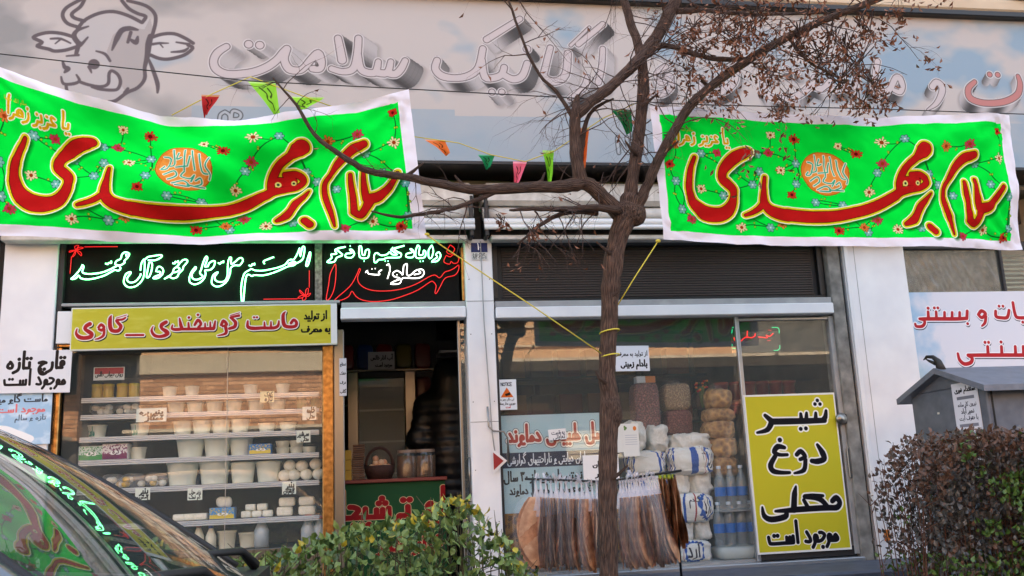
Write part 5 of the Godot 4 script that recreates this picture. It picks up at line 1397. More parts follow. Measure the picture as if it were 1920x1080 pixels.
	obj("red_face", mb().prism(PackedVector2Array([Vector2(0.004, 0.06), Vector2(0.075, 0.0), Vector2(0.004, -0.06)]), 0.007, 0.009).mesh(), mat(Color(0.55, 0.08, 0.10), 0.5), t)
	var a := at(925, 805, 0.1)
	var h := thing("hook_tool", "thin metal hook rod fixed beside the middle pillar", "hook", a)
	obj("rod", mb().tube([Vector3(-0.035, 0.16, -0.01), Vector3(-0.03, 0.02, 0.0), Vector3(0.0, -0.01, 0.0), Vector3(0.07, -0.02, 0.02), Vector3(0.095, -0.06, 0.02), Vector3(0.095, -0.24, 0.02)], [0.006, 0.007, 0.007, 0.006, 0.007, 0.011], 8).mesh(), M.steel, h)

# ------------------------------------------------------------------ right glass door with the milk sign
func glass_door():
	var t := thing("glass_door", "frameless glass door with steel lock and handle at the right end", "door", Vector3(3.19, 0.53, 0))
	obj("pane", mb().box(Vector3(0, 0.89, -0.006), Vector3(0.73, 1.78, 0.01)).mesh(), M.glass, t)
	obj("top_rail", bar(Vector3(0, 1.755, 0.0), Vector3(0.74, 0.02, 0.03)), M.alu, t)
	obj("bottom_rail", bar(Vector3(0, 0.035, 0.0), Vector3(0.74, 0.07, 0.03), 0.004), M.dark, t)
	obj("middle_rail", bar(Vector3(-0.05, 1.155, -0.002), Vector3(0.66, 0.05, 0.03), 0.004), M.grey, t)
	obj("closing_stile", bar(Vector3(0.375, 0.89, 0.0), Vector3(0.05, 1.76, 0.05), 0.004), M.grey, t)
	var lk := obj("lock_box", bar(Vector3(0.37, 0.985, 0.035), Vector3(0.055, 0.075, 0.03), 0.004), M.dark, t)
	obj("lock_disc", mb().tube([Vector3(0.345, 0.985, 0.045), Vector3(0.345, 0.985, 0.062)], [0.042], 20).mesh(), M.steel, lk)
	obj("handle", bar(Vector3(0.375, 0.66, 0.04), Vector3(0.022, 0.22, 0.02), 0.004), M.steel, t)
	# neon in the pane: red lettering between green brackets
	var ns := thing("window_neon", "small red neon lettering between green brackets inside the glass", "neon sign", at(1420, 640, -0.12))
	var red := glow(Color(1.0, 0.12, 0.10), 0.28)
	var grn := glow(Color(0.1, 0.8, 0.5), 0.25)
	obj("backing", mb().box(Vector3(0.0, 0.0, -0.03), Vector3(0.40, 0.16, 0.006)).mesh(), glass(0.3, Color(0.2, 0.2, 0.2)), ns)
	neon_line(ns, "red_neon_lettering", "640,150 600,185 560,170 575,200 520,195 470,190;610,118;590,115;600,228;580,232;440,170 400,200 340,190 300,215;440,150 430,190;350,120 345,200;300,215 270,240 210,230 200,195", Vector2(1343, 600), 6.0, -0.12, 0.0034, red)
	neon_line(ns, "green_neon_bracket", "0,0 60,2 75,30 75,60;80,180 80,210 60,230 20,232", Vector2(1447, 614), 5.4, -0.12, 0.003, grn)
	neon_line(ns, "green_neon_bracket", "30,0 5,2;5,20 0,60;5,170 5,190;5,210 40,212", Vector2(1372, 614), 5.4, -0.12, 0.003, grn)
	# the yellow milk sign
	var a := at(1394, 742, 0.03)
	var b := at(1598, 1036, 0.03)
	var x0 := (at(1394, 742, 0.03).x + at(1422, 1040, 0.03).x) * 0.5
	var x1 := (at(1563, 735, 0.03).x + at(1598, 1030, 0.03).x) * 0.5
	var yt := (at(1394, 742, 0.03).y + at(1563, 735, 0.03).y) * 0.5
	var yb := (at(1422, 1040, 0.03).y + at(1598, 1030, 0.03).y) * 0.5
	var cw := 420
	var ch := int(cw * (yt - yb) / (x1 - x0))
	var cv := Canvas.new(cw, ch, Color(0.86, 0.86, 0.84))
	cv.rect(6, 8, cw - 6, ch - 8, Color(0.73, 0.70, 0.17))
	var sc := cw / (x1 - x0)
	var map := func(p: Vector2):
		var q := at(1390 + p.x / 3.373, 730 + p.y / 3.373, 0.03)
		return Vector2((q.x - x0) * sc, (yt - q.y) * sc)
	cv.clear()
	var k := sc * 6.9 / FOCAL / 3.373
	pen(cv, "535,135,10 530,175,16 515,195,18;470,150,10 470,192,16;412,150,10 410,195,16;525,196,17 470,198,18 400,200,19 300,202,20 200,204,20;375,155,10 380,195,16;195,204,20 150,165,12;192,205,20 165,255,16 100,274,8;480,70,12;465,93,12;497,93,12;375,250,13;408,247,13", map, k, 16)
	pen(cv, "480,350,10 512,400,20 522,440,18 480,455,18 445,452,14;350,412,14 375,392,16 402,425,14 372,442,12;405,445,14 395,510,15 335,530,7;243,320,15;272,368,12 230,362,18 208,395,16 240,413,12 290,413,10;215,420,14 185,478,18 200,515,17 250,526,13 305,526,10", map, k, 16)
	pen(cv, "575,705,16 600,685,18 622,715,16 605,745,18 560,748,18 500,750,18 420,755,18 340,760,18;545,740,14 490,690,18 400,678,14 450,672,14 515,672,10;395,700,12 420,745,14;345,612,6 336,660,18 332,745,20;335,762,18 250,768,12 215,770,8;285,775,14 275,805,18 190,822,18 145,800,16 132,745,7", map, k, 16)
	cv.paint(Color(0.90, 0.90, 0.88), 6.5)
	cv.paint(Color(0.06, 0.06, 0.09), 0)
	cv.clear()
	var r: Vector2 = map.call(Vector2(622, 960))
	var lft: Vector2 = map.call(Vector2(170, 975))
	write(cv, "موجود است", r.x, (r.y + lft.y) * 0.5 - 2, r.x - lft.x, 0.8, 8, 1.25)
	cv.paint(Color(0.90, 0.90, 0.88), 4.0)
	cv.paint(Color(0.06, 0.06, 0.09), 0)
	board("milk_sign", "tall yellow sign with big black milk lettering on the glass door", "sign", x0, yt, x1, yb, 0.03, 0.012, print_mat(cv, 0.5), M.white2)

# ------------------------------------------------------------------ the shop next door, right
func neighbour():
	var t := thing("neighbour_window", "neighbouring shop window with plastic sheeting above a printed panel", "window", Vector3(4.85, 0.0, -0.02))
	obj("lower_wall", mb().box(Vector3(0, 0.95, -0.05), Vector3(1.28, 1.9, 0.1)).mesh(), M.white, t)
	obj("frame_bar", bar(Vector3(0, 2.86, 0), Vector3(1.28, 0.06, 0.06)), M.dark, t)
	obj("frame_bar", bar(Vector3(0.25, 2.65, 0), Vector3(0.025, 0.4, 0.05)), M.dark, t)
	obj("pane", mb().box(Vector3(0, 2.65, 0.0), Vector3(1.28, 0.37, 0.008)).mesh(), M.glass, t)
	var nz := FastNoiseLite.new()
	nz.frequency = 1.2
	var sheet := noisy(Color(0.16, 0.145, 0.13), Color(0.32, 0.29, 0.27), 0.02, 2.0, 0.25)
	obj("plastic_sheet", mb().sheet(40, 8, func(u, v): return Vector3(-0.64 + u * 0.95, 2.84 - v * 0.38, -0.08 + 0.03 * nz.get_noise_2d(u * 14.0 + v * 4.0, v * 0.5))).mesh(), sheet, t)
	for k in 9: obj("louvre_slat", mb().box(Vector3(0.45, 2.5 + k * 0.038, -0.1), Vector3(0.22, 0.016, 0.02)).mesh(), mat(Color(0.5, 0.52, 0.44), 0.6), t)
	obj("room_back", mb().box(Vector3(0, 2.4, -0.5), Vector3(1.28, 1.0, 0.05)).mesh(), M.dark, t)
	# printed panel
	var x0 := 4.225
	var x1 := 5.48
	var yt := 2.475
	var yb := 1.75
	var cv := Canvas.new(753, 435, Color(0.83, 0.83, 0.86))
	var n := FastNoiseLite.new()
	n.frequency = 0.006
	n.seed = 5
	for y in 435:
		for x in 753:
			var v := n.get_noise_2d(x, y)
			cv.mix(y * 753 + x, Color(0.55, 0.70, 0.82), clampf(0.75 - x / 170.0 + v * 0.8, 0, 0.8))
			cv.mix(y * 753 + x, Color(0.80, 0.80, 0.70), clampf((y - 300) / 250.0 - x / 400.0, 0, 0.5))
	var map := func(p: Vector2):
		var q := at(1700 + p.x / 6.0, 540 + p.y / 6.0, 0.03)
		return Vector2((q.x - x0) * 600.0, (yt - q.y) * 600.0)
	cv.clear()
	pen(cv, "95,405,16 110,432,18 170,432,20 200,400,20 195,365,18 145,348,18;145,348,18 240,348,24 400,348,24 560,348,24 675,342,22;240,268,18 245,345,22;330,268,18 335,345,20;425,275,18 425,345,20;510,275,18 510,345,20;595,275,18 595,345,20;680,260,20 676,335,22;240,228,20;310,225,19;350,225,19;685,402,19;805,300,20 840,258,22 885,290,22 845,335,20 805,300,20;890,320,20 880,390,20 845,428,12;1000,262,20 1005,320,22 1060,335,22 1130,330,22 1150,252,20;1038,205,19;1082,205,19;1193,165,20 1220,300,22 1260,335,22 1400,330,22;1305,385,20;1390,250,20 1400,330,22", map, 0.38, 14)
	pen(cv, "575,738,16 595,810,22 650,855,24 720,838,24 735,790,22 690,760,20;690,757,22 900,755,24 1100,755,24 1500,755,24;910,660,20 915,750,22;1065,660,20 1070,750,22;1220,660,20 1225,750,22;1310,660,20 1315,750,22;880,612,20;920,612,20;1060,608,20", map, 0.38, 14)
	cv.paint(Color(0.18, 0.20, 0.24), 4.5, 0.7, Vector2i(1, 5))
	cv.paint(Color(0.92, 0.91, 0.92), 5.0)
	cv.paint(Color(0.68, 0.14, 0.16), 0)
	board("neighbour_signboard", "pale blue and white panel with red ice cream lettering next door", "sign", x0, yt, x1, yb, 0.03, 0.04, print_mat(cv, 0.5), M.white2)

# ------------------------------------------------------------------ banners, strings and the wire
func banner_print() -> StandardMaterial3D:
	var cv := Canvas.new(1120, 395, Color(0.86, 0.86, 0.90))
	var gx := Vector2(24, 26)
	var gz := Vector2(1120 - 34, 395 - 26)
	cv.rect(gx.x, gx.y, gz.x, gz.y, Color(0.01, 0.87, 0.24))
	var map := func(o: Vector2): return func(p: Vector2):
		var q := at(o.x + p.x / 4.32, o.y + p.y / 4.32, 1.9)
		return Vector2((q.x - 1.605) * 500.0, (3.175 - q.y) * 500.0)
	var A := Vector2(1220, 200)
	var B := Vector2(1460, 210)
	var C := Vector2(1660, 210)
	var red := Color(0.72, 0.15, 0.12)
	var cream := Color(0.86, 0.80, 0.62)
	var pink := Color(0.70, 0.18, 0.30)
	var orange := Color(0.80, 0.42, 0.20)
	var cyan := Color(0.42, 0.68, 0.62)
	var fl := [[A, 970, 198, 32, cream], [A, 950, 348, 32, pink], [A, 525, 370, 32, pink], [A, 185, 310, 38, orange], [A, 135, 483, 32, red], [A, 1060, 483, 34, orange], [A, 405, 662, 36, cream], [A, 315, 925, 36, pink], [A, 740, 968, 36, cream], [A, 1080, 925, 36, orange], [B, 125, 183, 45, red], [B, 500, 225, 30, cream], [B, 840, 207, 50, cream], [B, 640, 295, 42, red], [B, 835, 388, 40, pink], [B, 25, 440, 35, cream], [B, 745, 612, 38, cream], [B, 110, 645, 35, red], [B, 815, 840, 40, pink], [B, 500, 932, 38, red], [B, 700, 905, 35, orange], [B, 975, 918, 38, cream], [C, 475, 262, 42, orange], [C, 675, 245, 40, pink], [C, 930, 358, 42, cream], [C, 910, 145, 28, red], [C, 110, 918, 38, cream], [C, 820, 915, 38, cream], [C, 640, 970, 32, pink], [C, 1010, 965, 38, red]]
	var blue := [[A, 390, 385], [A, 675, 495], [A, 885, 500], [A, 830, 610], [A, 190, 615], [A, 590, 710], [A, 240, 845], [A, 980, 960], [A, 855, 365], [B, 1010, 190], [B, 155, 375], [B, 155, 548], [B, 735, 945], [B, 800, 460], [B, 530, 720], [B, 310, 700], [C, 145, 190], [C, 345, 480], [C, 865, 560], [C, 560, 645], [C, 425, 565], [C, 290, 910], [C, 1020, 660], [C, 1055, 895], [C, 740, 390]]
	var r2 := RandomNumberGenerator.new()
	r2.seed = 5
	var pos := []
	for f in fl + blue: pos.append(map.call(f[0]).call(Vector2(f[1], f[2])))
	# vines
	for k in pos.size():
		cv.clear()
		var best := k
		var bd := 1e9
		for j in pos.size():
			var dd: float = pos[k].distance_to(pos[j])
			if j != k and dd > 30 and dd < bd and j > k - 3:
				bd = dd
				best = j
		var a: Vector2 = pos[k]
		var b: Vector2 = pos[best]
		if bd > 190: continue
		var m := (a + b) * 0.5 + Vector2(r2.randf_range(-1, 1), r2.randf_range(-1, 1)) * bd * 0.3
		var prev := a
		for i in range(1, 13):
			var t := i / 12.0
			var p := a.lerp(m, t).lerp(m.lerp(b, t), t)
			cv.seg(prev, 1.3, p, 1.3, 2)
			prev = p
		cv.paint(Color(0.05, 0.36, 0.14))
		for i in 2:
			var q := a.lerp(m, 0.5).lerp(m.lerp(b, 0.5), 0.5) + Vector2(r2.randf_range(-9, 9), r2.randf_range(-9, 9))
			cv.spot(q, 3.6, Color(0.10, 0.40, 0.14))
			cv.spot(q, 2.6, Color(0.62, 0.74, 0.14))
	for k in blue.size():
		var c: Vector2 = pos[fl.size() + k]
		cv.clear()
		for i in 6:
			var a := TAU * i / 6.0
			cv.seg(c, 2.5, c + Vector2(cos(a), sin(a)) * 9.0, 3.8, 3)
		cv.paint(Color(0.06, 0.34, 0.26), 1.2)
		cv.paint(cyan)
		cv.spot(c, 2.5, Color(0.80, 0.86, 0.86))
	for k in fl.size():
		var c: Vector2 = pos[k]
		var r: float = fl[k][3] * 0.40
		cv.clear()
		for i in 10:
			var a := TAU * i / 10.0 + k
			cv.seg(c, 1.5, c + Vector2(cos(a), sin(a) * 0.85) * r * (0.85 + 0.2 * sin(i * 2.3 + k)), 2.6, 3)
		cv.paint(Color(0.25, 0.20, 0.10), 0.9, 0.6, Vector2i.ZERO, 0.6)
		cv.paint(fl[k][4])
		cv.spot(c, r * 0.32, Color(0.55, 0.22, 0.08) if fl[k][4] != red else Color(0.35, 0.05, 0.05))
	# medallion
	var mc: Vector2 = map.call(B).call(Vector2(395, 452))
	var ell := PackedVector2Array()
	var ell2 := PackedVector2Array()
	for k in 48:
		var a := TAU * k / 48.0
		ell.append(mc + Vector2(cos(a) * 74, sin(a) * 68))
		ell2.append(mc + Vector2(cos(a) * 62, sin(a) * 56))
	cv.poly(ell, Color(0.56, 0.30, 0.10))
	for k in ell.size(): ell[k] = mc + (ell[k] - mc) * 0.97
	cv.poly(ell, Color(0.80, 0.48, 0.17))
	cv.poly(ell2, Color(0.84, 0.55, 0.24))
	cv.clear()
	pen(cv, "260,440 240,470 280,460 300,380 250,360;310,300 330,420 300,440;390,300 400,470;440,310 470,470;490,340 520,480 560,500;560,370 540,440 575,500 570,540;270,520 330,480 350,520 300,560;350,330 340,380 370,370;330,590 400,560 440,600 350,600;400,480 380,520 440,540 470,510 450,560;480,590 520,570 510,530 480,550;430,590 540,600;430,360 420,440;340,450 420,440", map.call(B), 0.33, 5, 6.0)
	cv.paint(Color(0.90, 0.90, 0.84), 1.8)
	cv.paint(Color(0.20, 0.62, 0.50))
	# small yellow line
	cv.clear()
	var wr: Vector2 = map.call(A).call(Vector2(632, 290))
	write(cv, "یا عزیز زهرا", wr.x, wr.y, 158, 0.62, 6, 1.2)
	cv.paint(Color(0.90, 0.90, 0.86), 2.6)
	cv.paint(Color(0.78, 0.62, 0.08))
	cv.clear()
	wr = map.call(A).call(Vector2(330, 200))
	write(cv, "سلام الله علیها", wr.x, wr.y, 56, 0.5, 6, 0.8)
	cv.paint(Color(0.80, 0.72, 0.20))
	# the big calligraphy
	cv.clear()
	var s := 500.0 * 4.9 / FOCAL / 4.32
	var mg := 22.0
	pen(cv, "780,345,34 735,365,46 680,395,48 625,445,46 580,510,36 578,575,36 622,612,40 664,650,36 676,700,28 668,765,36 630,830,50 560,868,58 470,870,64 390,835,58 330,770,42 297,680,28 297,600,25 312,510,20 337,418,12;770,865,10 830,840,16 890,800,22 925,755,24;930,545,12 925,620,18 925,700,28 940,770,38 1000,828,46 1123,858,50", map.call(A), s, mg)
	pen(cv, "80,810,52 200,818,52 400,818,48 600,788,45 800,726,42 950,645,38", map.call(B), s, mg)
	pen(cv, "86,645,38 130,612,34 210,592,30 280,582,26 325,552,24 318,515,24 270,482,26 200,480,22;115,600,28 110,540,28 130,470,30 165,410,26 230,352,28 280,300,60 300,280,62;160,530,40 250,530,40;372,628,4 335,680,20 295,730,28 270,790,26 240,840,32 178,872,14;368,898,28 405,935,28;725,325,26 690,335,34 650,345,38 600,385,34 555,440,28 515,520,15 480,580,16 478,640,18 495,720,20 530,820,18 555,900,13 570,955,5;645,540,14 655,620,18 675,720,22 690,830,25;733,520,12 738,600,18 752,690,25 768,750,30;690,845,24 735,868,26 768,820,28 790,760,40;790,750,40 850,738,36 900,690,26 935,640,20 966,582,15", map.call(C), s, mg)
	cv.paint(Color(0.03, 0.30, 0.06), 8.0, 5.0, Vector2i(7, 8), 0.75)
	cv.paint(Color(0.90, 0.92, 0.88), 9.5)
	cv.paint(Color(0.78, 0.74, 0.10), 7.0)
	cv.paint(Color(0.22, 0.05, 0.05), 1.6)
	cv.paint(Color(0.66, 0.09, 0.09), 0.0)
	for e in [[157, 550, 26], [262, 545, 22]]:
		var c: Vector2 = map.call(C).call(Vector2(e[0], e[1]))
		cv.spot(c, e[2] * s, Color(0.82, 0.80, 0.45))
		cv.spot(c, e[2] * s * 0.45, Color(0.12, 0.24, 0.16))
	var m := print_mat(cv, 0.9)
	m.metallic_specular = 0.1
	m.backlight_enabled = true
	m.backlight = Color(0.35, 0.35, 0.35)
	return m

func banners():
	var m := banner_print()
	var nz := FastNoiseLite.new()
	nz.frequency = 0.5
	var cz := FastNoiseLite.new()
	cz.frequency = 1.0
	cz.fractal_octaves = 2
	cz.seed = 9
	# fine creases, strongest where the cloth is tied at its corners
	var crease := func(u: float, v: float) -> float:
		var pull := 0.0
		for c in [Vector2(0, 0), Vector2(1, 0), Vector2(0, 1), Vector2(1, 1)]:
			var d := Vector2((u - c.x) * 2.7, v - c.y)
			pull += exp(-d.length() * 2.6) * sin(d.angle() * 16.0) * 0.018 * smoothstep(0.0, 0.15, d.length())
		return pull + 0.009 * cz.get_noise_2d(u * 16.0 + v * 5.0, v * 5.0 - u * 6.0)
	var right := thing("green_banner", "green banner with red calligraphy hanging right of the tree, nearly flat", "banner", Vector3(1.605, 3.175, 1.9), "green calligraphy banners")
	obj("cloth", mb().sheet(90, 34, func(u, v):
		var x: float = u * 2.24 - v * 0.05 * u + 0.012 * v
		var y: float = -v * (0.775 + 0.05 * u) - 0.03 * sin(PI * u) * (1.0 - v) - 0.012 * sin(PI * u) * v
		return Vector3(x, y, 0.02 * sin(u * 9.0 + v * 2.0) + 0.03 * nz.get_noise_2d(u * 9.0, v * 3.0) + 0.012 * sin((1.0 - u) * 14.0 - v * 9.0) * u + crease.call(u, v))).mesh(), m, right)
	var left := thing("green_banner", "green banner with red calligraphy sagging in folds, left of the tree", "banner", Vector3(-1.855, 3.2, 1.9), "green calligraphy banners")
	obj("cloth", mb().sheet(96, 36, func(u, v):
		var top: float = lerpf(0.155, 0.042, u) - 0.235 * sin(PI * pow(u, 0.85)) + 0.02 * sin(TAU * u)
		var bot: float = lerpf(-0.76, -0.785, u) - 0.03 * sin(PI * u)
		var y: float = lerpf(top, bot, v)
		var fold: float = sin(PI * u) * (0.05 * sin((u * 3.2 + v * 2.2) * PI) + 0.022 * sin((u * 9.0 - v * 5.0) * PI) * (1.0 - v * 0.5))
		return Vector3(u * 2.125 + 0.075 * v * u, y, fold + crease.call(u, v) + 0.02 * nz.get_noise_2d(u * 10.0, v * 4.0))).mesh(), m, left)
	# wire and tie strings
	var w := thing("overhead_wire", "thin black wire strung along the street carrying the banners", "wire", at(0, 102, 1.88))
	var pts := []
	for p in [[-300, 72], [0, 101], [240, 128], [470, 152], [768, 167], [930, 176], [1080, 184], [1300, 196], [1640, 204], [1920, 214], [2300, 228]]: pts.append(at(p[0], p[1], 1.88) - w.position)
	obj("wire", mb().tube(pts, [0.0032], 5).mesh(), M.wire, w)
	var q := [[[800, 440, 1.9], [830, 462, 1.88], [1000, 575, 1.9], [1128, 663, 1.92]], [[1234, 452, 1.9], [1190, 520, 1.9], [1152, 582, 1.9]]]
	var tl := ["yellow string tying the left banner's lower corner to the trunk", "yellow string tying the right banner's lower corner to the trunk"]
	for k in 2:
		var t := thing("tie_string", tl[k], "string", at(q[k][0][0], q[k][0][1], q[k][0][2]), "yellow tie strings")
		var s := []
		for e in q[k]: s.append(at(e[0], e[1], e[2]) - t.position)
		obj("string", mb().tube(s, [0.0035], 5).mesh(), M.string, t)
		var ring := []
		var c := at(1143, [668, 622][k], 1.9) - t.position
		for i in 17: ring.append(c + Vector3(cos(TAU * i / 16.0) * 0.052, 0.008 * sin(TAU * i / 16.0 + 1.0), sin(TAU * i / 16.0) * 0.052))
		obj("trunk_loop", mb().tube(ring, [0.004], 5, false).mesh(), M.string, t)
		obj("knot", mb().blob(s[0], Vector3(0.03, 0.02, 0.02), 0.8, null, 0, 8, 5).mesh(), M.string, t)

func pennants():
	# little flags on a thread
	var th := thing("pennant_thread", "thin orange thread strung with small pennants", "thread", at(330, 215, 1.8))
	for run in [[[322, 216], [400, 175], [470, 144], [540, 170], [640, 206]], [[775, 256], [860, 268], [920, 290], [985, 303], [1040, 283], [1130, 222], [1200, 190]]]:
		var pts := []
		for p in run: pts.append(at(p[0], p[1], 1.8) - th.position)
		obj("thread", mb().tube(pts, [0.003], 4).mesh(), M.string, th)
	var defs := [[395, 178, 385, 218, 34, Color(0.62, 0.12, 0.12), "red"], [490, 152, 520, 215, 52, Color(0.52, 0.78, 0.20), "large lime green"], [578, 182, 565, 208, 62, Color(0.52, 0.78, 0.20), "wide lime green"], [815, 262, 840, 290, 40, Color(0.80, 0.42, 0.18), "long orange"], [912, 290, 915, 316, 34, Color(0.06, 0.45, 0.26), "small dark green"], [975, 303, 967, 350, 28, Color(0.80, 0.36, 0.45), "pink"], [1028, 282, 1031, 342, 24, Color(0.45, 0.75, 0.15), "narrow lime"], [1095, 240, 1094, 318, 22, Color(0.82, 0.38, 0.15), "orange, behind the broken stub"], [1165, 205, 1180, 250, 44, Color(0.04, 0.42, 0.22), "emerald, beside the upright limb"]]
	for d in defs:
		var cv := Canvas.new(64, 64, d[5])
		var edge: Color = d[5].lightened(0.35) if d[6] != "red" else Color(0.75, 0.55, 0.4)
		cv.rect(0, 0, 64, 5, edge)
		cv.clear()
		pen(cv, "18,14 30,24 24,34 36,42 30,54;40,14 46,24 38,30", func(p): return p, 1.0, 2, 2.0)
		cv.paint(d[5].darkened(0.6))
		var o := at(d[0], d[1], 1.8)
		var tip := at(d[2], d[3], 1.8) - o
		var hw: float = d[4] * 0.5 * 4.9 / FOCAL
		var t := thing("pennant", "%s pennant hanging from the orange thread" % d[6], "pennant", o, "small pennants")
		obj("flag", mb().sheet(6, 8, func(u, v): return Vector3((u - 0.5) * 2.0 * hw * (1.0 - v * 0.8) + tip.x * v, tip.y * v, 0.025 * sin(v * 4.0 + u * 5.0) * v)).mesh(), print_mat(cv, 0.6), t)

# ------------------------------------------------------------------ the bare street tree
func limb(t: Node3D, called: String, s: String, sides := 10) -> Array:
	# "px,py,radius in pixels,depth" along the limb
	var raw := []
	for part in s.split(" ", false):
		var v := part.split(",")
		raw.append([at(float(v[0]), float(v[1]), float(v[3])), float(v[2]) * 4.9 / FOCAL])
	var pts := []
	var rad := []
	for i in raw.size() - 1:
		for k in 4:
			var f := k / 4.0
			var p: Vector3 = raw[i][0].cubic_interpolate(raw[i + 1][0], raw[maxi(i - 1, 0)][0], raw[mini(i + 2, raw.size() - 1)][0], f)
			pts.append(p - t.position + Vector3(rng.randf_range(-1, 1), rng.randf_range(-1, 1), rng.randf_range(-1, 1)) * 0.003)
			rad.append(lerpf(raw[i][1], raw[i + 1][1], f) * rng.randf_range(0.93, 1.08))
	pts.append(raw[-1][0] - t.position)
	rad.append(raw[-1][1])
	obj(called, mb().tube(pts, rad, sides, true, 1.2).mesh(), M.bark, t)
	return [pts, rad]

func twig(m: MB, p: Vector3, dir: Vector3, r: float, length: float, level: int, tips: Array):
	var pts := [p]
	var rad := [r]
	var d := dir
	var n := 6
	for i in n:
		d = (d + Vector3(rng.randf_range(-0.3, 0.3), rng.randf_range(-0.34, 0.2), rng.randf_range(-0.3, 0.3))).normalized()
		p += d * length / n
		pts.append(p)
		rad.append(lerpf(r, r * 0.3, (i + 1.0) / n))
		if level > 0 and i > 0 and rng.randf() < 0.7:
			var side := (d + Vector3(rng.randf_range(-1, 1), rng.randf_range(-0.9, 0.8), rng.randf_range(-0.7, 0.7))).normalized()
			twig(m, p, side, rad[-1] * 0.7, length * rng.randf_range(0.35, 0.65), level - 1, tips)
	tips.append(p)
	m.tube(pts, rad, 4, false)

func tree():
	var base := at(1140, 1080, 1.9)
	base.y = 0.0
	var t := thing("street_tree", "bare brown street tree with a forked trunk and dry seed clusters", "tree", base)
	var trunk := limb(t, "trunk", "1141,1290,17,1.9 1141,1080,17,1.9 1140,950,17,1.9 1140,850,17,1.9 1143,760,18,1.9 1138,700,15,1.9 1141,620,16,1.9 1147,520,18,1.9 1158,450,19,1.9 1175,400,22,1.9 1184,372,20,1.9", 16)
	var limbs := []
	limbs.append(limb(t, "limb", "1165,405,17,1.9 1130,370,15,1.92 1098,344,14,1.94 1060,350,12,1.96 1000,351,11,1.98 900,356,9.5,2.0 830,346,8,2.0 760,332,7,2.0 690,320,6,2.0 640,292,5,2.0 590,252,4,2.0 555,196,2.6,2.0 512,146,1.6,2.0"))
	limbs.append(limb(t, "broken_stub", "1092,350,14,1.94 1082,300,12,1.95 1078,250,11.5,1.95 1080,205,10,1.95 1084,178,3,1.95", 9))
	limbs.append(limb(t, "limb", "1082,215,10,1.95 1110,190,11,1.93 1150,158,10.5,1.9 1190,120,12,1.86 1230,70,13,1.82 1262,10,13,1.8 1290,-50,12,1.78 1310,-140,10,1.75"))
	limbs.append(limb(t, "limb", "1180,385,15,1.9 1186,330,12,1.9 1197,260,12,1.88 1207,170,12,1.86 1200,100,10,1.84 1182,40,9,1.82 1165,-20,8,1.8 1150,-120,6,1.8"))
	limbs.append(limb(t, "limb", "1190,395,14,1.9 1210,355,10,1.92 1235,300,9.5,1.95 1270,235,9,2.0 1310,180,9,2.03 1400,115,8.5,2.06 1480,68,8,2.1 1560,32,7.5,2.12 1640,0,7,2.15 1730,-40,6,2.2"))
	limbs.append(limb(t, "limb", "1205,110,7,1.85 1240,85,6,1.9 1290,98,5.5,1.95 1340,110,5,2.0 1400,112,5,2.05", 7))
	limbs.append(limb(t, "limb", "1262,20,8,1.8 1330,20,5,1.86 1420,28,4,1.95 1540,24,2.5,2.05", 7))
	limbs.append(limb(t, "limb", "945,352,5,1.98 900,372,4.5,2.0 850,390,4,2.02 790,402,3.5,2.04 740,406,2.8,2.05 696,396,1.5,2.05", 7))
	limbs.append(limb(t, "limb", "1160,395,9,1.95 1110,388,6,2.0 1060,392,5,2.04 1000,392,4,2.08 955,394,2,2.1", 7))
	limbs.append(limb(t, "limb", "1120,400,6,1.95 1060,398,5,2.0 1010,425,3.5,2.05 970,458,1.5,2.1", 7))
	limbs.append(limb(t, "limb", "1078,228,5,1.95 1050,180,4,1.95 1020,150,3.4,1.95 990,100,3,1.95 960,20,2.4,1.95 945,-30,1.6,1.95", 6))
	limbs.append(limb(t, "limb", "1088,300,5,1.95 1100,225,4.5,1.9 1120,200,4,1.88 1150,185,2,1.86", 6))
	limbs.append(limb(t, "limb", "1480,72,4,2.1 1510,110,3.4,2.12 1550,135,2.6,2.14 1600,160,1.6,2.16", 6))
	for st in [[1141, 560, 1], [1150, 480, -1], [1138, 720, -1], [1202, 200, 1], [1240, 290, 1], [1330, 165, -1], [1000, 350, 1], [880, 356, -1], [760, 332, 1], [1195, 290, -1], [1144, 900, 1]]:
		var p := at(st[0], st[1], 1.93) - base
		obj("broken_stub", mb().tube([p, p + Vector3(st[2] * 0.045, 0.03, 0.02), p + Vector3(st[2] * rng.randf_range(0.06, 0.1), 0.07, 0.03)], [0.014, 0.009, 0.004], 7).mesh(), M.bark, t)
	# the knot where the limbs part
	var nz := FastNoiseLite.new()
	nz.frequency = 0.9
	obj("knot", mb().blob(at(1180, 402, 1.9) - base, Vector3(0.17, 0.15, 0.15), 0.9, nz, 0.25, 16, 10).mesh(), M.bark, t)
	obj("knot", mb().blob(at(1146, 768, 1.9) - base, Vector3(0.115, 0.2, 0.115), 0.9, nz, 0.2, 16, 10).mesh(), M.bark, t)
	var m := mb()
	var tips := []
	for li in limbs.size():
		var L: Array = limbs[li]
		var n: int = [18, 5, 26, 20, 34, 12, 16, 8, 14, 10, 5, 3, 10][li]
		for k in n:
			var i := int(rng.randf_range(0.2, 1.0) * (L[0].size() - 1))
			var up := 0.4 if li in [0, 1] else (-0.1 if li in [7, 8, 9] else 0.15)
			var dir := Vector3(rng.randf_range(-1, 1), rng.randf_range(-0.8, 0.8) + up, rng.randf_range(-0.5, 0.7)).normalized()
			var bundle: bool = li in [8, 9]
			twig(m, L[0][i], dir, 0.0026 if li == 0 else 0.0042, rng.randf_range(0.1, 0.3) if (li in [0, 7] or bundle) else rng.randf_range(0.2, 0.6), 1 if li in [0, 7] else 2, tips)
	var tw := obj("twigs", m.mesh(), M.twig, t)
	tw.set_meta("kind", "stuff")
	# dry seed clusters
	var d := mb()
	d.st.set_smooth_group(-1)
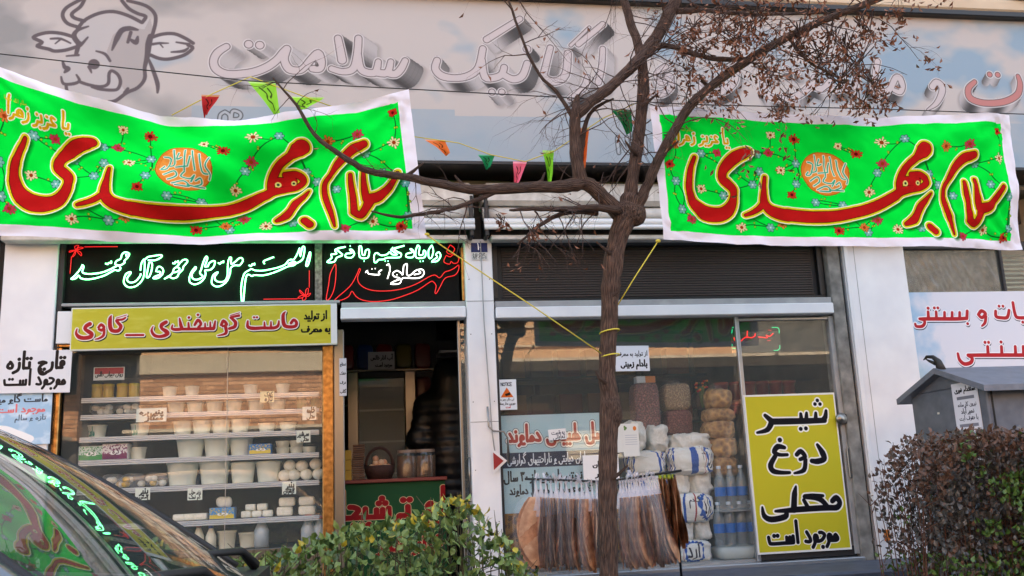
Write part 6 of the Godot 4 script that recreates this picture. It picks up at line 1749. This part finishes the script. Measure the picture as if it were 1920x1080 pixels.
	var leaf := func(p: Vector3):
		var a := Vector3(rng.randf_range(-1, 1), rng.randf_range(-1.4, 0.2), rng.randf_range(-1, 1)).normalized() * rng.randf_range(0.024, 0.048)
		var b := a.cross(Vector3(rng.randf_range(-1, 1), 1, rng.randf_range(-1, 1))).normalized() * 0.0085
		var c := a * 0.5 + a.cross(b).normalized() * 0.008
		d.tri(p, p + c + b, p + a)
		d.tri(p, p + a, p + c - b)
	for q in tips:
		var w: Vector3 = q + base
		if w.x > 1.75 and rng.randf() < 0.55:
			for k in rng.randi_range(1, 4): leaf.call(q + Vector3(rng.randf_range(-1, 1), rng.randf_range(-1, 0.4), rng.randf_range(-1, 1)) * 0.03)
		elif rng.randf() < 0.06: leaf.call(q)
	# the dense hanging cluster at the right, with its own twigs
	var cl := mb()
	var spots := [[1610, 130, 40], [1590, 100, 34], [1640, 170, 34], [1575, 160, 34], [1615, 200, 26], [1660, 195, 20], [1560, 75, 34], [1470, 195, 22], [1455, 215, 16], [1410, 60, 30], [1380, 80, 28], [1690, 40, 12], [1740, 110, 6], [1540, 120, 40], [1500, 90, 40], [1445, 150, 24], [1625, 60, 30], [1350, 45, 24], [1300, 60, 22], [940, 420, 14], [1000, 435, 10]]
	for s in spots:
		var c := at(s[0], s[1], 2.12) - base
		var R: float = s[2] * 4.6 / FOCAL
		for k in int(s[2] * 1.6):
			var o := Vector3(rng.randfn(0, 0.5), rng.randfn(0, 0.5), rng.randfn(0, 0.5)) * R
			leaf.call(c + o)
			if k % 4 == 0:
				cl.tube([c + Vector3(rng.randf_range(-1, 1), 1.2, rng.randf_range(-1, 1)) * R, c + o * 0.5 + Vector3(0, 0.2, 0) * R, c + o], [0.0034, 0.0026, 0.0012], 4, false)
	var ct := obj("cluster_twigs", cl.mesh(), M.twig, t)
	ct.set_meta("kind", "stuff")
	var dl := obj("dry_leaves", d.mesh(), M.dry, t)
	dl.set_meta("kind", "stuff")

# ------------------------------------------------------------------ flat bread in bags on a rail
func bread():
	var a := at(984, 898, 0.6)
	var b := at(1278, 888, 0.6)
	var r := thing("hanging_rail", "thin black rail in front of the window carrying bagged flat bread", "rail", Vector3(a.x, 0.5, 0.6))
	obj("rod", mb().tube([a - r.position, (a + b) * 0.5 - r.position + Vector3(0, -0.035, 0), b - r.position + Vector3(0, 0.02, 0)], [0.008], 8).mesh(), M.black, r)
	for e in [a + Vector3(0.05, -0.01, 0), b - Vector3(0.05, 0.005, 0)]:
		obj("stand_leg", mb().tube([e - r.position, Vector3(e.x - a.x, 0.0, -0.02)], [0.008], 8).mesh(), M.black, r)
	var wisp := mat(Color(0.86, 0.86, 0.90, 0.45), 0.45)
	wisp.transparency = BaseMaterial3D.TRANSPARENCY_ALPHA
	var nz := FastNoiseLite.new()
	nz.frequency = 1.0
	var kinds := []
	for k in 4:
		var parts := []
		for j in 4:
			var ph := rng.randf() * TAU
			var h := rng.randf_range(0.40, 0.46)
			var wz := rng.randf_range(0.26, 0.34)
			var x := (j - 1.5) * 0.0095
			parts.append(mb().sheet(6, 12, func(u, v):
				var half: float = wz * 0.5 * pow(maxf(sin(PI * clampf(v * 0.94 + 0.04, 0, 1)), 0.0), 0.5)
				return Vector3(x + 0.008 * sin(v * 7.0 + ph + u * 3.0) + 0.012 * (v - 0.5) * (j - 1.5) * 0.6, -0.095 - h * v, (0.5 - u) * 2.0 * half)).mesh())
		kinds.append(parts)
	var film := mb().blob(Vector3(0, -0.31, 0), Vector3(0.062, 0.50, 0.36), 0.8, nz, 0.12, 16, 12).mesh()
	var neck := mb().tube([Vector3(0, 0.015, 0), Vector3(0, -0.01, 0), Vector3(0.002, -0.045, 0), Vector3(0, -0.10, 0), Vector3(0, -0.19, 0)], [0.014, 0.006, 0.012, 0.03, 0.045], 8, false).mesh()
	var flare := mb().sheet(6, 3, func(u, v): return Vector3((u - 0.5) * 0.06 * (1.2 - v), 0.06 * (1.0 - v) + 0.015 * sin(u * 9.0), 0.012 * sin(u * 11.0))).mesh()
	var spots := []
	for k in 13: spots.append([lerpf(1004, 1118, k / 12.0), -0.03 + 0.004 * k, 0])
	for k in 14: spots.append([lerpf(1162, 1230, k / 13.0), 0.01 + 0.0115 * k, 1])
	for i in spots.size():
		var s: Array = spots[i]
		var x := at(s[0], 900, 0.6).x
		var f := inverse_lerp(a.x, b.x, x)
		var y := lerpf(a.y, b.y, f) - 0.07 * f * (1.0 - f) * 2.0
		var t := thing("bread_bag", ("clear bag of flat bread, %s in the row %s of the trunk" % [NTH[i if s[2] == 0 else i - 13], "left" if s[2] == 0 else "right"] if i else "clear bag of flat bread shown face on at the rail's left end"), "bread bag", Vector3(x, y - 0.01, 0.6), "bread bags " + ("left" if s[2] == 0 else "right") + " of the trunk", deg_to_rad(rng.randf_range(-36, -6) if i else -66.0))
		t.rotation.z = s[1] * 1.1
		var n := 0
		for p in kinds[i % 4]:
			obj("flat_bread", p, M.bread if (i + n) % 3 else M.bread2, t)
			n += 1
		obj("clear_bag", film, M.film, t)
		var nk := obj("bag_neck", neck, wisp, t)
		nk.scale = Vector3(rng.randf_range(0.6, 1.0), rng.randf_range(0.8, 1.15), rng.randf_range(0.6, 1.0))
		var fl := obj("bag_flare", flare, wisp, t)
		fl.scale = Vector3.ONE * rng.randf_range(0.4, 1.1)
		fl.rotation = Vector3(rng.randf_range(-0.5, 0.5), rng.randf() * TAU, rng.randf_range(-0.7, 0.7))
	for k in 4:
		var x := at(1240 + k * 8, 893, 0.6).x
		var t := thing("bread_sheaf", "unbagged sheaf of dark flat bread, %s of four at the rail's right end" % ["first", "second", "third", "last"][k], "bread", Vector3(x, b.y - 0.005, 0.57), "unbagged bread sheaves", deg_to_rad(-12))
		t.rotation.z = 0.06 + k * 0.02
		for j in 3: obj("flat_bread", kinds[k][j], M.bread, t, Vector3(0, 0.08, 0))
		obj("clip", bar(Vector3(0, -0.012, 0.0), Vector3(0.02, 0.03, 0.05), 0.003), mat(Color(0.58, 0.68, 0.16), 0.5), t)

# ------------------------------------------------------------------ street cabinet
func cabinet():
	var x0 := 3.53
	var zf := 1.74
	var zb := 0.99
	var zm := (zf + zb) * 0.5
	var ye := 1.60
	var yr := 1.73
	var t := thing("utility_cabinet", "grey metal street cabinet with a pitched roof behind the right hedge", "cabinet", Vector3(x0, 0, zm))
	var gm := noisy(Color(0.33, 0.35, 0.39), Color(0.40, 0.42, 0.46), 0.02, 1.5, 0.5)
	var gm2 := noisy(Color(0.38, 0.40, 0.44), Color(0.46, 0.48, 0.52), 0.02, 1.5, 0.45)
	var h := (zf - zb) * 0.5
	obj("body", bar(Vector3(0.7, ye * 0.5, 0), Vector3(1.4, ye, h * 2.0), 0.008), gm, t)
	var g := mb()
	g.st.set_smooth_group(-1)
	g.flat3(Vector3(0, ye, h), Vector3(0, ye, -h), Vector3(0, yr - 0.02, 0), Vector3(0.5, ye, 0))
	obj("gable", g.mesh(), gm, t)
	for s in [-1.0, 1.0]:
		var rf := mb()
		rf.st.set_smooth_group(-1)
		var q := [Vector3(-0.06, yr, 0), Vector3(1.46, yr, 0), Vector3(1.46, ye - 0.02, s * (h + 0.07)), Vector3(-0.06, ye - 0.02, s * (h + 0.07))]
		var dn := Vector3(0, -0.035, 0)
		var c := Vector3(0.7, ye, s * h * 0.5)
		rf.flat(q[0], q[1], q[2], q[3], c - Vector3(0, 2, 0))
		rf.flat(q[0] + dn, q[1] + dn, q[2] + dn, q[3] + dn, c + Vector3(0, 2, 0))
		rf.flat(q[0], q[3], q[3] + dn, q[0] + dn, c + Vector3(2, 0, 0))
		rf.flat(q[3], q[2], q[2] + dn, q[3] + dn, c - Vector3(0, 0, s * 3))
		rf.flat(q[1], q[2], q[2] + dn, q[1] + dn, c - Vector3(2, 0, 0))
		obj("roof_panel", rf.mesh(), gm2, t)
	obj("door_seam", mb().box(Vector3(0.03, ye * 0.5, h + 0.003), Vector3(0.008, ye - 0.05, 0.006)).mesh(), M.black, t)
	# lifting eye on the ridge: a curved horn
	obj("lifting_eye", mb().tube([Vector3(-0.02, yr - 0.02, 0.02), Vector3(-0.02, yr + 0.04, 0.0), Vector3(-0.02, yr + 0.075, -0.05), Vector3(-0.02, yr + 0.085, -0.11), Vector3(-0.02, yr + 0.07, -0.15)], [0.03, 0.02, 0.013, 0.01, 0.003], 8).mesh(), M.dark, t)
	obj("lifting_eye", mb().tube([Vector3(-0.02, yr + 0.03, -0.03), Vector3(-0.02, yr + 0.055, -0.09), Vector3(-0.02, yr + 0.075, -0.13)], [0.012, 0.008, 0.003], 6).mesh(), M.dark, t)
	var sc := mat(Color(0.78, 0.77, 0.72), 0.8)
	for s in [[0.1, 1.44, 0.03], [0.2, 1.30, 0.05], [-0.1, 1.46, 0.02]]:
		obj("paint_scrape", mb().box(Vector3(-0.001, s[1], s[0]), Vector3(0.002, 0.012, s[2])).mesh(), sc, t)
	var cv := Canvas.new(150, 230, Color(0.84, 0.84, 0.87))
	line(cv, "استخدام فوری", 140, 40, 125, Color(0.1, 0.1, 0.12), 0.75)
	cv.rect(24, 62, 126, 76, Color(0.45, 0.46, 0.5))
	line(cv, "نیروی کار ساده", 134, 106, 110, Color(0.2, 0.2, 0.25), 0.55)
	line(cv, "نصیر آباد", 116, 138, 76, Color(0.15, 0.15, 0.2), 0.6)
	line(cv, "با حقوق ثابت", 134, 168, 110, Color(0.2, 0.2, 0.25), 0.55)
	cv.rect(20, 186, 130, 200, Color(0.5, 0.5, 0.55))
	var c2 := Canvas.new(150, 110, Color(0.84, 0.84, 0.86))
	line(c2, "خوابگاه", 132, 66, 112, Color(0.08, 0.08, 0.1), 0.8)
	for k in 2:
		var n := board("pasted_notice", ["tall white job notice pasted on the cabinet end", "short white dormitory notice below the job notice"][k], "notice", -0.12, [0.15, 0.07][k], 0.12, [-0.15, -0.07][k], 0, 0.001, print_mat([cv, c2][k], 0.7), M.paper)
		n.position = Vector3(x0 - 0.004, [1.47, 1.23][k], zm + 0.19)
		n.rotation = Vector3(0, -PI / 2, 0)

# ------------------------------------------------------------------ hedges
func leaf_mesh(l: float, w: float) -> ArrayMesh:
	var m := mb()
	m.st.set_smooth_group(-1)
	var a := Vector3.ZERO
	var tip := Vector3(0, l, -l * 0.12)
	var mid := Vector3(0, l * 0.5, l * 0.02)
	for s in [-1.0, 1.0]:
		var p := Vector3(s * w * 0.42, l * 0.25, l * 0.1)
		var q := Vector3(s * w * 0.5, l * 0.55, l * 0.09)
		m.tri(a, p, mid)
		m.tri(p, q, mid)
		m.tri(q, tip, mid)
	return m.mesh()

func hedge(called: String, label: String, x0: float, x1: float, z0: float, z1: float, top: Callable, n: int, l: float, mats: Array, weights: Callable, stem: Material, stems: int, shoots: Callable):
	var t := thing(called, label, "hedge", Vector3((x0 + x1) * 0.5, 0, (z0 + z1) * 0.5))
	var meshes := []
	for k in 3: meshes.append(leaf_mesh(l * (0.8 + 0.2 * k), l * (0.55 + 0.06 * k)))
	var many := {}
	var near := []
	for i in n:
		var u := rng.randf()
		var x := lerpf(x0, x1, u)
		# denser near the surface of the clipped box
		var zf := 1.0 - pow(rng.randf(), 1.6)
		var z := lerpf(z0, z1, zf)
		var hi: float = top.call(x)
		var y := lerpf(0.12, hi, 1.0 - pow(rng.randf(), 1.4)) + rng.randf_range(-0.02, 0.03) * hi
		var k: int = weights.call(x, y, z, hi)
		var bs := Basis.from_euler(Vector3(rng.randf_range(-1.2, 1.2), rng.randf() * TAU, rng.randf_range(-1.0, 1.0)))
		var tr := Transform3D(bs, Vector3(x, y, z) - t.position)
		if z > lerpf(z0, z1, 0.72) and y > hi - 0.45 and near.size() < 290: near.append([k, i % 3, tr])
		else:
			var key := k * 3 + i % 3
			if not many.has(key): many[key] = []
			many[key].append(tr)
	for e in near:
		var o := obj("leaf", meshes[e[1]], mats[e[0]], t)
		o.transform = e[2]
	for key in many:
		var mm := MultiMesh.new()
		mm.transform_format = MultiMesh.TRANSFORM_3D
		mm.mesh = meshes[key % 3]
		mm.instance_count = many[key].size()
		for i in many[key].size(): mm.set_instance_transform(i, many[key][i])
		var mi := MultiMeshInstance3D.new()
		mi.multimesh = mm
		mi.material_override = mats[key / 3]
		mi.name = "foliage"
		mi.set_meta("kind", "stuff")
		t.add_child(mi, true)
	var sm := mb()
	for i in stems:
		var x := rng.randf_range(x0, x1)
		var z := rng.randf_range(z0, z1)
		var hi: float = top.call(x) + shoots.call(x)
		var p := Vector3(x + rng.randf_range(-0.1, 0.1), 0, lerpf(z, (z0 + z1) * 0.5, 0.5)) - t.position
		var q := Vector3(x, hi, z) - t.position
		sm.tube([p, p.lerp(q, 0.5) + Vector3(rng.randf_range(-0.04, 0.04), 0, rng.randf_range(-0.04, 0.04)), q], [0.006, 0.004, 0.0015], 4, false)
		for j in 3:
			var f := p.lerp(q, rng.randf_range(0.55, 0.95))
			sm.tube([f, f + Vector3(rng.randf_range(-0.12, 0.12), rng.randf_range(0.02, 0.12), rng.randf_range(-0.1, 0.12))], [0.003, 0.001], 4, false)
	var st := obj("stems", sm.mesh(), stem, t)
	st.set_meta("kind", "stuff")
	return t

func hedges():
	var lf := func(c: Color, r := 0.45) -> StandardMaterial3D:
		var m := mat(c, r)
		m.backlight_enabled = true
		m.backlight = Color(c.r, c.g, c.b) * 0.5
		return m
	var g1: StandardMaterial3D = lf.call(Color(0.35, 0.44, 0.21))
	var g2: StandardMaterial3D = lf.call(Color(0.44, 0.52, 0.27))
	var g3: StandardMaterial3D = lf.call(Color(0.22, 0.31, 0.14))
	var yel: StandardMaterial3D = lf.call(Color(0.66, 0.60, 0.16))
	hedge("hedge", "leafy green hedge with yellow tips in front of the doorway", -1.5, 0.78, 2.15, 2.62, func(x): return 0.93 + 0.06 * sin(x * 5.0 + 1.0) + 0.14 * exp(-pow((x - 0.42) / 0.14, 2)) - 0.22 * clampf((x - 0.6) / 0.2, 0, 1), 5600, 0.044, [g1, g2, g3, yel], func(x, y, z, hi): return 3 if (y > hi - 0.05 and rng.randf() < (0.35 if x > 0.2 else 0.08)) else [0, 0, 1, 1, 2][rng.randi() % 5], mat(Color(0.30, 0.27, 0.18), 0.9), 150, func(x): return rng.randf_range(-0.1, 0.07))
	var d1: StandardMaterial3D = lf.call(Color(0.23, 0.225, 0.21), 0.4)
	var d2: StandardMaterial3D = lf.call(Color(0.30, 0.275, 0.25), 0.4)
	var d3: StandardMaterial3D = lf.call(Color(0.34, 0.24, 0.18), 0.6)
	var d4: StandardMaterial3D = lf.call(Color(0.27, 0.38, 0.13))
	var nz := FastNoiseLite.new()
	nz.frequency = 2.2
	hedge("hedge", "dark winter hedge with brownish leaves in front of the grey cabinet", 2.68, 4.4, 1.82, 2.5, func(x): return 1.27 + 0.02 * sin(x * 9.0) - 0.22 * exp(-(x - 2.68) * 12.0), 26000, 0.031, [d1, d2, d3, d4], func(x, y, z, hi):
		if nz.get_noise_3d(x, y, z) > 0.28 or (y < 0.72 and rng.randf() < 0.5): return 3
		if y > hi - 0.1: return 2 if rng.randf() < 0.8 else 1
		return rng.randi() % 2 if rng.randf() < 0.85 else 2, mat(Color(0.33, 0.21, 0.15), 0.9), 260, func(x): return rng.randf_range(-0.08, 0.03) + (0.1 if x < 2.8 and rng.randf() < 0.3 else 0.0))

# ------------------------------------------------------------------ the parked car
func car():
	var zc := 4.34
	var t := thing("parked_car", "dark silver parked car whose sloping windscreen mirrors the banner and signs", "car", Vector3(-1.5, -0.145, zc))
	var o := t.position
	var paint := mat(Color(0.33, 0.35, 0.36), 0.3, 0.5)
	paint.clearcoat_enabled = true
	paint.clearcoat = 1.0
	paint.clearcoat_roughness = 0.03
	# lower body: rings along the length [x, half width, bottom, top]
	var st := [[0.86, 0.50, 0.50, 0.66], [0.80, 0.70, 0.36, 0.76], [0.55, 0.78, 0.33, 0.90], [0.0, 0.81, 0.33, 1.00], [-0.36, 0.82, 0.33, 1.06], [-0.46, 0.82, 0.33, 1.07], [-1.5, 0.83, 0.33, 1.06], [-2.7, 0.82, 0.33, 1.06], [-3.2, 0.78, 0.36, 1.02], [-3.38, 0.72, 0.42, 0.92], [-3.42, 0.55, 0.5, 0.8]]
	var ring := func(s: Array) -> Array:
		var w: float = s[1]
		var b: float = s[2]
		var h: float = s[3]
		var half := [[0.0, h + 0.012], [w * 0.6, h + 0.004], [w * 0.9, h - 0.03], [w * 0.985, h - 0.09], [w, lerpf(b, h, 0.55)], [w * 0.985, b + 0.1], [w * 0.9, b]]
		var r := []
		for k in range(half.size() - 1, -1, -1): r.append(Vector3(s[0] + 1.5, half[k][1], -half[k][0]))
		for k in range(1, half.size()): r.append(Vector3(s[0] + 1.5, half[k][1], half[k][0]))
		return r
	var bd := mb()
	bd.st.set_smooth_group(0)
	for i in st.size() - 1:
		var a: Array = ring.call(st[i])
		var b: Array = ring.call(st[i + 1])
		for k in a.size() - 1: bd.quad(b[k], b[k + 1], a[k + 1], a[k])
	for i in [0, st.size() - 1]:
		var r: Array = ring.call(st[i])
		var c := Vector3(st[i][0] + 1.5, 0.6, 0)
		for k in r.size() - 1: bd.flat3(c, r[k], r[k + 1], Vector3(0, 0.6, 0))
	var body := obj("body", bd.mesh(), paint, t)
	# windscreen, bowed
	var ws := func(u, v):
		var c: float = (u - 0.5) * 2.0
		var half := lerpf(0.60, 0.72, v)
		var bow := 0.09 * (1.0 - c * c)
		return Vector3(lerpf(-1.10, -0.37, v) + 1.5 + bow, lerpf(1.535, 1.085, v) + 0.03 * sin(PI * v) + bow * 0.25 * (1.0 - v), -c * half)
	var glassm := glass(0.05, Color(0.7, 0.8, 0.75))
	glassm.roughness = 0.012
	obj("windscreen", mb().sheet(24, 16, func(u, v): return ws.call(1.0 - u, v)).mesh(), glassm, t)
	var tint := glass(0.8, Color(0.03, 0.035, 0.035))
	var dark := mat(Color(0.05, 0.05, 0.055), 0.6)
	for s in [0.0, 1.0]:
		var e := []
		for k in 13: e.append(ws.call(s, k / 12.0) + Vector3(0.0, 0.004, 0))
		obj("windscreen_seal", mb().tube(e, [0.012], 6).mesh(), dark, t)
		var e2 := []
		for k in 13: e2.append(ws.call(s, k / 12.0) + Vector3(-0.03, -0.004, (0.02 if s < 0.5 else -0.02)))
		obj("pillar", mb().tube(e2, [0.03], 8).mesh(), paint, t)
	var e3 := []
	for k in 13: e3.append(ws.call(k / 12.0, 0.0) + Vector3(-0.005, 0.004, 0))
	obj("windscreen_seal", mb().tube(e3, [0.012], 6).mesh(), dark, t)
	# roof, rear window, side windows
	obj("roof", mb().sheet(14, 12, func(u, v):
		var c: float = (u - 0.5) * 2.0
		var front: Vector3 = ws.call(u, 0.0)
		var x: float = lerpf(front.x - 0.005, -2.45 + 1.5, v)
		return Vector3(x, lerpf(front.y, 1.53, v) + 0.035 * sin(PI * v) + 0.02 * (1 - c * c) * v - 0.03 * pow(absf(c), 4.0), -c * lerpf(0.60, 0.58, v))).mesh(), paint, t)
	obj("rear_window", mb().sheet(10, 6, func(u, v): return Vector3(lerpf(-2.45, -2.95, v) + 1.5, lerpf(1.53, 1.08, v), (u - 0.5) * 2.0 * lerpf(0.58, 0.7, v))).mesh(), tint, t)
	for s in [-1.0, 1.0]:
		obj("side_window", mb().sheet(10, 4, func(u, v): return Vector3(lerpf(lerpf(-1.12, -0.45, v), lerpf(-2.45, -2.95, v), u) + 1.5, lerpf(1.50, 1.06, v), s * lerpf(0.60, 0.775, v))).mesh(), tint, t)
		for x in [[-1.7, -1.65], [-2.45, -2.93]]:
			obj("pillar", mb().tube([Vector3(x[0] + 1.5, 1.50, s * 0.60), Vector3(x[1] + 1.5, 1.06, s * 0.775)], [0.03], 8).mesh(), paint, t)
		for x in [0.25, -2.6]:
			var w := obj("wheel", mb().tube([Vector3(x + 1.5, 0.29, s * 0.64), Vector3(x + 1.5, 0.29, s * 0.82)], [0.29], 24).mesh(), dark, t)
			obj("rim", mb().tube([Vector3(x + 1.5, 0.29, s * 0.80), Vector3(x + 1.5, 0.29, s * 0.83)], [0.19], 20).mesh(), M.alu, w)
		obj("headlight", mb().blob(Vector3(0.80 + 1.5, 0.68, s * 0.5), Vector3(0.1, 0.12, 0.26), 0.6, null, 0, 12, 8).mesh(), mat(Color(0.75, 0.78, 0.8), 0.1), t)
		var mir := obj("side_mirror", mb().blob(Vector3(-0.72 + 1.5, 1.14, s * 0.90), Vector3(0.09, 0.12, 0.18), 0.7, null, 0, 12, 8).mesh(), dark, t)
	# dashboard, seats, wipers
	var inn := mat(Color(0.13, 0.13, 0.14), 0.8)
	obj("dashboard", mb().blob(Vector3(-0.75 + 1.5, 0.98, 0), Vector3(0.5, 0.2, 1.4), 0.5, null, 0, 16, 10).mesh(), inn, t)
	for s in [-1.0, 1.0]:
		var seat := obj("seat", mb().blob(Vector3(-1.75 + 1.5, 0.95, s * 0.36), Vector3(0.2, 0.7, 0.48), 0.6, null, 0, 14, 10).mesh(), inn, t)
		obj("headrest", mb().blob(Vector3(-1.78 + 1.5, 1.37, s * 0.36), Vector3(0.1, 0.16, 0.26), 0.6, null, 0, 12, 8).mesh(), inn, seat)
	for k in 2:
		var z0: float = [-0.56, 0.1][k]
		var wp := obj("wiper", mb().tube([Vector3(-0.30 + 1.5, 1.10, z0), Vector3(-0.33 + 1.5, 1.145, z0 + 0.06), Vector3(-0.45 + 1.5, 1.155, z0 + 0.32)], [0.016, 0.011, 0.007], 6).mesh(), dark, t)
		obj("blade", mb().tube([Vector3(-0.40 + 1.5, 1.135, z0 + 0.08), Vector3(-0.52 + 1.5, 1.19, z0 + 0.58)], [0.008], 6).mesh(), dark, wp)
	obj("cowl", mb().box(Vector3(-0.33 + 1.5, 1.075, 0), Vector3(0.12, 0.03, 1.36)).mesh(), dark, t)
